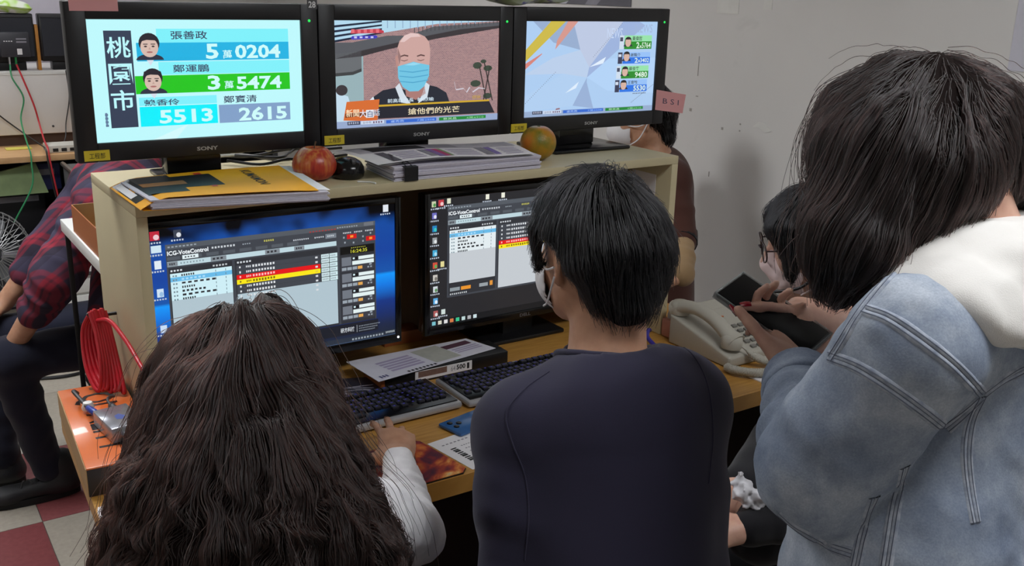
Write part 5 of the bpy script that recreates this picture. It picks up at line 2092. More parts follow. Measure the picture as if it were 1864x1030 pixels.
def vnoise(P, scale, seed=0):
    r = np.random.default_rng(seed)
    T = r.uniform(0, 1, (24, 24, 24))
    P = np.asarray(P) / scale
    f = np.floor(P).astype(int)
    w = P - f
    w = w * w * (3 - 2 * w)
    out = 0
    for dx in (0, 1):
        for dy in (0, 1):
            for dz in (0, 1):
                ww = (w[:, 0] if dx else 1 - w[:, 0]) * (w[:, 1] if dy else 1 - w[:, 1]) * (w[:, 2] if dz else 1 - w[:, 2])
                out = out + ww * T[(f[:, 0] + dx) % 24, (f[:, 1] + dy) % 24, (f[:, 2] + dz) % 24]
    return out


def surface_roots(o, n, seed=0):
    me = o.data
    v = np.zeros(len(me.vertices) * 3, np.float32)
    me.vertices.foreach_get('co', v)
    v = v.reshape(-1, 3)
    g = np.random.default_rng(seed)
    return v[g.integers(0, len(v), n)].astype(float) + g.normal(size=(n, 3)) * .003


def hair_mat(name, dark, warm, rough=.32):
    def go(nt, b):
        hb = nt.nodes.new('ShaderNodeBsdfHairPrincipled')
        hb.model = 'CHIANG'
        hb.parametrization = 'COLOR'
        hi = nt.nodes.new('ShaderNodeHairInfo')
        c = ramp(nt, [(0.0, dark), (1.0, warm)], hi.outputs['Random'])
        nt.links.new(c, hb.inputs['Color'])
        hb.inputs['Roughness'].default_value = rough
        hb.inputs['Radial Roughness'].default_value = .45
        hb.inputs['Random Roughness'].default_value = .2
        nt.links.new(hb.outputs[0], nt.nodes['Material Output'].inputs['Surface'])
    return loop_mat(name, go)


def skin_nodes(a, c):
    def go(nt, b):
        tc = N(nt, 'ShaderNodeTexCoord')
        n1 = N(nt, 'ShaderNodeTexNoise')
        n1.inputs['Scale'].default_value = 45
        n1.inputs['Detail'].default_value = 4
        nt.links.new(tc.outputs['Object'], n1.inputs['Vector'])
        nt.links.new(ramp(nt, [(.3, a), (.7, c)], n1.outputs['Fac']), b.inputs['Base Color'])
        b.inputs['Roughness'].default_value = .48
        b.inputs['Subsurface Weight'].default_value = .12
        b.inputs['Subsurface Radius'].default_value = (.008, .003, .0015)
        n2 = N(nt, 'ShaderNodeTexNoise')
        n2.inputs['Scale'].default_value = 600
        nt.links.new(tc.outputs['Object'], n2.inputs['Vector'])
        bp = N(nt, 'ShaderNodeBump')
        bp.inputs['Strength'].default_value = .12
        bp.inputs['Distance'].default_value = .001
        nt.links.new(n2.outputs['Fac'], bp.inputs['Height'])
        nt.links.new(bp.outputs['Normal'], b.inputs['Normal'])
    return go


def cloth_nodes(a, c, scale=3.0, rough=.85, weave=900, bump=.25, sheen=.15):
    def go(nt, b):
        tc = N(nt, 'ShaderNodeTexCoord')
        n1 = N(nt, 'ShaderNodeTexNoise')
        n1.inputs['Scale'].default_value = scale
        n1.inputs['Detail'].default_value = 6
        nt.links.new(tc.outputs['Object'], n1.inputs['Vector'])
        nt.links.new(ramp(nt, [(.3, a), (.7, c)], n1.outputs['Fac']), b.inputs['Base Color'])
        b.inputs['Roughness'].default_value = rough
        b.inputs['Specular IOR Level'].default_value = .2
        b.inputs['Sheen Weight'].default_value = sheen
        n2 = N(nt, 'ShaderNodeTexNoise')
        n2.inputs['Scale'].default_value = weave
        nt.links.new(tc.outputs['Object'], n2.inputs['Vector'])
        bp = N(nt, 'ShaderNodeBump')
        bp.inputs['Strength'].default_value = bump
        bp.inputs['Distance'].default_value = .0012
        nt.links.new(n2.outputs['Fac'], bp.inputs['Height'])
        nt.links.new(bp.outputs['Normal'], b.inputs['Normal'])
    return go


M_skin = loop_mat('skin', skin_nodes((186, 138, 110), (202, 154, 124)))
M_skin2 = loop_mat('fair_skin', skin_nodes((200, 152, 132), (216, 172, 150)))
M_navy = loop_mat('navy_knit', cloth_nodes((47, 45, 64), (57, 54, 74)))
M_trouser = loop_mat('dark_trousers', cloth_nodes((30, 32, 44), (38, 40, 54)))
M_blackcl = loop_mat('black_fabric', cloth_nodes((20, 20, 24), (30, 29, 33)))
M_knit = loop_mat('white_knit', cloth_nodes((222, 220, 224), (238, 236, 238), 30, .9, 260, .6))
M_shoe = mat('shoe_black', (28, 28, 32), .55, bump=.2, bscale=500)
M_sole = mat('shoe_sole', (20, 20, 22), .7)
M_eye = mat('eye_white', (226, 222, 216), .15)
M_iris = mat('iris_dark', (40, 26, 20), .1)
M_mask = mat('mask_fabric', (226, 224, 226), .8, var=.03)
M_hairbase_b = mat('hair_under_black', (10, 10, 11), .9, spec=.1)
M_hairbase_br = mat('hair_under_brown', (22, 14, 12), .9, spec=.1)
H_black = hair_mat('black_hair', (6, 6, 7), (14, 13, 15), .34)
H_brown = hair_mat('brown_hair', (6, 3, 3), (34, 16, 11), .4)
H_dbrown = hair_mat('dark_brown_hair', (6, 4, 4), (23, 13, 11), .4)


def eyes(L, A, parent):
    r, f, u = A
    for sx in (-1, 1):
        c = L(sx * .031, .078, .006)
        MB().lathe([(0, -.0115), (.006, -.0098), (.0102, -.0052), (.0115, 0), (.0102, .0052), (.006, .0098), (0, .0115)], c, 16, f).build('eye', M_eye, parent, 80)
        MB().lathe([(.0055, .0100), (.004, .0112), (0, .0118)], c, 14, f).build('iris', M_iris, parent, 80)


def shoe(parent, heel, d, L=.27):
    """low shoe: heel point on the floor, direction d."""
    d = unit((d[0], d[1], 0))
    s = V3((d[1], -d[0], 0))
    F = Field(heel - V3((.34, .34, .02)), heel + V3((.34, .34, .17)), .006)
    z = V3((0, 0, 1))
    h = V3(heel)
    F.ell(h + d * .05 + z * .045, (.036, .055, .05), (s, d, z), .02)
    F.cone(h + d * .06 + z * .05, h + d * (L - .06) + z * .03, .045, .034, .03, flat=(z, .8))
    F.ell(h + d * (L - .06) + z * .03, (.044, .06, .034), (s, d, z), .02)
    F.cone(h + d * .045 + z * .06, h + d * .05 + z * .12, .042, .045, .02)
    F.plane(h + z * .018, -z, .004)
    so_ = F.mesh('shoe', M_shoe, parent)
    for k in range(5):
        c = h + d * (.085 + .022 * k) + z * (.115 - .013 * k)
        P = F.snap(np.array([c + s * a + d * .006 * (1 if k % 2 else -1) * a / .024 for a in np.linspace(-.024, .024, 7)]), .0015)
        MB().tube(list(P), .0026, 6).build('lace', M_dgrey, so_, 80)
    mb = MB()
    ring = []
    for k in range(28):
        a = 2 * math.pi * k / 28
        x = math.cos(a)
        w = .046 * (1 - .18 * math.cos(a * 1.0 + 2.2))
        ring.append((d * (L / 2 + x * L / 2) + s * math.sin(a) * w))
    vs = [h + p + z * .001 for p in ring] + [h + p * 1.0 + z * .024 for p in ring]
    mb.add(vs, [tuple(range(28))[::-1], tuple(range(28, 56))] + [(k, (k + 1) % 28, 28 + (k + 1) % 28, 28 + k) for k in range(28)])
    mb.build('sole', M_sole, parent, 40)


def stool(c, label, zt=.45):
    t = thing('office_stool', label, 'stool', (c[0], c[1], 0), 'stools under the people at the desk')
    MB().lathe([(0, zt - .06), (.17, zt - .06), (.185, zt - .045), (.185, zt - .02), (.17, zt), (0, zt)], (c[0], c[1], 0), 28).build('seat', M_black, t)
    MB().tube([(c[0], c[1], .06), (c[0], c[1], zt - .06)], .022, 12).build('column', M_steel, t)
    for k in range(5):
        a = 2 * math.pi * k / 5 + .3
        e = (c[0] + .25 * math.cos(a), c[1] + .25 * math.sin(a))
        MB().tube([(c[0], c[1], .08), (e[0], e[1], .05)], [.02, .014], 8).build('leg', M_black, t)
        MB().lathe([(0, -.014), (.02, -.014), (.024, -.01), (.024, .01), (.02, .014), (0, .014)], (e[0], e[1], .0245), 14, (math.sin(a), -math.cos(a), 0)).build('caster', M_dgrey, t)
    return t

# ================================================================== person in the navy sweater (centre)
def person_navy():
    t = thing('person', 'person with short black hair in a navy sweater seated before the right monitor', 'person', (.37, -1.1, 0))
    rt, fw = V3((.946, -.325, 0)), V3((.325, .946, 0))
    hc = V3((.490, -.812, 1.296))
    A = head_axes((.04, 1.0), 8)
    C7 = V3((.464, -.885, 1.128))
    SL, SR = V3((.328, -.850, 1.052)), V3((.585, -.932, 1.074))
    EL, ER = at(932, 1110, 1.43), at(1256, 1075, 1.50)
    WL, WR = V3((.48, -.66, .70)), V3((.57, -.635, .735))
    hip = V3((.37, -1.10, .53))
    # body
    F = Field((.05, -1.35, .40), (.95, -.38, 1.46), .0055)
    L = add_head(F, hc, A)
    F.cone(C7 + V3((0, 0, -.03)), L(0, -.03, -.06), .062, .056, .02)
    F.cone(C7 + V3((-.02, -.02, -.08)), hip + V3((0, 0, .05)), .10, .12, .05, flat=(fw, .7))
    F.cone(SL, SR, .045, .045, .05)
    F.chain([SL, EL, WL], [.045, .036, .026], .02)
    F.chain([SR, ER, WR], [.045, .036, .026], .02)
    cu = [(.35, .4, .3)] * 4
    add_hand(F, WL, unit((.06, .11, -.05)), (0, .2, 1), rt, cu)
    add_hand(F, WR, unit((-.05, .11, -.05)), (0, .2, 1), -rt, cu)
    F.mesh('body', M_skin, t)
    # sweater
    F = Field((.0, -1.40, .38), (1.0, -.45, 1.24), .006)
    F.cone((.457, -.928, 1.02), (.415, -1.02, .75), .165, .160, .04, flat=(fw, .66))
    F.cone((.415, -1.02, .75), hip, .160, .180, .04, flat=(fw, .75))
    F.cone(SL, SR, .058, .058, .055)
    F.cone(C7 + V3((0, -.005, -.025)), SL + V3((.03, 0, .012)), .058, .05, .04)
    F.cone(C7 + V3((0, -.005, -.025)), SR + V3((-.03, 0, .012)), .058, .05, .04)
    F.cone(C7 + V3((0, -.0, -.06)), C7 + V3((.012, .02, .008)), .072, .066, .02)
    F.cone(SL, EL, .063, .055, .035, fold=(.004, 2.2, .4))
    F.cone(EL, WL, .055, .040, .02, fold=(.003, 3.0, 1.4))
    F.cone(SR, ER, .063, .055, .035, fold=(.004, 2.2, 2.4))
    F.cone(ER, WR, .055, .040, .02, fold=(.003, 3.0, .4))
    F.noise(.006, .11, 3)
    F.noise(.004, .05, 9, (1, 1, .6))
    F.plane((0, 0, .45), (0, 0, -1), .01)
    nd = unit(L(0, -.03, -.06) - C7)
    nkc = C7 + nd * .012
    F.ell(nkc + nd * .034, (.074, .074, .052), None, .004, 'sub')
    sw = F.mesh('sweater', M_navy, t, 2)
    # ribbed collar ring lying on the neckline and raglan seams
    ring = []
    x_, y_, _ = frame(nd)
    for k in range(41):
        a = 2 * math.pi * k / 40
        ring.append(nkc + nd * (.004) + .074 * (math.cos(a) * x_ + math.sin(a) * y_))
    ring = F.snap(np.array(ring), .0008)
    MB().tube(list(ring), .0055, 8, False).build('collar', M_navy, sw, 80)
    for pts_ in ([(1000, 676), (955, 708), (922, 752), (932, 805), (955, 865), (962, 935), (955, 1020)], [(1205, 618), (1255, 640), (1288, 700), (1298, 790), (1290, 880)]):
        P = on_field(F, pts_, 1.1, 1.9)
        if len(P) > 3:
            MB().tube(list(P), .0014, 5).build('seam', M_navy, sw, 80)
    # trousers, shoes
    F = Field((.05, -1.35, .02), (.95, -.30, .68), .010)
    kn = [V3((.36, -.66, .52)), V3((.60, -.68, .52))]
    ft = [V3((.36, -.62, .1)), V3((.62, -.66, .1))]
    F.ell(hip, (.17, .15, .11), (rt, fw, V3((0, 0, 1))), .03)
    for i, s in enumerate((-1, 1)):
        F.cone(hip + rt * .08 * s, kn[i], .085, .066, .04)
        F.cone(kn[i], ft[i], .064, .05, .03, fold=(.003, 4, i))
    F.mesh('trousers', M_trouser, t)
    for i in range(2):
        shoe(t, V3((ft[i][0], ft[i][1] - .06, 0)), fw)
    # hair
    F = Field(hc - .2, hc + .2, .005)
    r, f, u = A
    F.ell(L(-.004, -.012, .022), (.095, .112, .108), A, .0)
    F.plane(L(0, -.012, .016), unit(f * .62 - u * .78), .015)
    F.cone(L(-.026, -.064, -.01), L(-.014, -.070, -.075), .058, .040, .03)
    F.cone(L(.026, -.064, -.01), L(.014, -.070, -.075), .058, .040, .03)
    F.cone(L(0, -.074, -.07), L(0, -.066, -.10), .04, .025, .02)
    F.cone(L(-.080, .035, .035), L(-.078, .036, -.012), .018, .008, .012)
    F.cone(L(.080, .035, .035), L(.078, .036, -.012), .018, .008, .012)
    for sx in (-1, 1):
        F.ell(L(sx * .088, -.008, -.012), (.026, .024, .034), A, .008, 'sub')
    F.noise(.006, .035, 5)
    hb = F.mesh('hair', M_hairbase_b, t, iso=-.007)
    g = np.random.default_rng(11)
    D = g.normal(size=(9000, 3))
    D /= np.linalg.norm(D, axis=1)[:, None]
    roots = np.array(L(0, -.012, .02)) + D * .1
    d0 = F.sample(roots)
    k_ = (D @ u > -.75)
    roots = roots[k_]
    n = len(roots)
    offs = g.uniform(-.008, .003, n)
    crown = np.array(L(.010, -.045, .105))

    def bias(P, s):
        v = P - crown
        v = v / (np.linalg.norm(v, axis=1, keepdims=True) + 1e-6)
        sw_ = np.cross(np.tile(u, (len(P), 1)), v)
        return v * 1.1 + sw_ * .45 - np.array([0, 0, .1])
    ln = g.uniform(.035, .075, n)
    S = flow(F, roots, 9, ln / 9, offs, -u, bias, seed=4, lift=.004)
    ph = g.uniform(0, 6.28, n)
    cl = g.normal(size=(n, 3)) * .0035
    tt = np.linspace(0, 1, S.shape[1])[None, :, None]
    S = S + cl[:, None, :] * tt ** 2
    strands = list(S)
    # crown tufts sticking up
    for k in range(90):
        a = g.uniform(0, 6.28)
        p0 = crown + r * math.cos(a) * g.uniform(0, .05) + f * math.sin(a) * g.uniform(0, .06)
        p0 = F.snap(p0[None], -.002)[0]
        gr = F.grad(p0[None])[0]
        vv = unit(gr * .8 + (p0 - crown) * 12 + g.normal(size=3) * .3)
        L_ = g.uniform(.012, .034)
        strands.append(np.array([p0 + vv * L_ * q - gr * .02 * q * q for q in np.linspace(0, 1, 7)]))
    o = hair_curves('hair_strands', strands, .00045, .00018, H_black, hb)
    o['kind'] = 'stuff'
    # mask with ear loops
    F = Field(hc - .16, hc + .16, .004)
    F.ell(L(0, .040, -.048), (.072, .080, .064), A, .0)
    F.cone(L(0, .095, .0), L(0, .118, -.03), .012, .016, .03)
    F.ell(L(0, .036, -.048), (.069, .077, .062), A, .004, 'sub')
    F.plane(L(0, .038, 0), -f, .004)
    F.mesh('face_mask', M_mask, t)
    for s in (-1, 1):
        for z in (-.015, -.085):
            MB().tube(bez([L(s * .071, .045, z), L(s * .083, .015, z * .7 - .012), L(s * .092, -.02, -.012 + z * .2)], 8), .0016, 6).build('ear_loop', M_mask, t)
    eyes(L, A, t)
    return t


person_navy()
stool((.37, -1.12), 'round black stool under the person in the navy sweater', .40)

# ================================================================== person with long wavy brown hair (front left)
def person_wavy():
    t = thing('person', 'person with long wavy brown hair and white knit sleeve using the mouse', 'person', (-.06, -1.12, 0))
    fw = unit((.34, .94, 0))
    rt = V3((fw[1], -fw[0], 0))
    z = V3((0, 0, 1))
    hc = at(446, 716, 1.262)
    A = head_axes((.36, .93), 18)
    r, f, u = A
    C7 = hc - fw * .075 - z * .155
    SL, SR = C7 - rt * .135 - z * .06 + fw * .05, C7 + rt * .165 - z * .055 + fw * .095
    WR = V3((.362, -.395, ZD + .050))
    ER = at(752, 972, 1.68)
    EL, WL = SL + V3((-.05, .03, -.26)), SL + V3((.10, .22, -.30))
    hip = V3((-.09, -1.14, .54))
    F = Field((-.42, -1.40, .42), (.60, -.18, 1.36), .0055)
    L = add_head(F, hc, A, .97)
    F.cone(C7, L(0, -.03, -.06), .055, .05, .02)
    F.cone(C7 - z * .06, hip + z * .05, .09, .11, .05, flat=(fw, .7))
    F.cone(SL, SR, .04, .04, .05)
    F.chain([SL, EL, WL], [.042, .034, .025], .02)
    F.chain([SR, ER, WR], [.042, .034, .027], .02)
    hd = unit((.40, .90, .14))
    cu = [(.16, .20, .14), (.16, .20, .16), (.34, .42, .3), (.44, .5, .3)]
    tp = add_hand(F, WR, hd, (.05, .05, 1), (-.92, .36, .05), cu, 1.35, thumb=V3((-.50, .75, -.42)), scale=1.0)
    add_hand(F, WL, unit(fw - z * .4), (0, .2, 1), rt, [(.3, .4, .3)] * 4)
    F.mesh('body', M_skin, t)
    nails(tp, mat('natural_nail', (214, 170, 150), .3), t, (0, 1, 2, 3, 4), .009)
    # dark vest and white knit sleeves
    F = Field((-.42, -1.42, .44), (.45, -.6, 1.16), .007)
    F.cone(C7 - z * .11 - fw * .02, hip + z * .25 + fw * .03, .165, .15, .04, flat=(fw, .62))
    F.cone(hip + z * .25 + fw * .03, hip, .15, .175, .04, flat=(fw, .75))
    F.cone(SL, SR, .052, .052, .05)
    F.cone(C7 - z * .03, C7 + z * .005, .06, .058, .02)
    F.noise(.004, .08, 3)
    F.plane((0, 0, .46), (0, 0, -1), .01)
    F.mesh('vest', M_blackcl, t)
    for nm, S_, E_, W_, sd in (('sleeve', SR, ER, WR, 1), ('sleeve', SL, EL, WL, 2)):
        F = Field(np.minimum(np.minimum(S_, E_), W_) - .1, np.maximum(np.maximum(S_, E_), W_) + .1, .005)
        d = unit(W_ - E_)
        F.cone(S_, E_, .056, .049, .03, fold=(.005, 3.5, sd))
        F.cone(E_, W_ - d * .005, .048, .030, .03, fold=(.0045, 5.5, sd + 1))
        F.noise(.0028, .018, 7)
        F.cone(W_ - d * .015, W_ + d * .05, .0225, .0225, .003, op='sub')
        F.plane(W_ + d * .004, d, .004)
        F.mesh(nm, M_knit, t, 1)
    F = Field((-.45, -1.40, .02), (.5, -.40, .68), .010)
    kn = [V3((-.06, -.66, .52)), V3((.16, -.70, .52))]
    ft = [V3((-.04, -.62, .1)), V3((.18, -.66, .1))]
    F.ell(hip, (.18, .16, .11), (rt, fw, z), .03)
    for i, s in enumerate((-1, 1)):
        F.cone(hip + rt * .08 * s, kn[i], .085, .064, .04)
        F.cone(kn[i], ft[i], .06, .046, .03)
    F.mesh('trousers', M_trouser, t)
    for i in range(2):
        shoe(t, V3((ft[i][0], ft[i][1] - .06, 0)), fw, .25)
    eyes(L, A, t)
    # ---- hair: a cap that opens into a wide mane down the back
    vd = unit((_f[0], _f[1], 0))
    F = Field(at(480, 760, 1.12) - V3((.42, .42, .50)), at(440, 600, 1.2) + V3((.36, .36, .26)), .006)
    F.ell(L(0, -.004, .030), (.098, .116, .108), A, .0)
    F.ell(L(-.004, .0, -.04), (.108, .122, .12), A, .04)
    p2, p3, p4, p5 = at(440, 800, 1.22), at(452, 930, 1.17), at(462, 1060, 1.13), at(470, 1240, 1.12)
    F.cone(hc - z * .04, p2, .104, .112, .06, flat=(vd, 1.0))
    F.cone(p2, p3, .112, .134, .06, flat=(vd, .90))
    F.cone(p3, p4, .134, .166, .06, flat=(vd, .74))
    F.cone(p4, p5, .166, .195, .06, flat=(vd, .62))
    F.plane(L(0, .075, 0), f, .02)
    # centre parting
    for q in np.linspace(-.05, .10, 7):
        F.ell(L(.004, q, .147 - 2.6 * (q - .005) ** 2), (.005, .03, .013), A, .014, 'sub')
    F.noise(.012, .05, 21, (1, 1, .55))
    F.noise(.006, .022, 22, (1, 1, .5))
    hb = F.mesh('hair', M_hairbase_br, t, iso=-.012)
    g = np.random.default_rng(3)
    nP, nS = 6000, 15000
    pq = g.uniform(-.075, .10, nP)
    sd = np.where(g.uniform(size=nP) < .5, -1, 1)
    top = np.concatenate([np.array([L(.004 + s_ * g.uniform(.002, .012), q, .14) for s_, q in zip(sd, pq)]), surface_roots(hb, nS, 8)])
    nC = nP + nS
    off = g.uniform(-.010, .003, nC)
    ln = np.concatenate([g.uniform(.36, .64, nP), g.uniform(.14, .34, nS)])

    def bias(P, s):
        rel = (P - hc) @ r
        hgt = np.clip((P[:, 2] - hc[2]) / .1, 0, 1)
        return (np.clip(rel / .03, -1, 1) * .25 * hgt)[:, None] * r[None] - f[None] * .38 * (.3 + hgt)[:, None]
    nst = 30
    G = flow(F, top, nst, ln / nst, off, -z, bias, seed=5, relax=.5, rise=.014)
    K = G.shape[1]
    tt = np.linspace(0, 1, K)
    # coherent waves: neighbouring strands share their phase, so they read as locks
    Pm = G.reshape(-1, 3)
    T = np.gradient(G, axis=1)
    T /= np.linalg.norm(T, axis=2, keepdims=True) + 1e-9
    Nn = F.grad(Pm).reshape(G.shape)
    Bn = np.cross(T, Nn)
    ph = (vnoise(Pm * V3((1, 1, .25)), .022, 4) * 10).reshape(nC, K)
    amp = (.0025 + .008 * vnoise(Pm * V3((1, 1, .4)), .03, 6)).reshape(nC, K)
    env = np.clip((hc[2] + .085 - G[:, :, 2]) / .16, .04, 1)
    zz = G[:, :, 2]
    w = 2 * np.pi * zz / .062 + ph
    # gather into locks
    ck = vnoise(Pm * V3((1, 1, .3)), .011, 14).reshape(nC, K) - .5
    S = G + (amp * env * np.sin(w))[:, :, None] * Bn + (amp * .8 * env * np.cos(w) + .010 * ck * env)[:, :, None] * Nn
    S = S + (tt ** 1.6)[None, :, None] * g.normal(size=(nC, 1, 3)) * .0035
    ends = (K * g.uniform(.72, 1.0, nC)).astype(int)
    strands = [S[i, :ends[i]] for i in range(nC)]
    # loose flyaway hairs
    for k in range(420):
        c = G[g.integers(nC)].copy()
        a = g.integers(0, 8)
        c = c[a:a + g.integers(10, 22)]
        n_ = len(c)
        q = np.linspace(0, 1, n_)[:, None]
        c = c + F.grad(c) * (.004 + .02 * q * g.uniform(.2, 1.3)) + g.normal(size=3)[None] * .012 * q
        strands.append(c)
    o = hair_curves('hair_strands', strands, .0004, .0002, H_brown, hb)
    o['kind'] = 'stuff'
    return t


person_wavy()
stool((-.09, -1.15), 'round black stool under the person with long wavy hair', .43)

# ================================================================== person in the denim jacket (right)
def denim_nodes(nt, b):
    tc = N(nt, 'ShaderNodeTexCoord')
    n1 = N(nt, 'ShaderNodeTexNoise')
    n1.inputs['Scale'].default_value = 8
    n1.inputs['Detail'].default_value = 9
    n1.inputs['Roughness'].default_value = .62
    nt.links.new(tc.outputs['Object'], n1.inputs['Vector'])
    c1 = ramp(nt, [(.28, (112, 124, 146)), (.48, (150, 161, 178)), (.66, (196, 203, 212))], n1.outputs['Fac'])
    mp = N(nt, 'ShaderNodeMapping')
    mp.inputs['Rotation'].default_value = (.3, .5, .78)
    mp.inputs['Scale'].default_value = (900, 900, 900)
    nt.links.new(tc.outputs['Object'], mp.inputs['Vector'])
    wv = N(nt, 'ShaderNodeTexWave')
    wv.inputs['Scale'].default_value = .35
    wv.inputs['Distortion'].default_value = 2.0
    nt.links.new(mp.outputs['Vector'], wv.inputs['Vector'])
    n3 = N(nt, 'ShaderNodeTexNoise')
    n3.inputs['Scale'].default_value = 420
    n3.inputs['Detail'].default_value = 3
    nt.links.new(tc.outputs['Object'], n3.inputs['Vector'])
    sp = ramp(nt, [(.3, (196, 200, 208)), (.7, (255, 255, 255))], n3.outputs['Fac'])
    mu = N(nt, 'ShaderNodeMix', data_type='RGBA', blend_type='MULTIPLY')
    mu.inputs['Factor'].default_value = .45
    nt.links.new(c1, mu.inputs['A'])
    nt.links.new(sp, mu.inputs['B'])
    nt.links.new(mu.outputs['Result'], b.inputs['Base Color'])
    b.inputs['Roughness'].default_value = .85
    b.inputs['Specular IOR Level'].default_value = .2
    bp = N(nt, 'ShaderNodeBump')
    bp.inputs['Strength'].default_value = .25
    bp.inputs['Distance'].default_value = .0012
    nt.links.new(n3.outputs['Fac'], bp.inputs['Height'])
    nt.links.new(bp.outputs['Normal'], b.inputs['Normal'])


M_denim = loop_mat('faded_denim', denim_nodes)
M_denim_d = loop_mat('denim_seam', cloth_nodes((134, 144, 162), (186, 192, 202), 90, .85, 500, .3, 0))
M_denim_s = loop_mat('denim_stitch', cloth_nodes((84, 90, 106), (112, 118, 132), 60, .85, 500, .3, 0))
M_hood = loop_mat('white_sweat', cloth_nodes((226, 222, 216), (240, 237, 232), 8, .9, 700, .3))
M_rednail = mat('red_nail', (150, 14, 34), .15, var=.03, coat=.6)


def person_denim():
    z = V3((0, 0, 1))
    fw = unit((-.2, .98, 0))
    rt = V3((fw[1], -fw[0], 0))
    hc = at(1662, 285, 1.20)
    A = head_axes((-.26, .96), 34)
    r, f, u = A
    C7 = at(1785, 470, 1.20)
    SL, EL, WL = at(1660, 632, 1.04), at(1492, 862, 1.12), at(1452, 682, 1.325)
    SR = SL + rt * .34 + z * .0
    ER, WR = SR + V3((-.02, .16, -.22)), at(1540, 588, 1.44)
    hip = at(1690, 1330, 1.16)
    t = thing('person', 'person in a faded denim jacket with white hood looking down at a smartphone', 'person', (hip[0], hip[1], 0))
    # smartphone held in the left hand
    pc = at(1406, 572, 1.385)
    l = unit(at(1330, 522, 1.415) - at(1467, 618, 1.36))
    w = at(1350, 502, 1.43) - at(1306, 535, 1.39)
    w = unit(w - l * np.dot(w, l))
    nn = np.cross(l, w)
    if nn[2] < 0:
        nn = -nn
    ph = thing('smartphone', 'black-screened smartphone in a clear case held in the hands', 'phone', tuple(pc))
    Mx = Matrix(((w[0], l[0], nn[0], pc[0]), (w[1], l[1], nn[1], pc[1]), (w[2], l[2], nn[2], pc[2]), (0, 0, 0, 1)))
    MB().box(-.036, .036, -.075, .075, -.0045, .0035, .003, Mx).build('body', M_black, ph)
    MB().box(-.034, .034, -.073, .073, .0034, .0040, .0002, Mx).build('screen', mat('phone_glass', (8, 8, 10), .35, spec=.15), ph)
    cs = MB()
    for a in ((-.0385, -.0358, -.0775, .0775), (.0358, .0385, -.0775, .0775), (-.0358, .0358, -.0775, -.0748), (-.0358, .0358, .0748, .0775)):
        cs.box(a[0], a[1], a[2], a[3], -.0055, .0045, .001, Mx)
    cs.box(-.0385, .0385, -.0775, .0775, -.0062, -.0047, .0005, Mx)
    cs.build('clear_case', mat('clear_case', (150, 156, 156), .15, var=.02, alpha=.45), ph)
    cl = MB()
    for (x, y) in ((-.022, .060), (-.022, .042), (-.006, .051)):
        p_ = Mx @ Vector((x, y, -.0062))
        cl.lathe([(.006, 0), (.006, .0015), (0, .0018)], tuple(p_), 12, tuple(-nn))
    cl.build('camera_lenses', M_gloss, ph)
    # body
    pts = np.array([hc + .2, hc - .2, C7, SL, EL, WL, SR, ER, WR, hip, pc - l * .06 - .08, pc + l * .08 + .08])
    F = Field(pts.min(0) - .1, pts.max(0) + .1, .0055)
    L = add_head(F, hc, A, .97)
    F.cone(C7, L(0, -.035, -.055), .056, .05, .02)
    F.cone(C7 - z * .06, hip, .09, .12, .05, flat=(fw, .7))
    F.cone(SL, SR, .04, .04, .05)
    F.chain([SL, EL, WL], [.042, .036, .027], .02)
    F.chain([SR, ER, WR], [.042, .036, .027], .02)
    hd = unit((pc - l * .012 - nn * .016 - w * .004) - WL)
    tp = add_hand(F, WL, hd, -nn * 1.0 - w * .3, -w - l * .2, [(.15, .9, .8), (.15, .9, .8), (.2, .9, .8), (.25, .9, .8)], .6, thumb=l * .85 - w * .02 + nn * .30, scale=.90, tcurl=(.0, .0))
    dr = unit(at(1452, 566, 1.41) - WR)
    tr = add_hand(F, WR, dr, unit(V3((-.2, -.25, .85))), unit(at(1450, 640, 1.36) - at(1450, 560, 1.38)), [(.22, .18, .12), (.0, .15, .12), (.55, .6, .4), (.8, .8, .5)], 1.0, scale=.95)
    F.mesh('body', M_skin2, t)
    nails(tp, M_rednail, t, (0,), .014)
    nails(tr, M_rednail, t, (1, 2), .012)
    # jacket
    F = Field(np.minimum(SL, np.minimum(EL, hip)) - .22, np.maximum(SR, np.maximum(WL, C7)) + .16, .0055)
    ct = (SL + SR) / 2 - z * .05 + _f * .045
    F.cone(ct, ct * .4 + hip * .6 + fw * .03, .160, .160, .04, flat=(fw, .74))
    F.cone(ct * .4 + hip * .6 + fw * .03, hip, .160, .18, .04, flat=(fw, .78))
    F.cone(SL + rt * .05, SR, .058, .062, .06)
    F.cone(C7 - z * .05, SL + rt * .02 + z * .002, .07, .058, .05)
    F.cone(C7 - z * .05, SR + z * .008, .07, .058, .05)
    # open front edge hanging forward
    F.cone(at(1520, 880, 1.18), at(1475, 1120, 1.22), .040, .05, .05)
    F.noise(.006, .10, 5)
    d = unit(WL - EL)
    A2 = Field(F.lo, F.lo + F.h * (F.n - 1), F.h)
    A2.cone(SL, EL, .074, .068, .03, fold=(.004, 1.6, 1.1))
    A2.cone(EL, WL - d * .035, .067, .046, .02, fold=(.007, 2.8, .3))
    A2.cone(SR, ER, .070, .064, .03, fold=(.005, 2.4, 2))
    A2.cone(ER, WR - unit(WR - ER) * .05, .062, .044, .02)
    F._mix((slice(None),) * 3, A2.d, .007, 'add')
    F.noise(.0055, .05, 8)
    F.noise(.0022, .02, 12)
    F.cone(WL - d * .035, WL + d * .05, .034, .034, .003, op='sub')
    jk = F.mesh('jacket', M_denim, t, 1)
    JF = F
    # turned cuff
    F2 = Field(WL - .12, WL + .12, .004)
    F2.cone(WL - d * .05, WL - d * .014, .052, .047, .004, fold=(.0015, 1.5, 2))
    F2.cone(WL - d * .09, WL + d * .06, .040, .035, .003, op='sub')
    F2.plane(WL - d * .004, d, .004)
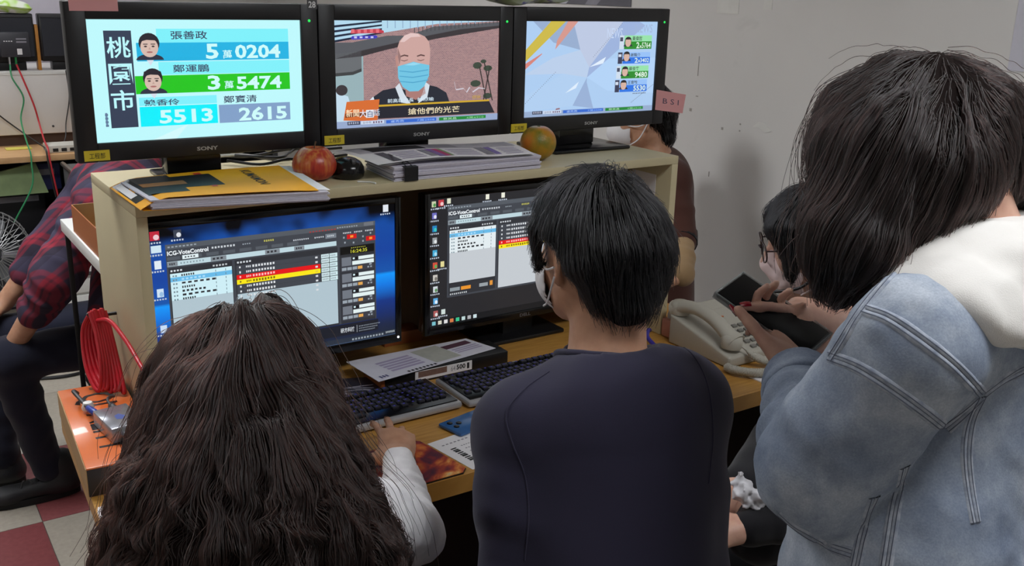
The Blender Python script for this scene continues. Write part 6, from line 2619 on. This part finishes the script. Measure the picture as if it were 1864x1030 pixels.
    F2.plane(WL - d * .058, -d, .004)
    F2.mesh('cuff', M_denim, jk, 1)
    # seams: raised welts with two rows of stitching
    def seam(pts, wd=.0035):
        P = on_field(JF, pts)
        if len(P) < 3:
            return
        Nn_ = JF.grad(P)
        T_ = np.gradient(P, axis=0)
        T_ /= np.linalg.norm(T_, axis=1)[:, None] + 1e-9
        B_ = np.cross(T_, Nn_)
        mb = MB()
        n_ = len(P)
        prof_ = [(-2.2, -.3), (-1.7, .45), (-.3, .55), (0, .1), (.3, .5), (1.7, .42), (2.2, -.3)]
        vs = [P[i] + B_[i] * a * wd + Nn_[i] * b_ * wd * .8 for i in range(n_) for a, b_ in prof_]
        mb.add(vs, [(i * 7 + k, i * 7 + k + 1, i * 7 + k + 8, i * 7 + k + 7) for i in range(n_ - 1) for k in range(6)])
        sm = mb.build('seam', M_denim_d, jk, 80)
        st = MB()
        for s_ in (-1.0, 1.0):
            st.tube([P[i] + B_[i] * wd * s_ * 1.1 + Nn_[i] * wd * .36 for i in range(n_)], .0007, 4)
        st.tube([P[i] + Nn_[i] * wd * .05 for i in range(n_)], .0008, 4)
        st.build('stitching', M_denim_s, sm, 80)['kind'] = 'stuff'

    for pts_ in ([(1508, 648), (1560, 668), (1620, 705), (1680, 748), (1718, 778)], [(1572, 562), (1620, 580), (1680, 620), (1740, 668), (1788, 718)],
                 [(1622, 500), (1590, 535), (1558, 577), (1532, 620), (1512, 652)], [(1788, 722), (1768, 765), (1760, 820), (1764, 880), (1776, 950)],
                 [(1792, 718), (1830, 690), (1872, 668)], [(1592, 905), (1575, 950), (1555, 1040)], [(1648, 850), (1630, 915), (1610, 1040)],
                 [(1418, 935), (1450, 962), (1500, 990), (1550, 1008)], [(1722, 780), (1750, 757), (1786, 724)]):
        seam(pts_)
    # hood of the sweatshirt lying on the shoulders
    F = Field(JF.lo, JF.lo + JF.h * (JF.n - 1), JF.h)
    F.ell(C7 - fw * .035 - z * .004 - rt * .055, (.185, .125, .070), (rt, fw, z), 0)
    F._mix((slice(None),) * 3, -(JF.d - .016), .012, 'sub')
    rl = [C7 + z * (.020 - .03 * abs(a_) / 2) - rt * .02 + (rt * math.sin(a_) * .115 - fw * math.cos(a_) * .070) for a_ in np.linspace(-1.9, 1.9, 13)]
    F.chain(rl, [.010 + .024 * math.sin(math.pi * i_ / 12) for i_ in range(13)], .035)
    rl2 = [C7 - z * (.02 + .012 * abs(a_)) - rt * .02 + (rt * math.sin(a_) * .15 - fw * math.cos(a_) * .11) for a_ in np.linspace(-1.4, 1.4, 11)]
    F.chain(rl2, [.004 + .018 * math.sin(math.pi * i_ / 10) for i_ in range(11)], .03)
    F.noise(.005, .05, 3, (1, 1, 1))
    F.noise(.003, .022, 4, (.5, 1, 1))
    F.mesh('hood', M_hood, t, 2)
    # jeans and shoes
    F = Field((hip[0] - .3, hip[1] - .3, .02), (hip[0] + .3, hip[1] + .35, hip[2] + .15), .010)
    F.ell(hip + z * .02, (.17, .135, .13), (rt, fw, z), .03)
    for i, s in enumerate((-1, 1)):
        k_ = V3((hip[0], hip[1], .48)) + rt * .085 * s + fw * .04
        a_ = V3((hip[0], hip[1], .10)) + rt * .09 * s
        F.cone(hip + rt * .085 * s - z * .03, k_, .088, .062, .03)
        F.cone(k_, a_, .06, .045, .03, fold=(.003, 4, i))
    F.mesh('trousers', M_trouser, t)
    for s in (-1, 1):
        shoe(t, V3((hip[0], hip[1], 0)) + rt * .09 * s - fw * .07, fw, .25)
    eyes(L, A, t)
    # hair
    F = Field(at(1700, 330, 1.2) - .27, at(1660, 300, 1.2) + .27, .0055)
    F.ell(L(0, -.004, .020), (.104, .118, .108), A, .0)
    F.ell(at(1676, 268, 1.19), (.110, .110, .104), None, .03)
    F.ell(at(1784, 270, 1.22), (.076, .072, .064), None, .05)
    F.cone(at(1622, 300, 1.15), at(1568, 430, 1.135), .088, .062, .04)
    F.cone(at(1640, 330, 1.13), at(1590, 430, 1.115), .085, .05, .04)
    F.cone(at(1568, 430, 1.135), at(1530, 540, 1.14), .056, .026, .03)
    F.cone(at(1790, 290, 1.22), at(1885, 335, 1.26), .062, .045, .04)
    F.noise(.006, .04, 31, (1, 1, .4))
    F.noise(.004, .015, 32, (1, 1, .15))
    hb = F.mesh('hair', M_hairbase_br, t, iso=-.010)
    g = np.random.default_rng(17)
    nS = 15000
    crown = at(1640, 118, 1.2)
    top = surface_roots(hb, nS, 5)
    nP = 4000
    top[:nP] = crown[None] + g.normal(size=(nP, 3)) * V3((.03, .03, .012))
    off = g.uniform(-.009, .003, nS)
    ln = g.uniform(.12, .34, nS)
    ln[:nP] = g.uniform(.3, .5, nP)
    lv = -_r * .35

    def bias(P, s):
        w_ = np.clip(((P - crown) @ _r) / .08, -1, 1)
        return lv[None] * np.clip(1 - .9 * np.maximum(w_, 0), 0, 1)[:, None] + _r[None] * (.55 * np.maximum(w_, 0))[:, None]
    G = flow(F, top, 26, ln / 26, off, -z, bias, seed=6, relax=.6, rise=.012)
    K = G.shape[1]
    tt = np.linspace(0, 1, K)
    Pm = G.reshape(-1, 3)
    Nn = F.grad(Pm).reshape(G.shape)
    ck = vnoise(Pm * V3((1, 1, .12)), .009, 24).reshape(nS, K) - .5
    S = G + (.007 * ck)[:, :, None] * Nn + (tt ** 1.5)[None, :, None] * g.normal(size=(nS, 1, 3)) * .003
    zl = at(1510, 568, 1.14)[2]
    strands = []
    for i in range(nS):
        s_ = S[i, :int(K * g.uniform(.75, 1))]
        bad = np.nonzero(s_[:, 2] < zl + .05 * g.uniform())[0]
        if len(bad):
            s_ = s_[:bad[0]]
        if len(s_) > 4 and np.linalg.norm(s_[-1] - s_[0]) > .62 * np.sum(np.linalg.norm(np.diff(s_, axis=0), axis=1)):
            strands.append(s_)
    for k in range(260):
        c = strands[g.integers(len(strands))].copy()[g.integers(0, 3):]
        if len(c) < 4:
            continue
        q = np.linspace(0, 1, len(c))[:, None]
        strands.append(c + F.grad(c) * (.004 + .018 * q * g.uniform(.1, 1.2)) + g.normal(size=3)[None] * .010 * q)
    o = hair_curves('hair_strands', strands, .0004, .0002, H_dbrown, hb)
    o['kind'] = 'stuff'
    return t, JF, jk


_pd = person_denim()

# ================================================================== person with headset and pink mask (behind the telephone)
M_pinkmask = mat('pink_mask', (242, 216, 214), .8, var=.03)


def short_hair(t, L, A, hc, shape, mats, seed, n, ln, crown, swirl=.4, lift=.002, iso=-.006, r0=.00055, lim=-.8):
    r, f, u = A
    F = Field(hc - .2, hc + .2, .006)
    shape(F)
    F.noise(.005, .03, seed)
    hb = F.mesh('hair', mats[0], t, iso=iso)
    g = np.random.default_rng(seed)
    roots = surface_roots(hb, n, seed + 1)
    off = g.uniform(-.006, .003, n)

    def bias(P, s):
        v = P - crown
        v = v / (np.linalg.norm(v, axis=1, keepdims=True) + 1e-6)
        return v * .7 + np.cross(np.tile(u, (len(P), 1)), v) * swirl
    l_ = g.uniform(ln[0], ln[1], n)
    S = flow(F, roots, 9, l_ / 9, off, -u, bias, seed=seed, lift=lift, rise=.006)
    tt = np.linspace(0, 1, S.shape[1])[None, :, None]
    S = S + g.normal(size=(n, 1, 3)) * .0025 * tt ** 2
    o = hair_curves('hair_strands', list(S), r0, .0002, mats[1], hb)
    o['kind'] = 'stuff'
    return hb


def person_headset():
    z = V3((0, 0, 1))
    hc = at(1490, 440, 1.95)
    A = head_axes((-.72, .69), 12)
    r, f, u = A
    fw = unit((-.85, .5, 0))
    rt = V3((fw[1], -fw[0], 0))
    C7 = hc - fw * .07 - z * .16
    hip = V3((hc[0] + .13, hc[1] - .10, .53))
    t = thing('person', 'person with headset, glasses and pink mask seated behind the denim jacket', 'person', (hip[0], hip[1], 0))
    SL, SR = C7 - rt * .16 - z * .05, C7 + rt * .16 - z * .05
    # left arm is nearer to the camera, right arm nearer to the desk
    EL, WL = SL + V3((.0, -.01, -.27)), at(1345, 965, 1.84)
    ER, WR = SR + V3((-.02, .03, -.27)), at(1340, 890, 1.93)
    F = Field(np.array([hip, SL, SR, EL, WL, ER, WR, hc - .1]).min(0) - .14, np.array([hip, SL, SR, EL, ER, hc + .12]).max(0) + .12, .006)
    L = add_head(F, hc, A, .98)
    F.cone(C7, L(0, -.03, -.06), .054, .05, .02)
    F.cone(C7 - z * .06, hip + z * .05, .09, .11, .05, flat=(fw, .7))
    F.cone(SL, SR, .04, .04, .05)
    F.chain([SL, EL, WL], [.042, .034, .026], .02)
    F.chain([SR, ER, WR], [.042, .034, .026], .02)
    cu = [(.3, .4, .3)] * 4
    add_hand(F, WL, unit(at(1312, 955, 1.84) - WL), (0, -.3, 1), fw, cu)
    add_hand(F, WR, unit(at(1318, 915, 1.92) - WR), (0, -.3, 1), rt, cu)
    F.mesh('body', M_skin2, t)
    F = Field(np.array([hip, SL, SR, EL, WL, ER, WR]).min(0) - .2, np.array([hip, SL, SR, EL, ER, C7]).max(0) + .16, .007)
    F.cone(C7 - z * .12, hip, .155, .165, .04, flat=(fw, .68))
    F.cone(SL, SR, .055, .055, .05)
    F.cone(C7 - z * .04, C7 + z * .0, .065, .06, .02)
    F.cone(SL, EL, .058, .052, .03, fold=(.004, 3, 1))
    F.cone(EL, WL - unit(WL - EL) * .02, .050, .036, .02, fold=(.004, 4, 2))
    F.cone(SR, ER, .058, .052, .03)
    F.cone(ER, WR - unit(WR - ER) * .02, .050, .036, .02)
    F.noise(.004, .06, 2)
    F.plane((0, 0, .45), (0, 0, -1), .01)
    F.mesh('sweatshirt', M_blackcl, t)
    F = Field((hip[0] - .65, hip[1] - .3, .02), (hip[0] + .25, hip[1] + .5, .70), .010)
    F.ell(hip, (.165, .15, .11), (rt, fw, z), .03)
    for i, s in enumerate((-1, 1)):
        k_ = hip + fw * .40 + rt * .085 * s
        a_ = V3((k_[0] - fw[0] * .09, k_[1] - fw[1] * .09, .10))
        F.cone(hip + rt * .08 * s, k_, .082, .062, .04)
        F.cone(k_, a_, .058, .045, .03)
        shoe(t, V3((a_[0], a_[1], 0)) - fw * .07, fw, .24)
    F.mesh('trousers', M_blackcl, t)
    eyes(L, A, t)

    def shape(F):
        F.ell(L(0, -.012, .026), (.094, .112, .104), A, .0)
        F.cone(L(-.055, .05, .045), L(-.076, .062, -.03), .046, .018, .02)
        F.cone(L(.055, .05, .045), L(.076, .062, -.03), .046, .018, .02)
        F.cone(L(-.05, -.05, -.02), L(-.045, -.07, -.13), .06, .05, .03)
        F.cone(L(.05, -.05, -.02), L(.045, -.07, -.13), .06, .05, .03)
        F.ell(L(0, .12, -.045), (.072, .075, .085), A, .015, 'sub')
    short_hair(t, L, A, hc, shape, (M_hairbase_b, H_black), 41, 5000, (.06, .12), L(0, -.02, .125), .05)
    # mask
    F = Field(hc - .17, hc + .17, .004)
    F.ell(L(0, .036, -.052), (.066, .068, .054), A, .0)
    F.cone(L(0, .09, -.005), L(0, .106, -.030), .008, .012, .03)
    F.ell(L(0, .031, -.052), (.0635, .066, .052), A, .004, 'sub')
    F.plane(L(0, .042, 0), -f, .004)
    F.noise(.003, .016, 6)
    F.mesh('face_mask', M_pinkmask, t)
    for s in (-1, 1):
        for zz in (-.018, -.086):
            MB().tube(bez([L(s * .07, .05, zz), L(s * .08, .02, zz * .6 - .014), L(s * .088, -.015, -.01)], 8), .0018, 6).build('ear_loop', M_pinkmask, t)
    # glasses
    gl = MB()
    for s in (-1, 1):
        c = L(s * .034, .112, .004)
        gl.tube([c + .026 * math.cos(a) * r * 1.05 + .022 * math.sin(a) * u - f * .006 * abs(math.cos(a)) * (s * math.cos(a) > 0) for a in np.linspace(0, 2 * math.pi, 25)], .0016, 6, False)
        gl.tube([L(s * .061, .105, .010), L(s * .078, .06, .008), L(s * .082, -.005, .006)], .0016, 6)
    gl.tube([L(-.010, .114, .006), L(0, .117, .009), L(.010, .114, .006)], .0016, 6)
    go = gl.build('glasses', mat('glasses_frame', (58, 40, 40), .3), t, 80)
    for s in (-1, 1):
        c = L(s * .034, .111, .004)
        MB().add([c] + [c + .025 * math.cos(a) * r * 1.05 + .021 * math.sin(a) * u for a in np.linspace(0, 2 * math.pi, 24)[:-1]], [(0, k + 1, (k + 1) % 23 + 1) for k in range(23)]).build('lens', mat('lens_glass', (220, 226, 230), .05, var=0, alpha=.25), go, 80)
    # headset
    hs = thing('headset', 'black and grey headset worn over the black hair', 'headset', tuple(hc + z * .1))
    band = [L(.098 * math.cos(a), -.012, .02 + .112 * math.sin(a)) for a in np.linspace(-.1, math.pi + .1, 25)]
    MB().tube(band, .010, 8, True, (f, 1.0)).build('headband', mat('headset_grey', (60, 62, 68), .4), hs, 80)
    for s in (-1, 1):
        MB().lathe([(.0, .024), (.030, .022), (.036, .012), (.036, -.006), (.03, -.012), (0, -.012)], L(s * .092, -.012, -.008), 24, r * s).build('ear_cup', M_black, hs)
        MB().lathe([(.0, .0255), (.024, .0255), (.026, .022)], L(s * .092, -.012, -.008), 24, r * s).build('cup_plate', M_dgrey, hs)
    MB().tube(bez([L(-.10, .0, -.02), L(-.10, .05, -.06), L(-.06, .115, -.075)], 8), .003, 6).build('microphone_boom', M_black, hs, 80)
    # crumpled tissue on the lap
    ts = thing('tissue', 'crumpled white tissue on the black lap', 'tissue', tuple(at(1372, 915, 1.86)))
    F = Field(at(1374, 895, 1.86) - .08, at(1374, 895, 1.86) + .08, .0025)
    F.chain([at(1350, 872, 1.86), at(1352, 898, 1.85), at(1375, 908, 1.85), at(1408, 912, 1.87)], [.012, .015, .014, .010], .012)
    F.noise(.009, .012, 4)
    F.noise(.003, .005, 5)
    F.mesh('paper', mat('tissue_paper', (206, 204, 208), .7, var=.02), ts, 1)
    bg_ = thing('shoulder_bag', 'black cloth bag resting on the lap beside the tissue', 'bag', tuple(at(1385, 1000, 1.86)))
    F = Field(at(1385, 960, 1.90) - .2, at(1385, 960, 1.90) + .2, .008)
    F.ell(at(1392, 960, 1.93), (.085, .07, .075), None, .02)
    F.noise(.006, .05, 4)
    F.mesh('pouch', M_blackcl, bg_)
    MB().tube(bez([at(1370, 905, 1.93), at(1390, 890, 1.95), at(1420, 905, 1.97)], 6), .006, 8).build('strap', M_blackcl, bg_, 80)
    return hip


_h = person_headset()
stool((_h[0] + .02, _h[1] - .01), 'round black stool under the person with the headset', .40)


# ================================================================== person in brown behind the hutch (by the wall)
def person_brown():
    z = V3((0, 0, 1))
    hc = at(1166, 212, 3.46)
    A = head_axes((-.80, .60), 8)
    r, f, u = A
    fw = unit((-.85, .53, 0))
    rt = V3((fw[1], -fw[0], 0))
    C7 = hc - fw * .06 - z * .15
    hip = V3((hc[0] + .12, hc[1] - .06, .50))
    t = thing('person', 'person in a brown shirt and white mask seated behind the hutch by the wall', 'person', (hip[0], hip[1], 0))
    SL = at(1222, 325, 3.40)
    SR = SL + rt * .34
    EL, WL = at(1238, 435, 3.36), at(1243, 500, 3.24)
    ER, WR = SR + V3((-.06, 0, -.26)), SR + V3((-.28, .06, -.32))
    pts = np.array([hip, SL, SR, EL, WL, ER, WR, hc])
    F = Field(pts.min(0) - .16, pts.max(0) + .16, .008)
    L = add_head(F, hc, A)
    F.cone(C7, L(0, -.03, -.06), .058, .054, .02)
    F.cone(C7 - z * .06, hip + z * .05, .10, .12, .05, flat=(fw, .7))
    F.cone(SL, SR, .04, .04, .05)
    F.chain([SL, EL, WL], [.045, .036, .028], .02)
    F.chain([SR, ER, WR], [.045, .036, .028], .02)
    add_hand(F, WL, unit(fw - z * .4), (0, 0, 1), rt, [(.3, .4, .3)] * 4)
    add_hand(F, WR, unit(fw - z * .4), (0, 0, 1), -rt, [(.3, .4, .3)] * 4)
    F.mesh('body', M_skin, t)
    F = Field(pts.min(0) - .2, np.array([hip, SL, SR, EL, ER, C7]).max(0) + .16, .008)
    F.cone((SL + SR) / 2 - z * .08, hip, .165, .165, .04, flat=(fw, .7))
    F.cone(SL, SR, .06, .06, .05)
    F.cone(C7 - z * .05, SL, .06, .055, .04)
    F.cone(C7 - z * .05, SR, .06, .055, .04)
    F.cone(SL, EL, .064, .06, .03, fold=(.004, 2, 1))
    F.cone(SR, ER, .064, .06, .03)
    F.plane((0, 0, .42), (0, 0, -1), .01)
    F.mesh('shirt', loop_mat('brown_cotton', cloth_nodes((72, 44, 38), (88, 56, 48))), t)
    MB().tube([EL + unit(WL - EL) * -.02, EL + unit(WL - EL) * .025], [.062, .058], 16).build('sleeve_cuff', M_blackcl, t, 60)
    F = Field(np.minimum(EL, WL) - .1, np.maximum(EL, WL) + .1, .006)
    F.cone(EL, WL, .050, .040, .02, fold=(.004, 2, 1))
    F.mesh('undersleeve', loop_mat('khaki_cotton', cloth_nodes((158, 130, 96), (176, 148, 112))), t)
    F = Field((hip[0] - .62, hip[1] - .3, .02), (hip[0] + .25, hip[1] + .5, .66), .011)
    F.ell(hip, (.165, .15, .11), (rt, fw, z), .03)
    for i, s in enumerate((-1, 1)):
        k_ = hip + fw * .40 + rt * .085 * s + z * .02
        a_ = V3((k_[0], k_[1], .10))
        F.cone(hip + rt * .08 * s, k_, .085, .065, .04)
        F.cone(k_, a_, .06, .046, .03)
        shoe(t, V3((a_[0], a_[1], 0)) - fw * .07, fw, .26)
    F.mesh('trousers', loop_mat('pale_trousers', cloth_nodes((176, 184, 180), (194, 200, 196))), t)
    eyes(L, A, t)

    def shape(F):
        F.ell(L(0, -.016, .030), (.094, .108, .100), A, .0)
        F.plane(L(0, .02, -.01), unit(f * .66 - u * .75), .015)
        F.cone(L(0, -.06, .0), L(0, -.07, -.07), .07, .05, .03)
    short_hair(t, L, A, hc, shape, (M_hairbase_b, H_black), 51, 2500, (.03, .06), L(0, -.04, .12), .3, r0=.0009)
    F = Field(hc - .16, hc + .16, .005)
    F.ell(L(0, .042, -.046), (.070, .082, .062), A, .0)
    F.ell(L(0, .036, -.046), (.066, .078, .059), A, .004, 'sub')
    F.plane(L(0, .04, 0), -f, .004)
    F.mesh('face_mask', M_mask, t)
    for s in (-1, 1):
        for zz in (-.018, -.086):
            MB().tube(bez([L(s * .07, .05, zz), L(s * .082, .015, zz * .6 - .012), L(s * .09, -.02, -.01)], 8), .0022, 6).build('ear_loop', M_mask, t)
    return hip


_h = person_brown()
stool((_h[0], _h[1]), 'round black stool under the person in the brown shirt', .37)


# ================================================================== person in a plaid shirt (far left)
def plaid_nodes(nt, b):
    tc = N(nt, 'ShaderNodeTexCoord')
    mp = N(nt, 'ShaderNodeMapping')
    mp.inputs['Rotation'].default_value = (0, math.radians(32), 0)
    mp.inputs['Scale'].default_value = (7.5, 7.5, 7.5)
    nt.links.new(tc.outputs['Object'], mp.inputs['Vector'])
    sx = N(nt, 'ShaderNodeSeparateXYZ')
    nt.links.new(mp.outputs['Vector'], sx.inputs[0])
    outs = []
    for ax in ('X', 'Z'):
        ad = N(nt, 'ShaderNodeMath', operation='ADD')
        nt.links.new(sx.outputs[ax], ad.inputs[0])
        nt.links.new(sx.outputs['Y'], ad.inputs[1])
        fr = N(nt, 'ShaderNodeMath', operation='FRACT')
        nt.links.new(ad.outputs[0], fr.inputs[0])
        outs.append(ramp(nt, [(0, (46, 40, 56)), (.26, (46, 40, 56)), (.30, (150, 40, 58)), (.40, (150, 40, 58)), (.43, (96, 36, 52)), (.47, (96, 36, 52)), (.50, (150, 40, 58)), (.60, (150, 40, 58)), (.64, (64, 60, 82))], fr.outputs[0], 'LINEAR'))
    mx = N(nt, 'ShaderNodeMix', data_type='RGBA', blend_type='MIX')
    mx.inputs['Factor'].default_value = .5
    nt.links.new(outs[0], mx.inputs['A'])
    nt.links.new(outs[1], mx.inputs['B'])
    br = N(nt, 'ShaderNodeBrightContrast')
    br.inputs['Bright'].default_value = .01
    br.inputs['Contrast'].default_value = .0
    nt.links.new(mx.outputs['Result'], br.inputs['Color'])
    nt.links.new(br.outputs['Color'], b.inputs['Base Color'])
    b.inputs['Roughness'].default_value = .85
    b.inputs['Specular IOR Level'].default_value = .2


def person_plaid():
    z = V3((0, 0, 1))
    fw = unit((-1, .03, 0))
    rt = V3((fw[1], -fw[0], 0))
    hip = V3((.47, 1.40, .53))
    C7 = V3((.31, 1.35, 1.105))
    hc = V3((.345, 1.37, 1.262))
    t = thing('person', 'person in a red and navy plaid shirt and dark jeans seated at the far left', 'person', (hip[0], hip[1], 0))
    A = head_axes((-1, .05), 22)
    SL, SR = V3((.175, 1.20, 1.02)), V3((.22, 1.50, 1.02))
    EL, WL = V3((.02, 1.18, .80)), at(18, 640, 3.05)
    ER, WR = V3((.04, 1.50, .80)), V3((-.10, 1.50, .64))
    pts = np.array([hip, SL, SR, EL, WL, ER, WR, hc])
    F = Field(pts.min(0) - .18, pts.max(0) + .16, .007)
    L = add_head(F, hc, A)
    F.cone(C7, L(0, -.03, -.06), .06, .055, .02)
    F.cone(C7 - z * .10 + V3((.03, 0, 0)), hip, .10, .12, .05, flat=(fw, .7))
    F.cone(SL, SR, .045, .045, .05)
    F.chain([SL, EL, WL], [.048, .042, .029], .02)
    F.chain([SR, ER, WR], [.048, .042, .029], .02)
    tp = add_hand(F, WL, unit(V3((-.6, .05, -.28))), unit(V3((-.2, -.6, .7))), V3((0, 1, .2)), [(.35, .35, .2)] * 4)
    add_hand(F, WR, unit(V3((-.6, -.05, -.28))), (0, .2, 1), V3((0, -1, 0)), [(.35, .35, .2)] * 4)
    F.mesh('body', M_skin, t)
    F = Field(pts.min(0) - .22, np.array([hip, SL, SR, EL, ER, C7]).max(0) + .18, .007)
    F.cone(V3((.28, 1.35, 1.0)), V3((.38, 1.38, .75)), .165, .16, .04, flat=(fw, .75))
    F.cone(V3((.38, 1.38, .75)), hip + z * .03, .16, .175, .04, flat=(fw, .78))
    F.cone(SL, SR, .062, .062, .06)
    F.cone(V3((.22, 1.28, .92)), V3((.14, 1.24, .60)), .06, .045, .05)
    F.cone(C7 - z * .04, SL, .075, .06, .05)
    F.cone(C7 - z * .04, SR, .075, .06, .05)
    d = unit(EL - SL)
    F.cone(SL, EL, .082, .076, .03, fold=(.007, 2.5, 1))
    d2 = unit(WL - EL)
    F.cone(EL, EL + d2 * .13, .072, .060, .02, fold=(.009, 2.0, 2))
    F.cone(SR, ER, .07, .064, .03)
    F.cone(ER, ER + unit(WR - ER) * .09, .064, .055, .02)
    F.noise(.007, .07, 6)
    F.noise(.003, .03, 7)
    F.plane((0, 0, .45), (0, 0, -1), .01)
    F.mesh('plaid_shirt', loop_mat('plaid_cotton', plaid_nodes), t, 1)
    F = Field((-.36, 1.10, .06), (.72, 1.70, .68), .009)
    F.ell(hip, (.17, .16, .11), (rt, fw, z), .03)
    kl, kr = V3((-.13, 1.27, .53)), V3((-.16, 1.50, .53))
    al_, ar_ = V3((-.045, 1.345, .105)), V3((-.16, 1.50, .105))
    for h_, k_, a_, i in ((hip - rt * .085, kl, al_, 1), (hip + rt * .085, kr, ar_, 2)):
        F.cone(h_, k_, .088, .070, .04, fold=(.004, 2, i))
        F.cone(k_, a_, .066, .050, .03, fold=(.004, 3, i))
    F.noise(.004, .05, 6)
    F.mesh('jeans', loop_mat('dark_denim', cloth_nodes((26, 28, 42), (36, 38, 54))), t)
    shoe(t, V3((.045, 1.335, 0)), (-1, .06, 0), .285)
    shoe(t, V3((-.10, 1.50, 0)), (-1, .1, 0), .285)
    eyes(L, A, t)

    def shape(F):
        F.ell(L(0, -.014, .030), (.092, .108, .100), A, .0)
        F.plane(L(0, .02, -.01), unit(A[1] * .66 - A[2] * .75), .015)
        F.cone(L(0, -.06, .0), L(0, -.07, -.06), .07, .05, .03)
    short_hair(t, L, A, hc, shape, (M_hairbase_b, H_black), 61, 2500, (.03, .06), L(0, -.04, .12), .3, r0=.0009)
    return hip


_h = person_plaid()
stool((_h[0], _h[1]), 'round black stool under the person in the plaid shirt', .40)
